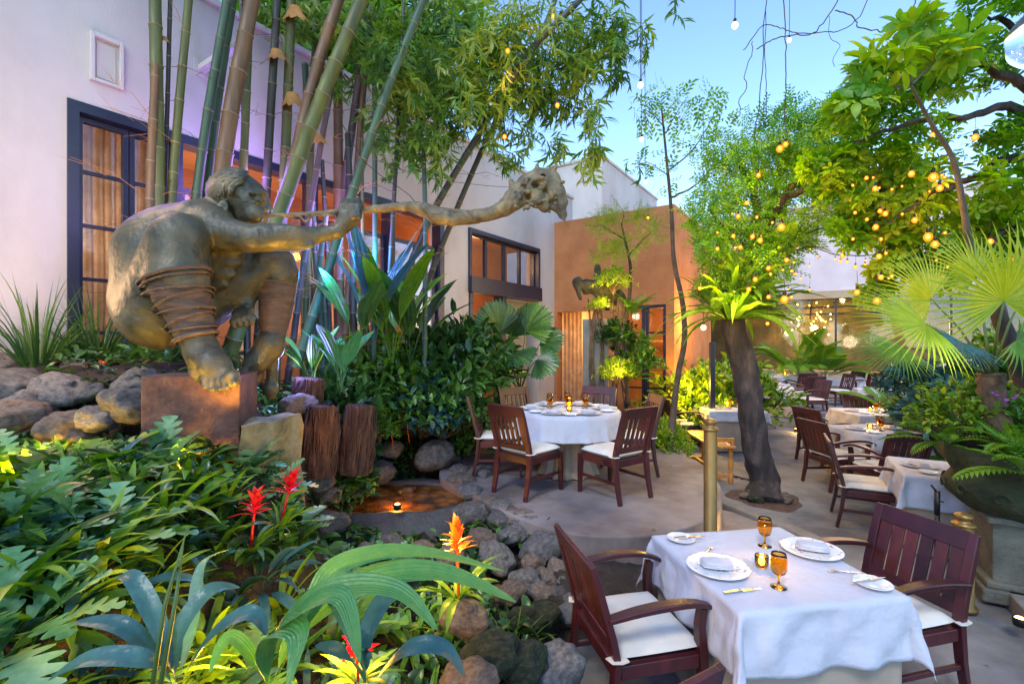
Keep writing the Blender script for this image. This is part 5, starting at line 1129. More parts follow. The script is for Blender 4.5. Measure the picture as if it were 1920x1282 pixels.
# litter and ground cover
m=MB(); n=2600; x=RNG.uniform(-4.2,.3,n); y=RNG.uniform(1.2,7.5,n); z=hgt(x,y); ok=(z>.12)&(((x-POND[0])/1.1)**2+((y-POND[1])/.7)**2>1); x,y,z=x[ok],y[ok],z[ok]; n=len(x)
D=np.stack([RNG.normal(size=n),RNG.normal(size=n),RNG.normal(size=n)*.3],1); s_=RNG.uniform(.03,.10,n); m.scatter(strip(1,1,3,.2,.8,.2,P_LANCE),frames(D,roll=RNG.uniform(-.6,.6,n))*np.stack([s_*.3,s_,s_],1)[:,None,:],np.stack([x,y,z+.015],1))
tag(m.obj('leaf_litter',leafmat('dead_leaf',[(.05,.025,.012),(.16,.08,.03),(.32,.17,.07)],.8,.1)),kind='stuff')
m=MB(); n=8200; x=RNG.uniform(-3.8,.35,n); y=RNG.uniform(1.2,7.6,n); z=hgt(x,y); ok=(z>.15)&(((x-POND[0])/1.15)**2+((y-POND[1])/.75)**2>1)&(np.sin(x*3.1+1)*np.cos(y*2.7)>-.35); x,y,z=x[ok],y[ok],z[ok]; n=len(x)
D=np.stack([RNG.normal(size=n),RNG.normal(size=n),RNG.uniform(.1,1.2,n)],1); s_=RNG.uniform(.06,.15,n); m.scatter(strip(1,1,4,.3,1.0,.25,P_OVAL),frames(D,roll=RNG.uniform(-.6,.6,n))*np.stack([s_*.4,s_,s_],1)[:,None,:],np.stack([x,y,z+.03+RNG.uniform(0,.08,n)],1))
tag(m.obj('ground_cover',LF_DARK),kind='stuff')

m=MB(); n=150; x=RNG.uniform(-.6,4.2,n); y=RNG.uniform(2.0,9.5,n); e_=((x-.9)/1.7)**2+((y-5.4)/1.5)**2; z=np.where((e_<1),PZ,np.where(x>2.6,0.0,-9)); ok=z>-1; x,y,z=x[ok],y[ok],z[ok]; n=len(x)
D=np.stack([RNG.normal(size=n),RNG.normal(size=n),RNG.normal(size=n)*.1],1); s_=RNG.uniform(.02,.05,n); m.scatter(strip(1,1,3,.1,.5,.2,P_LANCE),frames(D)*np.stack([s_*.35,s_,s_],1)[:,None,:],np.stack([x,y,z+.006],1))
tag(m.obj('fallen_leaves',leafmat('fallen_leaf',[(.10,.06,.02),(.22,.15,.04),(.30,.26,.06)],.8,.1)),kind='stuff')
# ------------------------------------------------------------------ bamboo
def bamboomat(name,a,b_):
    return noisemat(name,[(.25,a),(.55,b_),(.8,tuple(min(1,c*1.7) for c in b_))],2.5,.5,.15,20,detail=6,sq=(3,3,.5),coat=0)
BM={'g':bamboomat('olive_bamboo',(.04,.052,.009),(.095,.11,.018)),'t':bamboomat('teal_bamboo',(.018,.045,.022),(.045,.095,.045)),'b':bamboomat('brown_bamboo',(.055,.030,.012),(.14,.078,.026)),'d':bamboomat('dark_bamboo',(.018,.02,.014),(.045,.05,.028)),'p':bamboomat('dusky_bamboo',(.045,.03,.028),(.10,.07,.055))}
MNODE=noisemat('bamboo_joint',[(.3,(.16,.11,.05)),(.7,(.32,.24,.12))],8,.7)
def wallY(px): return 6.7/(.678-(px-960)/900)
def culm(P,r,col,label,sheaths=(),twigs=3,seed=0,kids=None):
    """P: list of (px,py,Y) from base to top"""
    rg=random.Random(seed); pts=[at(*p) for p in P]; b=pts[0].copy(); b.z=min(b.z,max(TH(b.x,b.y)-.1,.2)) if P[0][1]<790 else b.z
    base=Vector((pts[0].x,pts[0].y,max(TH(pts[0].x,pts[0].y)-.05,.2)))
    if base.z<pts[0].z-.1:
        dirv=(pts[0]-pts[1]).normalized(); k=(pts[0].z-base.z)/max(-dirv.z,.3); base=pts[0]+dirv*min(k,1.5); pts=[base]+pts
    r_=empty('bamboo_culm',tuple(pts[0]),0,label,'bamboo','bamboo culms between the statue and the house'); o=pts[0]
    Ps=spline([p-o for p in pts],10,False); L=[0]
    for a,c in zip(Ps[:-1],Ps[1:]): L.append(L[-1]+(c-a).length)
    tot=L[-1]; m=MB(); nd=MB(); s=rg.uniform(.1,.25); segs=[0]
    while s<tot: segs.append(s); s+=rg.uniform(.24,.36)*(1+r*3)
    def pos(s):
        i=min(max(np.searchsorted(L,s)-1,0),len(Ps)-2); f=(s-L[i])/max(L[i+1]-L[i],1e-6); return Ps[i].lerp(Ps[i+1],min(max(f,0),1))
    P2=[];R2=[];wv=[]
    for a,c in zip(segs,segs[1:]+[tot]):
        for f in (.0,.03,.5,.94): P2.append(pos(a+(c-a)*f)); R2.append(r*(1.10,1.0,.97,1.0)[int(f>0)+int(f>.1)+int(f>.9)]*(1-.25*a/tot))
    P2.append(pos(tot)); R2.append(r*.7)
    m.tube(P2,R2,n=12)
    for a in segs[1:]:
        p=pos(a); d=(pos(a+.02)-pos(a-.02)).normalized(); rr=r*(1-.25*a/tot); m.tube([p-d*.006,p-d*.002,p+d*.002,p+d*.006],[rr*1.02,rr*1.15,rr*1.15,rr*1.02],n=12,cap=False,mat=1)
    m.obj('culm',[BM[col],MNODE],r_)
    for k in range(twigs):
        tw=MB()
        a=segs[rg.randrange(1,len(segs))]; p=pos(a); az=rg.uniform(0,6.28); l=rg.uniform(.2,.6); d=Vector((math.cos(az),math.sin(az)*.5,rg.uniform(-.1,.5))).normalized()
        q1=p+d*l*.5+Vector((0,0,.03)); q2=p+d*l+Vector((0,0,-.05)); tw.tube([p,q1,q2],[.0035,.0025,.0012],n=4,cap=False)
        for _ in range(3):
            f=rg.uniform(.3,1); e=p.lerp(q2,f); dd=(d+Vector((rg.uniform(-1,1),rg.uniform(-1,1),rg.uniform(-.8,.8)))*.7).normalized(); tw.tube([e,e+dd*l*.3],[.002,.0008],n=3,cap=False)
        tw.obj('twig',MDRY if seed%2 else MTWIG,r_)
    for (px,py,Y,h) in sheaths:
        c=at(px,py,Y)-o; sm=MB(); G=np.zeros((9,9,3))
        for i in range(9):
            for j in range(9):
                t=i/8; u=(j/8-.5)*2; w=r*1.2+h*.42*t**1.5*(1-.45*max(0,t-.75)*4*(j%2))
                G[i,j]=(math.sin(u*1.5)*w+h*.18*t,-math.cos(u*1.5)*w*.9-h*.1*t,h*.5-h*t*(1-.25*(j%2)*t))
        sm.grid(G+np.array(c)); sm.obj('dry_sheath',MDRY,r_)
    return r_
def Yb(px,d=.45): return max(wallY(px)-d,3.9)
CL=[ # (bottom px,py) (top px,py at frame top) radius px, colour, label, sheaths
 (297,560,290,-40,12.5,'g','thick olive bamboo culm at left before the window frame',[],.35),
 (279,560,292,120,9,'b','brownish bamboo culm just left of the thick olive one',[],.3),
 (306,420,320,-40,4.5,'d','very thin dark bamboo culm right of the thick olive one',[(308,78,4.6,.07)],.2),
 (314,480,357,-40,8.5,'g','slender leaning green culm, third from the left window',[],.3),
 (352,500,432,-40,9,'t','teal bamboo culm leaning right behind the head of the statue',[],.25),
 (378,470,442,-40,8.5,'t','second teal culm close to the first',[],.15),
 (398,480,480,-40,16,'b','thickest brown culm rising behind the head of the statue',[],.8),
 (449,460,470,-40,8,'g','straight bright olive culm right of the thickest brown one',[],.2),
 (494,460,522,-40,8.5,'d','dark culm above the forehead of the statue',[(519,110,4.9,.16)],.3),
 (520,600,548,-40,10,'g','green culm carrying large orange dry sheaths',[(552,35,4.9,.22),(548,195,4.9,.20)],.5),
 (499,470,700,-60,15,'g','thick olive culm leaning strongly to the right from the statue head',[],.95),
 (545,330,652,-60,12,'b','brown culm leaning right, crossing behind the thick olive one',[],.75),
 (560,560,630,120,6.5,'p','dusky purple lit culm leaning right',[(598,265,5.6,.14)],.5),
 (600,600,572,120,7.5,'t','green culm leaning left over the outstretched arm',[],.3),
 (588,620,612,400,6,'t','thin blue lit culm behind the forearm, left',[],.5),
 (612,620,585,390,6,'t','thin blue lit culm behind the forearm, right',[],.45),
 (636,600,634,70,10.5,'b','upright orange brown culm by the hand of the statue',[],.3),
 (664,620,652,250,7,'d','dark culm right of the orange brown one',[],.35),
 (652,300,716,-60,8,'p','pinkish culm rising to the upper middle',[],.5),
 (636,440,812,-50,9,'t','smooth teal culm leaning far right high above the pipe',[],.9),
 (702,640,700,-60,5.5,'t','slim vertical teal culm over the pipe',[],.3),
 (679,600,677,120,4,'g','very slim vertical green culm behind the pipe',[],.2),
 (725,600,760,-60,4.5,'d','slim dark culm behind the paddle leaves',[],.3),
 (797,560,794,280,5.5,'t','short vertical teal culm before the white pier',[],.3),
 (618,620,604,300,5,'d','thin dark culm behind the hand of the statue',[],.5),
 (690,640,655,330,4.5,'d','thin dark culm crossing behind the pipe',[],.4),
 (655,520,700,-60,7,'b','brown culm behind the pinkish one',[],.25),
 (575,520,596,-60,7,'g','green culm behind the crossing culms',[],.2),
 (460,470,452,-50,5,'d','thin dark culm behind the statue head',[],.15)]
for i,(bx_,by,tx,ty,rp,c,l,shs,d) in enumerate(CL):
    Y0=min(Yb(bx_,.35+d*.3),5.9); Y1=Y0-.15*d
    if d>.6: Y0=min(Y0,4.6+.1*i%3*.3); Y1=Y0
    mid=((bx_+tx)/2+RNG.uniform(-3,3)-(6 if tx>bx_+60 else 0),(by+ty)/2,(Y0+Y1)/2)
    ext=(tx+(tx-bx_)*.12,ty-120,Y1)
    P=[(bx_,by,Y0),mid,(tx,ty,Y1)]
    if ty<0: P.append(ext)
    culm(P,rp*Y0/F,c,l,[(a,b2,Y0-.05,h) for a,b2,_,h in shs],twigs=5 if rp>7 else 3,seed=i)
# the two long arching culms that carry most of the foliage
arch1=culm([(780,470,6.4),(818,386,6.3),(905,240,6.2),(992,100,6.1),(1083,5,6.0),(1200,-120,6.0)],6.8*6.3/F,'d','long dark culm arching up to the right over the courtyard, left one of a pair',twigs=10,seed=51)
arch2=culm([(805,520,6.9),(855,396,6.8),(915,258,6.7),(990,110,6.6),(1030,30,6.5),(1060,-60,6.4)],5.8*6.8/F,'d','long dark culm arching up to the right over the courtyard, right one of a pair',twigs=10,seed=52)
# bamboo leaves: sprays of narrow hanging leaves
def bspray():
    m=MB()
    for i in range(8):
        V,Fa=strip(.18*RNG.uniform(.7,1.2),.026,5,RNG.uniform(-.2,.5),RNG.uniform(.5,1.4),.2,P_LANCE); a=(i-3.5)*.36+RNG.uniform(-.15,.15)
        V=V@rotz(a).T+np.array([0,.03*i-.05,0]); m.add(V,Fa)
    return np.concatenate(m.V), np.concatenate(m.F)
def blob(E,proto,size,mat,name,parent,outward=.4,down=.3,hollow=.5,flat=1.0,roll=.8,vb=None,clump=.0,o=None):
    """E: list of (px,py,rx,ry,Y,depth m,n). returns one foliage mesh child in world coordinates"""
    m=MB()
    for (px,py,rx,ry,Y,dz,n) in E:
        c=np.array(at(px,py,Y)); R3=np.array([rx*Y/F,dz,ry*Y/F])
        if clump: 
            k=max(3,n//14); cc_=RNG.normal(size=(k,3)); cc_/=np.linalg.norm(cc_,axis=1)[:,None]; cc_*=RNG.uniform(.15,1,k)[:,None]**.5
            d=cc_[RNG.integers(0,k,n)]+RNG.normal(size=(n,3))*clump
        else:
            d=RNG.normal(size=(n,3)); d/=np.linalg.norm(d,axis=1)[:,None]; d*=(RNG.uniform(hollow,1,n)**.5)[:,None]
        T=c+d*R3
        D=d*outward+RNG.normal(size=(n,3))*.5; D[:,2]-=down
        s_=size*RNG.uniform(.65,1.15,n); M=frames(D,roll=RNG.uniform(-roll,roll,n))*s_[:,None,None]
        m.scatter(proto,M,T,RNG.random(n))
    ob=m.obj(name,mat,parent)
    if parent: ob.matrix_parent_inverse=Matrix.Translation(-Vector(parent.location))
    return ob
PB=bspray()
blob([(760,60,90,70,6.0,.7,150),(860,90,110,90,6.1,.7,260),(800,190,70,80,5.9,.6,130),(900,200,70,70,6.1,.5,110),(740,150,50,70,5.7,.5,80),(820,280,45,55,6.0,.4,60),(700,40,60,60,5.7,.6,80),(770,250,30,60,5.9,.3,30),(600,30,70,45,5.6,.5,70),(520,20,50,40,5.4,.4,30),(650,120,40,60,5.6,.4,45),(700,210,30,45,5.7,.3,30),(745,300,25,35,5.8,.25,16)],PB,1,LF_BAMB,'foliage',arch1,down=.75,clump=.22)
blob([(1010,90,110,90,6.4,.7,260),(960,180,80,70,6.4,.6,120),(1080,170,80,70,6.4,.6,110),(1060,60,80,60,6.3,.6,110),(1130,50,50,50,6.2,.4,40),(1160,120,35,45,6.2,.3,22),(1110,240,45,60,6.3,.3,40),(1120,160,50,50,6.3,.3,40),(985,260,50,40,6.5,.4,32),(1200,80,16,45,6.1,.2,8),(1050,280,40,30,6.4,.3,14)],PB,1,LF_BAMB,'foliage',arch2,down=.75,clump=.2)
for i,(px,py,Y,n,l) in enumerate(((1195,190,6.2,3,''),(1190,300,6.3,4,''),(1100,315,6.3,8,''),(1205,60,6.1,5,''),(940,290,6.4,5,''),(1270,5,5.5,3,''),(1260,0,5.5,2,''))):
    E=[(px,py,14,22,Y,.1,n)]; blob(E,PB,1.0,LF_BAMB,'foliage',arch2 if i else arch1,down=1.2)
# ------------------------------------------------------------------ trees
def leafwhorl(k,L,W,droop=.7):
    m=MB()
    for i in range(k):
        V,Fa=strip(L*RNG.uniform(.8,1.1),W,4,RNG.uniform(-.1,.4),droop,.2,P_OVAL,stem=.0); V=V+np.array([0,L*.15,0]); m.add(V@rotz(i*2*math.pi/k+RNG.uniform(-.2,.2)).T,Fa)
    return np.concatenate(m.V),np.concatenate(m.F)
def leaftwig(k,L,W):
    m=MB()
    for i in range(k):
        V,Fa=strip(L*RNG.uniform(.8,1.1),W,2,.1,.5,.2,P_OVAL); s_=1 if i%2 else -1; m.add(V@rotz(s_*-.9).T+np.array([0,L*.38*i,0]),Fa)
    return np.concatenate(m.V),np.concatenate(m.F)
W7=leafwhorl(7,.15,.05); W5=leafwhorl(6,.20,.075); TW=leaftwig(8,.055,.022); TWF=leaftwig(12,.035,.010); TW2=leaftwig(7,.085,.034)
def tree(name,base,trunk,label,limbs,mat=MBARK,n=16,wob=.06,group=None):
    r=empty(name,tuple(base),0,label,'tree',group); b=Vector(base); m=MB()
    P=spline([p-b for p in trunk[0]],14 if wob>.04 else 8,False); R_=np.interp(np.linspace(0,1,len(P)),np.linspace(0,1,len(trunk[1])),trunk[1])
    m.tube(P,R_,n=n); V=m.V[0]
    if wob:
        for i in range(len(V)):
            v=Vector(V[i]); c=P[min(i//n,len(P)-1)]; d=(v-c); V[i]=tuple(c+d*(1+wob*2.8*mnoise.noise(v*5)+wob*2.2*mnoise.noise(Vector((v.x*18,v.y*18,v.z*5)))+.10*math.exp(-((v.z)/.18)**2)*math.sin(math.atan2(d.y,d.x)*4+1)))
    m.obj('trunk',mat,r)
    m=MB()
    for L,ra,rb in limbs:
        Pp=spline([p-b for p in L],5,False); m.tube([tuple(p+Vector((RNG.normal(),RNG.normal(),RNG.normal()))*min(ra*.3,.02)) for p in Pp],np.linspace(ra,rb,len(Pp)),n=8)
    if limbs: m.obj('limb',mat,r)
    return r
a_=lambda *p: at(*p)
# main leaning tree
base=gp(1435,935,0)
T1=tree('leaning_tree',base-Vector((0,0,.03)),([base-Vector((0,0,.05)),a_(1432,900,6.25),a_(1418,850,6.25),a_(1410,780,6.25),a_(1402,720,6.25),a_(1388,660,6.3),a_(1374,610,6.3),a_(1388,540,6.3),a_(1405,470,6.35)],[.29,.18,.16,.155,.158,.155,.145,.135,.11,.085]),'leaning tree with rough dark trunk, its crown hung with amber bulbs',
 [([a_(1405,475,6.35),a_(1440,420,6.3),a_(1470,370,6.2),a_(1510,320,6.1)],.09,.03),([a_(1405,475,6.35),a_(1420,400,6.5),a_(1400,330,6.6),a_(1370,270,6.6)],.07,.02),([a_(1440,420,6.3),a_(1450,370,6.6),a_(1480,290,6.8)],.06,.02),([a_(1470,370,6.2),a_(1520,350,6.0),a_(1570,290,5.8)],.05,.015),([a_(1405,475,6.35),a_(1360,430,6.2),a_(1330,390,6.1)],.05,.012),([a_(1400,500,6.35),a_(1440,470,6.3),a_(1480,460,6.2)],.05,.02)],n=44)
blob([(1360,310,60,50,6.5,.6,330),(1420,280,80,50,6.6,.7,480),(1490,250,90,45,6.4,.7,480),(1340,380,55,55,6.3,.5,330),(1410,370,60,55,6.6,.6,360),(1480,330,70,50,6.4,.6,380),(1550,290,70,60,6.1,.6,380),(1370,460,50,50,6.2,.4,300),(1450,440,60,50,6.3,.5,330),(1460,495,45,30,6.2,.35,230),(1545,345,50,40,6.1,.4,230),(1400,500,50,40,6.1,.4,200),(1590,230,60,40,6.2,.5,230),(1540,400,40,30,6.1,.3,120),(1520,210,60,28,6.4,.4,160),(1330,440,40,40,6.1,.3,160),(1500,420,50,40,6.2,.4,200),(1390,545,40,30,6.1,.35,160)],TW,1.15,LF_TREE,'foliage',T1,down=.2,clump=.17)
# epiphytic ferns sitting on the trunk
for k,px,py,Y,s_,l in (('nestfern',1372,598,6.1,1.35,'big bird nest fern collar on top of the leaning trunk'),('nestfern',1395,560,6.15,1.15,'second nest fern above the collar on the leaning tree'),('shrubfine',1385,560,6.1,.8,'fine green tuft above the fern collar of the leaning tree'),('shrubfine',1345,560,6.0,.6,'fine green tuft at the left of the fern collar'),('fern0',1338,585,6.0,1.1,'feathery fern hanging left from the leaning trunk'),('fern0',1425,595,6.1,1.2,'feathery fern hanging right from the leaning trunk'),('fern0',1470,480,6.1,1.2,'tufted airy fern on the right limb of the leaning tree'),('shrublime',1365,520,6.1,.55,'lime green epiphyte glowing on the left of the tree crown'),('nestfern',1440,460,6.2,.6,'small nest fern high on the leaning tree')):
    p=at(px,py,Y); plant(k,'epiphyte_fern',p.x,p.y,p.z,s_,RNG.uniform(0,6),l,'fern','epiphytes on the leaning tree')
ringm=MB(); ringm.lathe([(.0,.014),(.34,.012),(.40,.008),(.43,.0)],40,wob=lambda z,t:.10*np.sin(3*t)+.05*np.sin(7*t)); o=ringm.obj('tree_pit',noisemat('reddish_earth',[(.3,(.05,.03,.022)),(.7,(.15,.085,.06))],12,.95,.8,60),loc=(base.x,base.y,.0)); tag(o,'reddish earth ring in the paving round the foot of the leaning tree','tree pit')
for px,py,r,l in ((1412,928,16,'small mossy stone at the left foot of the leaning trunk'),(1462,930,14,'little stone at the right foot of the leaning trunk'),(1390,925,9,'pebble at the edge of the tree pit')):
    p=gp(px,py,.05); rock(p.x,p.y-.1,.06,r*p.y/F,l,2 if 'mossy' in l else 1)
# right overhanging tree, trunk outside at right
tb=Vector((6.6,4.6,0))
T2=tree('overhanging_tree',tb,([tb,Vector((6.4,4.6,2.2)),Vector((6.0,4.6,3.6)),Vector((5.5,4.7,4.9))],[.25,.2,.17,.13]),'large broad leaved tree reaching in from the right, hung with amber bulbs',
 [([Vector((6.0,4.6,3.6)),a_(1905,150,4.7),a_(1800,110,4.7),a_(1700,90,4.6)],.06,.012),([Vector((5.9,4.6,3.8)),a_(1920,205,4.8),a_(1830,215,4.8),a_(1700,230,4.8),a_(1600,270,4.9)],.06,.01),([Vector((6.1,4.6,3.3)),a_(1920,300,5.0),a_(1830,330,5.0),a_(1740,370,5.0),a_(1660,420,5.2)],.06,.01),([Vector((5.9,4.6,3.8)),a_(1920,60,4.5),a_(1850,30,4.4)],.05,.01),([Vector((6.2,4.7,3)),a_(1915,420,5.2),a_(1850,460,5.2),a_(1780,480,5.3)],.05,.01)])
blob([(1870,30,90,60,4.6,.5,90),(1800,70,90,60,4.7,.5,80),(1710,120,90,55,4.8,.5,85),(1640,170,60,50,4.9,.4,55),(1790,160,90,60,5.0,.5,80),(1890,120,60,80,4.9,.5,55),(1700,210,90,55,5.0,.5,95),(1620,250,70,50,5.2,.4,80),(1530,225,50,32,5.4,.3,40),(1800,270,100,60,5.1,.5,95),(1900,260,60,70,5.0,.5,60)],W7,.68,LF_TREE2,'foliage',T2,down=.25,clump=.2)
blob([(1580,310,60,45,5.3,.4,90),(1680,310,80,50,5.3,.5,120),(1760,360,90,55,5.3,.5,120),(1870,360,80,60,5.1,.5,100),(1670,390,60,45,5.4,.4,110),(1700,450,70,40,5.5,.4,110),(1800,440,90,55,5.4,.5,150),(1640,500,55,28,5.5,.3,60),(1600,430,40,22,5.5,.25,28),(1730,500,70,35,5.6,.4,80),(1890,460,60,55,5.3,.4,90),(1590,370,50,30,5.4,.25,70),(1560,310,50,35,5.4,.3,80),(1620,420,60,35,5.5,.3,90),(1700,400,80,40,5.4,.4,110),(1780,500,80,40,5.5,.4,90),(1860,430,70,50,5.4,.4,90),(1655,545,60,28,5.6,.3,60)],W5,.72,LF_TREE2,'foliage',T2,down=.3,clump=.2)
# slender whip with forked top in front of that tree
wb_=Vector((5.35,4.95,.1)); T3=tree('slender_tree',wb_,([wb_,a_(1885,600,4.9),a_(1822,470,4.6),a_(1808,400,4.5),a_(1787,300,4.4),a_(1745,230,4.3),a_(1708,160,4.2)],[.04,.034,.030,.028,.022,.017,.011]),'slim pale stemmed young tree forking below the right hand canopy',[([a_(1708,160,4.2),a_(1670,135,4.2),a_(1640,120,4.2)],.012,.004),([a_(1708,160,4.2),a_(1650,170,4.2),a_(1600,185,4.2)],.012,.004),([a_(1708,160,4.2),a_(1740,130,4.2),a_(1765,100,4.2)],.012,.004),([a_(1708,160,4.2),a_(1705,100,4.2),a_(1700,60,4.2)],.010,.004)],mat=noisemat('smooth_brown_bark',[(.3,(.05,.045,.035)),(.7,(.11,.10,.075))],5,.8),n=10,wob=.02)
blob([(1650,125,40,30,4.2,.25,26),(1610,190,35,25,4.2,.2,20),(1770,95,30,25,4.2,.2,18),(1700,60,30,20,4.2,.2,12)],W5,.95,LF_TREE2,'foliage',T3,down=.3)
# thin liana-like tree beside the orange building
lb=gp(1256,868,.30)
T4=tree('thin_tree',lb,([lb,a_(1262,780,6.9),a_(1272,700,6.9),a_(1283,640,6.9),a_(1280,570,6.9),a_(1264,490,6.9),a_(1259,400,6.9),a_(1250,300,6.8),a_(1240,200,6.7)],[.055,.045,.042,.04,.036,.032,.026,.018,.010]),'thin curved bare stem with a sparse leafy top before the orange building',
 [([a_(1258,370,6.9),a_(1300,350,6.8),a_(1335,315,6.7)],.018,.006),([a_(1253,320,6.85),a_(1290,290,6.8),a_(1320,250,6.8),a_(1345,200,6.8)],.012,.004),([a_(1245,240,6.7),a_(1225,215,6.7),a_(1205,205,6.7)],.008,.003),([a_(1254,330,6.8),a_(1225,310,6.8),a_(1205,300,6.8)],.008,.003),([a_(1248,250,6.7),a_(1270,210,6.7),a_(1290,180,6.7)],.008,.003)],mat=noisemat('thin_tree_bark',[(.3,(.045,.03,.022)),(.7,(.11,.08,.06))],8,.85),n=10,wob=.03)
blob([(1240,190,30,28,6.7,.2,34),(1215,220,20,22,6.7,.15,20),(1285,200,34,26,6.8,.2,34),(1330,190,24,22,6.8,.15,16),(1300,250,34,26,6.8,.2,26),(1215,305,20,18,6.8,.15,16),(1250,330,26,26,6.8,.2,14),(1330,300,26,20,6.7,.2,14),(1345,240,24,26,6.8,.2,16)],TW2,1.0,LF_TREE,'foliage',T4,down=.3)
# background trees behind the white house
for px0,E,l in ((560,[(510,20,70,60,9.0,1.0,330),(590,70,80,70,9.5,1,380),(660,30,80,60,9.5,1,330),(690,130,60,50,9.5,.8,220)],'dense tree behind the white house roof, left'),(800,[(740,60,90,90,10.5,1.0,360),(790,170,50,60,10.5,.8,200),(730,180,40,40,10.0,.6,110),(870,60,90,80,11,1,260)],'dense tree behind the white house roof, right')):
    X=(px0-CX)/F*10; bt=Vector((X-1.6,10.0,0)); T5=tree('background_tree',bt,([bt,bt+Vector((0,0,3)),bt+Vector((.3,0,6)),bt+Vector((.6,0,8.5))],[.25,.2,.15,.08]),l,[],n=10)
    blob(E,W5,1.25,LF_TREE if px0==560 else LF_BAMB,'foliage',T5,down=.2,clump=.2)
# ------------------------------------------------------------------ mossy column with lit plants
cb=gp(1117,800,PZ); cY=7.7
mc=empty('mossy_column',((1117-CX)/F*cY,cY,PZ),0,'grey square pillar wrapped in roots with a mossy crown of driftwood, behind the round table','column'); mo=Vector(mc.location)
MPIL=noisemat('grey_glazed_pillar',[(.3,(.10,.095,.085)),(.7,(.22,.20,.17))],3,.35,.2,20)
m=MB(); m.box((0,0,.95),(.40,.36,1.9),M=np.array(Matrix.Rotation(-.2,3,'Z'))); m.obj('pillar',MPIL,mc,smooth=False,bevel=.01)
B=SDF(np.array(at(1060,600,cY-.5)),np.array(at(1200,470,cY+.6)),.02)
def wcap(a,b,ra,rb,k=.05,sub=False): B.cap(np.array(at(*a)),np.array(at(*b)),ra,rb,k,sub)
wcap((1082,528,cY-.1),(1130,545,cY-.05),.07,.13); wcap((1130,545,cY),(1160,560,cY),.13,.12); wcap((1120,500,cY),(1125,545,cY),.05,.1); wcap((1080,530,cY-.1),(1088,560,cY-.1),.05,.03); wcap((1150,500,cY),(1150,550,cY),.04,.08)
for k in range(40):
    t_=RNG.random(); x=1085+75*t_+RNG.uniform(-6,6); y=530+28*t_+RNG.uniform(-12,12); c=np.array(at(x,y,cY-.05+RNG.uniform(-.08,.08))); B.ell(c,RNG.uniform(.03,.07,3),.04,sub=bool(k%4==0))
V,Q=B.mesh(); m=MB().add(V-np.array(mo),Q); m.obj('driftwood',noisemat('dark_driftwood',[(.3,(.02,.022,.018)),(.7,(.07,.07,.04))],9,.95,.8,30),mc)
m=MB()
for k in range(16):
    x=RNG.uniform(1100,1175); P=[at(x+RNG.uniform(-15,15),560,cY-.2),at(x,620,cY-.28),at(x+RNG.uniform(-10,10),690,cY-.26),at(x+RNG.uniform(-14,14),760,cY-.2)]; m.tube([tuple(p-mo) for p in spline(P,4,False)],[RNG.uniform(.008,.02)]*13,n=5)
m.obj('root',MTWIG,mc)
for k,px,py,Y,s_,l in (('shrublime',1150,545,7.3,.60,'golden leaves lit from within on top of the mossy column'),('shrublime',1125,585,7.35,.38,'small yellow lit plant at the neck of the mossy column'),('fern0',1185,590,7.4,.95,'fern cascading from the right of the mossy column'),('fern1',1165,640,7.4,.9,'fern halfway down the mossy column'),('fern0',1205,650,7.5,.8,'lower fern right of the mossy column'),('shrubmid',1190,700,7.5,.8,'broad green leaves at the foot of the mossy column'),('shrublime',1155,715,7.2,.6,'yellow lit foliage behind the back right side chair'),('areca',1180,720,7.3,.5,'small feather palm behind the back right side chair'),('shrubdark',1150,650,7.6,.7,'dark climbing leaves on the mossy column')):
    p=at(px,py,Y); plant(k,'column_plant',p.x,p.y,p.z,s_,RNG.uniform(0,6),l,'plant','plants on and around the mossy column')
T6b=at(1180,560,7.5); T6=tree('feathery_small_tree',T6b,([T6b,a_(1182,500,7.5),a_(1172,450,7.6),a_(1165,420,7.6)],[.03,.025,.018,.01]),'small feathery lime green tree growing out of the mossy column',[([a_(1178,480,7.5),a_(1205,450,7.5),a_(1230,430,7.4)],.01,.003),([a_(1172,450,7.6),a_(1140,430,7.7),a_(1120,420,7.7)],.01,.003),([a_(1165,420,7.6),a_(1170,400,7.6),a_(1160,385,7.6)],.008,.003)],n=8,wob=0)
blob([(1165,420,55,28,7.6,.4,230),(1215,435,32,32,7.4,.3,120),(1125,430,28,28,7.7,.3,100),(1185,470,40,24,7.5,.3,110),(1135,480,28,20,7.6,.3,70)],TWF,1.25,LF_LIME_LIT,'foliage',T6,down=.0,clump=.2)
pf=MB(); 
for i in range(8): V,Fa=strip(.05,.025,3,.5,.5,.2); pf.add(V@rotz(i*.8).T,Fa)
tag(pf.obj('pink_flower',noisemat('magenta_petal',[(.3,(.6,.03,.22)),(.7,(.8,.06,.35))],5,.5),loc=at(1096,578,7.3)),'small magenta flower at the neck of the mossy column','flower')
# ------------------------------------------------------------------ urn with fan palm
UX,UY=4.02,3.78
urn=empty('stone_urn',(UX,UY,.03),0,'huge carved mossy stone urn on a pedestal at the right edge','urn')
m=MB(); m.lathe([(.30,.62),(.36,.66),(.44,.74),(.47,.82),(.44,.88),(.42,.92),(.45,.98),(.485,1.04),(.49,1.10),(.47,1.13),(.43,1.12),(.44,1.04),(.0,1.02)],96,wob=lambda z,t: .035*np.abs(np.sin(t*7))*np.clip(1-abs(z-.80)/.15,0,1)+.03*np.sin(t*14)*np.clip(1-abs(z-1.03)/.1,0,1)+.02*np.sin(t*5+z*20)); m.obj('bowl',MMOSS,urn)
m=MB()
for k in range(12):
    t=2*math.pi*k/12; P=[]
    for u in np.linspace(0,4.6,14): rr=.055*(1-u/6); a2=u*1.2; P.append(((.47+.012)*math.cos(t+rr*math.cos(a2)*2.2),(.47+.012)*math.sin(t+rr*math.cos(a2)*2.2),.80+rr*math.sin(a2)))
    m.tube(P,.010,n=5); m.obj('scroll_carving',MMOSS,urn); m=MB()

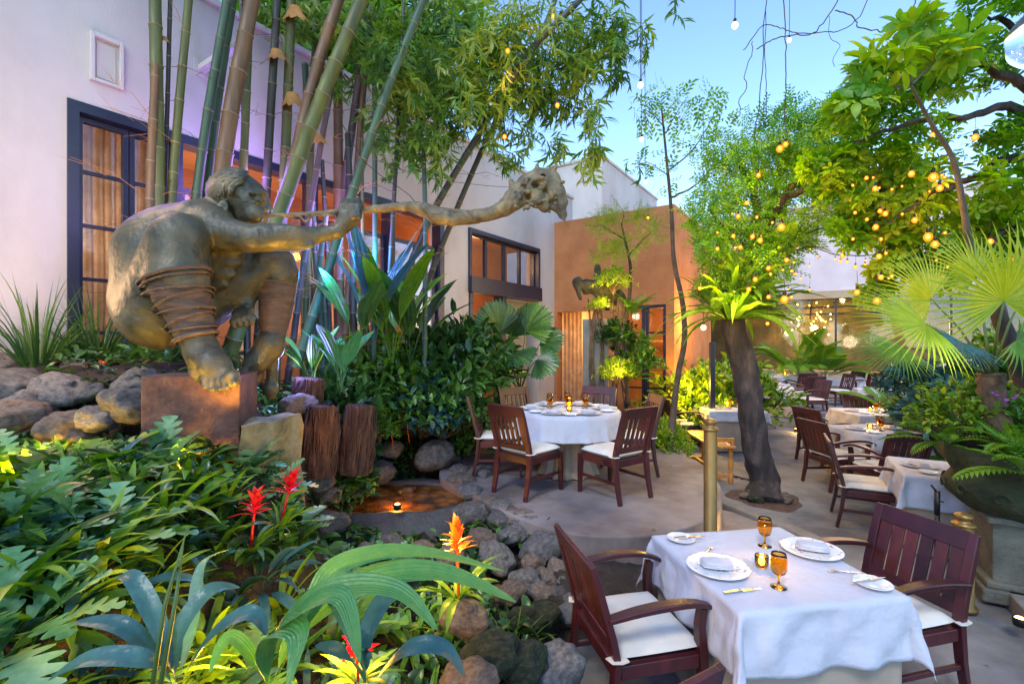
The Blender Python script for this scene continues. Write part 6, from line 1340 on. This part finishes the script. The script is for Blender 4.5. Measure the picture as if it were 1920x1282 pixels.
m=MB(); m.box((0,0,.30),(.50,.50,.60)); m.box((0,0,.61),(.58,.58,.05)); m.box((0,0,.05),(.66,.66,.10)); m.box((0,0,.125),(.60,.60,.05)); o=m.obj('pedestal',noisemat('mossy_pedestal',[(.3,(.07,.065,.05)),(.6,(.15,.14,.10)),(.8,(.24,.21,.16))],4,.85,.6,30,detail=9),urn,smooth=False,bevel=.012); o.rotation_euler=(0,0,R(-28))
def fanpalm():
    b=Vector((3.93,3.80,1.05)); r=empty('fan_palm',tuple(b),0,'fan palm with bright spiky round leaves growing from the stone urn','palm')
    P=[b,at(1862,760,3.8),at(1858,700,3.8)]; m=MB(); Ps=spline([p-b for p in P],8,False); m.tube(Ps,[.085+.012*math.sin(i*2.5) for i in range(len(Ps))],n=14); m.obj('trunk',noisemat('hairy_palm_trunk',[(.3,(.05,.03,.02)),(.6,(.14,.09,.05)),(.8,(.26,.18,.10))],14,.95,1,30,sq=(1,1,.5)),r)
    top=at(1858,705,3.8)-b
    L=[(1882,565,3.5,.60,(-.12,-.25,1),2.3,(-.1,-1,.0),LF_PALM),(1738,608,3.35,.58,(-1,-.15,-.05),1.5,(.0,-.7,.7),LF_PALM),(1745,560,4.0,.50,(-.8,.1,.6),1.7,(0,-1,.3),LF_PALM),(1800,640,3.4,.34,(-.75,-.4,-.25),1.6,(0,-.6,.7),LF_TEAL),(1905,640,3.6,.50,(.5,-.3,-.5),1.7,(0,-.6,.7),LF_FERN),(1830,520,4.2,.48,(-.4,.2,.9),1.9,(0,-1,.2),LF_PALM),(1925,540,3.9,.55,(.8,-.1,.6),2.0,(0,-1,.2),LF_PALM),(1690,650,3.9,.42,(-.8,-.2,-.4),1.4,(0,-.6,.8),LF_FERN)]
    for px,py,Y,Rd,D,spd,up,mt in L:
        hub=at(px,py,Y)-b; f=fan(Rd,34,spd,droop=.5,fold=.45,cup=.08,split=.36); M=frames([D],[up])[0]; f.xf(M,tuple(hub)); lf=f.obj('leaf',mt,r,smooth=False)
        mid=top.lerp(hub,.5)+Vector((0,0,.06)); q_=MB(); q_.tube([top,mid,hub],[.012,.009,.007],n=6); q_.obj('leaf_stalk',MSTEM,r)
fanpalm()
for k,X,Yy,z,s_,l in (('fern1',3.70,3.42,1.05,1.1,'large fern hanging down the front left of the urn'),('lobed2',3.95,3.33,1.0,.9,'dark lobed leaves hanging over the front of the urn'),('fern1',4.15,3.3,.55,1.0,'fern growing at the urn pedestal'),('shrubmid',3.85,4.0,1.2,.8,'leafy mound round the palm trunk'),('fern0',3.75,3.55,1.12,.75,'fern overflowing the left rim of the urn'),('fern1',3.95,3.45,1.12,.9,'feathery fern overflowing the front of the urn'),('fern0',4.15,3.55,1.12,.8,'fern overflowing the right rim of the urn'),('lobed1',3.9,3.75,1.15,.7,'lobed leaves round the palm trunk in the urn'),('papyrus',3.72,3.62,1.1,.6,'grassy tuft on the urn rim'),('shrubfine',4.15,3.9,1.15,.7,'fine leaved growth at the back of the urn'),('fern1',3.6,4.0,1.15,.9,'bright fern behind the urn rim at left')):
    plant(k,'urn_plant',X,Yy,z,s_,RNG.uniform(0,6),l,'plant','plants filling the stone urn')
m=MB(); rgb=RNG
for i in range(14):
    V,Fa=strip(.04,.03,3,.5,.5,.2,P_OVAL); m.add(V@rotz(i*.9).T+np.array([RNG.uniform(-.09,.09),0,RNG.uniform(-.03,.03)]),Fa)
tag(m.obj('orchid_flower',noisemat('purple_petal',[(.3,(.30,.03,.45)),(.7,(.5,.10,.65))],5,.5),loc=at(1885,745,3.6)),'little spray of purple orchid flowers beside the palm trunk','flower')
# leaning dark stem at the right edge
eb=Vector((5.6,4.6,.2)); m=MB(); m.tube([tuple(p) for p in spline([a_(1935,760,4.4),a_(1910,680,4.3),a_(1880,610,4.3),a_(1862,560,4.4)],5,False)],np.linspace(.085,.05,16),n=12); tag(m.obj('bare_tree',MBARK),'thick dark leaning trunk at the right edge above the purple orchids','tree')
# ------------------------------------------------------------------ posts, bench, small things
def post(x,y,z,h,r,label):
    t=empty('brass_post',(x,y,z),0,label,'post','brass garden posts')
    MB().lathe([(0,0),(r*1.35,0),(r*1.35,.02),(r,.03),(r,h-.10),(r*.98,h-.095)],28).obj('shaft',MBRASS,t)
    MB().lathe([(r,h-.10),(r*1.22,h-.095),(r*1.22,h-.075),(r*.85,h-.068),(r*.7,h-.055),(r*.75,h-.045),(r*.95,h-.03),(r*.9,h-.012),(r*.45,h),(0,h+.002)],28).obj('finial',MBRASS,t)
post(1.62,3.92,.155,1.22,.052,'tall brass post standing on the step behind the nearest table'); post(3.36,3.57,.02,.71,.06,'shorter brass post right of the nearest armchair at the bed kerb')
m=MB(); p=gp(1757,1130,0); p=Vector(((1757-CX)/F*3.9,3.9,0)); m.tube([p,p+Vector((0,0,.60)),],.018,n=8); m.tube([p+Vector((0,0,.80-.2)),p+Vector((.0,0,.79))],.020,n=8); m.tube([p+Vector((0,0,.78)),p+Vector((-.05,0,.84))],.008,n=6); m.tube([p+Vector((-.01,0,.72)),p+Vector((.05,0,.70))],.006,n=6); m.tube([p,p+Vector((0,0,.01))],[.07,.07],n=14)
tag(m.obj('metal_stand',MSTEEL),'thin black metal stand behind the right armchair','stand')
# varnished bench
bb=empty('wooden_bench',(3.0,7.35,0),R(88),'small varnished orange wooden bench behind the brass post','bench')
m=MB(); 
for k in range(4): m.box((0,-.13+.087*k,.52),(1.25,.075,.03))
m.obj('seat',MBENCH,bb,smooth=False,bevel=.006)
for sx in (-1,1):
    for sy in (-1,1):
        m=MB(); m.lathe([(.035,0),(.035,.12),(.022,.14),(.030,.2),(.038,.27),(.026,.33),(.022,.36),(.036,.38),(.036,.505)],16,c=(sx*.54,sy*.12,0)); m.obj('leg',MBENCH,bb)
    m=MB(); m.box((sx*.54,0,.10),(.04,.22,.05)); m.obj('stretcher',MBENCH,bb,smooth=False)
m=MB(); m.box((0,0,.10),(1.04,.05,.04)); m.obj('stretcher',MBENCH,bb,smooth=False); m=MB(); m.box((-.58,0,.62),(.04,.30,.05)); m.box((-.58,-.12,.565),(.035,.035,.07)); m.box((-.58,.12,.565),(.035,.035,.07)); m.obj('end_rail',MBENCH,bb,smooth=False)
# dark thin post by the bushes
m=MB(); m.box(((1335-CX)/F*9.0,9.0,1.0),(.09,.09,2.0)); tag(m.obj('dark_post',MFRAME,smooth=False,bevel=.008),'dark blue painted post among the green bushes left of the leaning tree','post')
# cable cover on the paving
m=MB(); P=[gp(1345,887,.012),gp(1375,891,.012),gp(1405,899,.012)]; m.tube(P,.008,n=6)
for t in np.linspace(.05,.95,6): c=P[0].lerp(P[2],t); m.box(tuple(c),(.03,.045,.012))
tag(m.obj('cable',MSTEEL),'black dashed cable on the paving left of the leaning trunk','cable')
m=MB(); m.tube([tuple(v) for v in spline([at(-30,690,3.7),at(60,678,3.75),at(120,672,3.75),at(175,678,3.7),at(215,695,3.6)],6,False)],.008,n=6); h_=m.obj('garden_hose',noisemat('green_hose',[(.3,(.03,.10,.08)),(.7,(.05,.14,.10))],5,.5)); tag(h_,'thin green garden hose lying over the boulders at left','hose')
m=MB(); c=at(188,678,3.68); m.tube([c,c+Vector((.06,-.02,-.01))],.014,n=10); m.obj('hose_connector',PT_ORG,h_)
# floor spots
def spotlight(name,p,label,r=.035,glow=None):
    t=empty(name,tuple(p),0,label,'lamp','small garden lamps')
    MB().lathe([(0,0),(r,0),(r*1.1,.05),(r*.9,.055),(r*.85,.045),(0,.04)],16).obj('housing',MSTEEL,t)
    MB().lathe([(0,.046),(r*.8,.047),(r*.5,.056),(0,.06)],14).obj('lens',glow or LAMPG,t); return t
LAMPG=emis('warm_lamp_glow',(1,.5,.10),6)
GARDEN=[(gp(745,955,.46),'glowing lamp at the near edge of the pond'),(gp(1492,808,.02),'floor lamp glowing on the paving before the far step'),(Vector(((1355-CX)/F*4.35,4.35,.17)),'small step lamp beside the brass post'),(at(1139,582,7.15),'bright lamp hidden in the golden leaves of the mossy column'),(Vector((4.02,10.75,.15)),'uplight at the foot of the orange side wall'),(Vector((3.0,2.05,.06)) if False else at(1912,1172,3.2),'small lamp in the lower right bed'),(at(943,685,7.6),'lamp glowing behind the round fan palm'),(at(1158,712,7.25),'lamp at the foot of the mossy column'),(at(60,905,2.9),'lamp under the lobed leaves at the left edge')]
for p_,l in GARDEN: spotlight('garden_lamp',p_,l)
# lantern globe, top right
m=MB(); m.lathe([(.001+.19*math.sin(t),.19*-math.cos(t)*1.12) for t in np.linspace(.02,3.12,24)],32,wob=lambda z,t:.03*np.sin(t*5+z*30)); c=at(1950,72,3.6); o=m.obj('glass_globe',glassmat('clear_globe_glass',(.92,.97,.93),.12),loc=c); tag(o,'large clear glass globe lantern hanging at the upper right corner','lantern')
m=MB(); m.tube([c+Vector((0,0,.21)),c+Vector((.02,0,1.6))],.004,n=5); cc_=m.obj('cord',MSTEEL,o); cc_.matrix_parent_inverse=Matrix.Translation(-c)
# ------------------------------------------------------------------ bulbs
MBULB=emis('amber_bulb_glow',(1,.42,.07),5)
def glowglass(name,col,st,tr):
    m=emis(name,col,st); nt=m.node_tree; o_=[n for n in nt.nodes if n.type=='OUTPUT_MATERIAL'][0]; e_=[n for n in nt.nodes if n.type=='EMISSION'][0]
    t_=nt.nodes.new('ShaderNodeBsdfTransparent'); t_.inputs[0].default_value=(1,.7,.35,1); x_=nt.nodes.new('ShaderNodeMixShader'); x_.inputs[0].default_value=tr; nt.links.new(e_.outputs[0],x_.inputs[1]); nt.links.new(t_.outputs[0],x_.inputs[2]); nt.links.new(x_.outputs[0],o_.inputs[0]); return m
MBGL=glowglass('amber_bulb_halo_glass',(1,.24,.02),.8,.5); MBULBW=emis('warm_white_bulb_glow',(1,.5,.2),1.6)  # orange halo round each amber bulb put into its glass as weak emission
pr_=empty('hanging_bulb'); b1=MB().lathe([(0,-.034),(.014,-.030),(.024,-.016),(.026,-.002),(.020,.012),(.012,.022),(.011,.026)],14).obj('glass_bulb',MBGL,pr_); MB().lathe([(0,-.017),(.009,-.012),(.012,-.004),(.010,.006),(0,.014)],10).obj('filament',MBULB,pr_); b2=MB().lathe([(.012,.022),(.013,.024),(.013,.048),(.006,.056),(.0,.056)],10).obj('socket',MSTEEL,pr_); m=MB(); m.tube([(0,0,.05),(.004,.003,.12),(0,0,.2)],.002,n=4); m.obj('cord',MSTEEL,pr_)
KIDS[pr_.name]=list(pr_.children)
pw_=empty('hanging_bulb'); MB().lathe([(0,-.034),(.014,-.030),(.024,-.016),(.026,-.002),(.020,.012),(.012,.022),(.011,.026)],14).obj('glass_bulb',MBULBW,pw_); MB().lathe([(.012,.022),(.013,.024),(.013,.048),(.006,.056),(.0,.056)],10).obj('socket',MSTEEL,pw_); m=MB(); m.tube([(0,0,.05),(.008,.003,.8),(0,0,2.2)],.0035,n=4); m.obj('cord',MSTEEL,pw_)
KIDS[pw_.name]=list(pw_.children)
BL=[('w',1378,47,4.6,1.125,'largest pale bulb on a long cord against the open sky'),('w',1480,75,5.2,0.8250000000000001,'pale bulb against the sky where thin vines cross'),('w',1201,159,6,1.3,'pale bulb on a long cord left of the thin tree top'),('w',1203,261,6.5,1.1,'pale bulb just left of the thin tree stem'),('w',1210,340,8,1.1,'faint pale bulb low over the orange building'),
('a',1038,30,5.9,1.1,'amber bulb among bamboo leaves at the very top'),('a',952,95,5.4,1.0,'amber bulb among bamboo leaves, upper left one'),('a',1045,197,5.8,1.05,'amber bulb among bamboo leaves, right one'),('a',946,256,5.6,1.0,'amber bulb among bamboo leaves, lowest one'),('a',1215,408,7.2,.8,'amber bulb in the feathery small tree')]
G_A='amber bulb glowing in the crown of the leaning tree'; G_B='amber bulb glowing among the leaves of the overhanging tree at right'; G_C='amber bulb hanging before the pink wall of the far pavilion'
for x,y,s_ in ((1462,278,1.8),(1473,270,1.4),(1422,328,1.2),(1400,380,1.1),(1384,405,1.2),(1465,425,1.9),(1375,442,1.1),(1411,443,1.3),(1425,450,1.4),(1388,463,1.1),(1345,466,1.0),(1475,487,1.2),(1441,502,1.2),(1416,523,1.3),(1404,542,1.3),(1441,556,1.1),(1471,560,2.0),(1312,540,1.1),(1439,606,1.0)): BL.append(('a',x,y,5.6,s_*.8,G_A))
for x,y,s_ in ((1749,252,1.0),(1828,257,1.5),(1709,325,1.4),(1750,331,1.9),(1762,352,1.5),(1641,353,1.2),(1660,400,1.2),(1715,412,1.3),(1642,425,1.3),(1740,443,1.9),(1753,457,1.6),(1857,452,1.3),(1650,395,1.0),(1607,547,1.3),(1644,563,1.6),(1648,480,1.2),(1652,519,1.2),(1903,484,1.0)): BL.append(('a',x,y,4.5,s_*.75,G_B))
for x,y,s_ in ((1495,462,1.6),(1485,465,1.6),(1490,513,1.6),(1518,453,1.2),(1518,498,1.0),(1580,435,2.6),(1592,442,2.0),(1586,448,1.8),(1640,452,1.8),(1620,452,1.8),(1580,478,2.4),(1604,500,1.8),(1622,496,1.5),(1635,449,1.6),(1518,543,1.3),(1478,543,1.3),(1663,458,1.5),(1576,490,1.6)): BL.append(('a',x,y,10.3,s_*.8,G_C))
rb=random.Random(4)
for _ in range(26): BL.append(('a',rb.uniform(1590,1790),rb.uniform(310,530),rb.uniform(4.8,5.3),rb.uniform(.4,.75),G_B))
for _ in range(14): BL.append(('a',rb.uniform(1340,1500),rb.uniform(390,570),rb.uniform(5.4,6),rb.uniform(.4,.7),G_A))
for _ in range(14): BL.append(('a',rb.uniform(1500,1640),rb.uniform(425,540),rb.uniform(9,11),rb.uniform(.8,1.3),G_C))
BL.append(('w',1319,613,7.6,1.6,'bright white bulb left of the fern collar on the leaning tree'))
u1=set()
for ty,x,y,Yv,s_,l in BL:
    p=at(x,y,Yv); g='string bulbs hung through the trees'
    if ty not in u1:
        o=pr_ if ty=='a' else pw_; u1.add(ty); o.location=p; o.scale=(s_,)*3; tag(o,l,'bulb',g)
    else: o=dup(pr_ if ty=='a' else pw_,None,p,RNG.uniform(0,6),s_,l,g); o['category']='bulb'
# little lights inside the pavilion: chandelier
ch=MB(); cb_=at(1520,600,17.6)
for k in range(34): 
    x,y,z_=RNG.normal()*.45,RNG.normal()*.2,RNG.uniform(-.55,.7); ch.lathe([(0,-.035),(.035,0),(0,.04)],6,c=(x,y,z_))
chd=empty('bulb_chandelier',tuple(cb_),0,'cluster of tiny amber bulbs hanging inside the glazed pavilion','chandelier'); ch.obj('bulb_cluster',MBULB,chd); m=MB(); m.tube([(0,0,0),(0,0,1.3)],.02,n=6)
for k in range(8): m.tube([(RNG.normal()*.4,RNG.normal()*.2,-.3),(0,0,.9)],.006,n=4)
m.obj('hanging_rod',MSTEEL,chd)
# bare vines and wires against the sky
for P,r_,l in (([(1440,-30,5),(1432,60,5),(1430,130,5),(1418,230,5.2),(1415,262,5.2)],.005,'straight hanging wire left of the crossing vines'),([(1467,-30,5),(1472,60,5),(1474,140,5),(1472,200,5.2),(1470,235,5.3)],.0055,'straight hanging wire through the crossing vines'),([(1436,20,5),(1434,90,5),(1437,170,5.1),(1436,225,5.2)],.004,'thin wire with a small knot beside the straight one'),
 ([(1420,92,5),(1450,75,5),(1480,66,5),(1525,62,5),(1560,20,5),(1580,-20,5)],.006,'bare vine curling up to the top edge'),([(1395,95,5),(1412,70,5),(1432,48,5),(1462,52,5),(1490,62,5),(1530,62,5),(1580,55,5),(1612,30,5),(1632,-15,5)],.005,'long bare vine looping across the sky'),([(1410,80,5),(1410,100,5),(1396,140,5),(1400,165,5),(1385,190,5),(1388,212,5),(1370,232,5)],.0045,'crooked bare vine dangling at the left of the tangle'),([(1565,20,5),(1600,32,5),(1614,52,5),(1660,58,5),(1700,42,5),(1715,0,5),(1722,-25,5)],.006,'bare vine swinging right toward the tree'),([(1555,30,5),(1556,70,5),(1575,85,5),(1562,110,5),(1565,125,5)],.003,'short crooked vine end hanging below the tangle'),
 ([(1515,462,10.4),(1560,475,10.4),(1620,480,10.4),(1700,470,10)],.012,'dark cable strung before the pink wall'),([(705,300,5.4),(790,330,5.4),(880,345,5.5),(960,352,5.6)],.003,'thin dry twig over the pipe'),([(640,230,5),(690,310,5),(760,360,5),(800,400,5)],.004,'thin wire descending behind the pipe')):
    m=MB(); Ps=spline([at(*p) for p in P],6,False); m.tube([tuple(p+Vector((RNG.normal(),RNG.normal(),RNG.normal()))*r_*.8) for p in Ps],r_,n=5); tag(m.obj('hanging_vine' if 'vine' in l or 'twig' in l else 'wire',MTWIG if 'vine' in l or 'twig' in l else MSTEEL),l,'vine' if 'vine' in l or 'twig' in l else 'wire')
SUN_EL=36; SUN_EL2=50; SUN_ROT=205; SKY=.105; SUN=.4; EXPO=2.05
AMB=(1,.60,.16); PUR=(.45,.22,1); BLU=(.05,.35,1); PNK=(1,.35,.5)
LAMPS=[
 ('far_table_fill',tuple(at(1500,600,13)),(1,.6,.3),12,.15),('far_table_fill',tuple(at(1640,640,8.2)),(1,.75,.45),9,.3),('pond_glow',tuple(gp(745,945,.41)),(1,.42,.04),2.2,.03),  # the two far table lights are added fill to brighten the terrace, no fixture
 ('column_glow',at(1145,560,7.1),(1,.60,.08),6,.06),
 ('column_foot_glow',at(1160,700,7.0),(1,.60,.08),3.5,.06),
 ('side_wall_uplight',(4.12,10.6,.3),(1,.50,.10),70,.05,dict(spot=80,aim=(4.0,11.0,3.6))),
 ('palm_glow',at(945,675,7.8),(1,.5,.10),9,.05),
 ('statue_uplight',at(430,790,2.85),(1,.55,.10),9,.05,dict(spot=100,aim=at(420,480,3.5))),
 ('statue_uplight',at(620,760,3.2),(1,.55,.08),26,.05,dict(spot=80,aim=at(700,400,3.5))),
 ('bed_glow',at(60,870,2.72),(1,.55,.04),22,.05),('bed_glow',at(190,915,2.55),(1,.55,.04),18,.05),('bed_glow',at(330,1080,2.1),(1,.5,.04),14,.05),('bed_glow',at(180,1170,1.75),(1,.5,.04),12,.05),('bed_glow',at(430,1220,1.6),(1,.5,.04),6,.05),('bed_glow',at(640,1210,1.7),(1,.5,.04),4.5,.05),
 ('flower_glow',at(835,985,2.6),(1,.75,.08),3,.04),
 ('purple_wash',at(470,330,5.0),PUR,14,.3),('purple_wash',at(640,420,5.6),PUR,20,.3),('purple_wash',at(250,330,3.7),PUR,2,.3),
 ('blue_wash',at(600,520,4.6),BLU,12,.08),('blue_wash',at(700,470,5.7),BLU,9,.08),('blue_wash',at(560,680,4.3),(.3,.3,1),6,.08),
 ('porch_glow',wp(1.6,-.9,3.0),(1,.72,.5),12,.2),('porch_glow',wp(3.4,-.9,2.6),(1,.6,.6),13,.2),('porch_glow',wp(.4,-1.0,3.0),(1,.72,.45),10,.15),
 ('room_glow',wp(6.6,-.9,3.9),(1,.5,.2),14,.2),('room_glow',wp(6.6,-.9,1.8),(1,.5,.2),16,.2),
 ('lobby_glow',wp(9.9,.8,2.3),(1,.6,.22),30,.15),('lobby_glow',wp(9.9,2.2,2.2),(1,.6,.22),10,.15),
 ('pavilion_glow',tuple(at(1520,610,18.2)),(1,.55,.15),120,.4),('pavilion_glow',tuple(at(1720,610,16.6)),(1,.55,.15),45,.4),
 ('floor_spot_glow',gp(1492,800,.12),(1,.6,.15),2,.03),('step_glow',(2.05,4.25,.3),(1,.6,.15),1.5,.03),('wall_warm',at(0,520,3.2),(1,.6,.3),9,.3),('wall_warm',at(120,180,3.3),(1,.7,.45),7,.3),
 ('canopy_glow',at(1745,390,4.5),(1,.5,.08),2,.1),('canopy_glow',at(1455,430,5.5),(1,.5,.08),7,.1),('canopy_glow',at(1590,460,9.8),(1,.5,.12),45,.1),('fern_glow',at(1385,590,5.6),(1,.62,.08),6,.1),('fern_glow',at(1330,520,5.6),(1,.6,.08),8,.1),('crown_glow',at(1440,330,5.8),(1,.55,.08),8,.1),('shrub_glow',at(1295,720,9.2),(1,.6,.08),22,.1),('corner_glow',at(1330,600,10.0),(1,.55,.1),30,.1),('bed_glow',at(330,860,2.9),(1,.5,.04),7,.05),('stump_glow',at(620,800,3.8),(1,.45,.1),1.2,.05),('bamboo_glow',at(980,150,5.7),(1,.55,.12),2.5,.1),
 ('urn_glow',at(1800,640,3.0),(1,.85,.35),1.2,.1),('canopy_glow',at(1650,470,5.0),(1,.5,.06),3,.1),('canopy_glow',at(1380,480,5.4),(1,.5,.06),5,.1),('canopy_glow',at(1800,330,4.6),(1,.5,.06),2,.1)]
for x,y,z in CANDLES: LAMPS.append(('candle_light',(x,y,z+.03),(1,.55,.16),.9 if y<7 else 1.8,.02))
# ------------------------------------------------------------------ camera, sky, light
cam=bpy.data.cameras.new('camera'); co=bpy.data.objects.new('camera',cam); COL.objects.link(co)
co.location=(0,0,H); co.rotation_euler=(R(90),0,0); cam.sensor_width=36; cam.lens=36*F/1920; cam.clip_start=.05; cam.clip_end=500
S.camera=co
w=bpy.data.worlds.new('World'); S.world=w; w.use_nodes=True; nt=w.node_tree; bg=nt.nodes['Background']
sk=nt.nodes.new('ShaderNodeTexSky'); sk.sky_type='NISHITA'; sk.sun_disc=False; sk.sun_elevation=R(SUN_EL); sk.sun_rotation=R(SUN_ROT)
sk.air_density=1.0; sk.dust_density=.1; sk.ozone_density=4.5
nt.links.new(sk.outputs[0],bg.inputs[0]); bg.inputs[1].default_value=SKY
sl=bpy.data.lights.new('sun','SUN'); sl.energy=SUN; sl.angle=R(12); sl.color=(1,.97,.93); so=bpy.data.objects.new('sun',sl); COL.objects.link(so)
az=R(SUN_ROT); el=R(SUN_EL2); dv=Vector((math.sin(az)*math.cos(el),math.cos(az)*math.cos(el),math.sin(el)))
so.rotation_euler=dv.to_track_quat('Z','Y').to_euler()
def lamp(name,loc,col,e,r=.04,spot=None,aim=None,blend=.6):
    l=bpy.data.lights.new(name,'SPOT' if spot else 'POINT'); l.energy=e; l.color=col; l.shadow_soft_size=r
    o=bpy.data.objects.new(name,l); COL.objects.link(o); o.location=loc
    if spot:
        l.spot_size=R(spot); l.spot_blend=blend; o.rotation_euler=(Vector(aim)-Vector(loc)).to_track_quat('-Z','Y').to_euler()
    return o
for a in LAMPS: lamp(*a[:5],**(a[5] if len(a)>5 else {}))
S.view_settings.view_transform='Standard'; S.view_settings.look='None'; S.view_settings.gamma=1; S.view_settings.exposure=EXPO
S.cycles.use_denoising=True
try: S.cycles.denoiser='OPENIMAGEDENOISE'
except Exception: pass
S.cycles.max_bounces=7; S.cycles.transparent_max_bounces=10; S.cycles.diffuse_bounces=3; S.cycles.glossy_bounces=3; S.cycles.transmission_bounces=6
S.cycles.sample_clamp_indirect=4; S.cycles.caustics_reflective=False; S.cycles.caustics_refractive=False
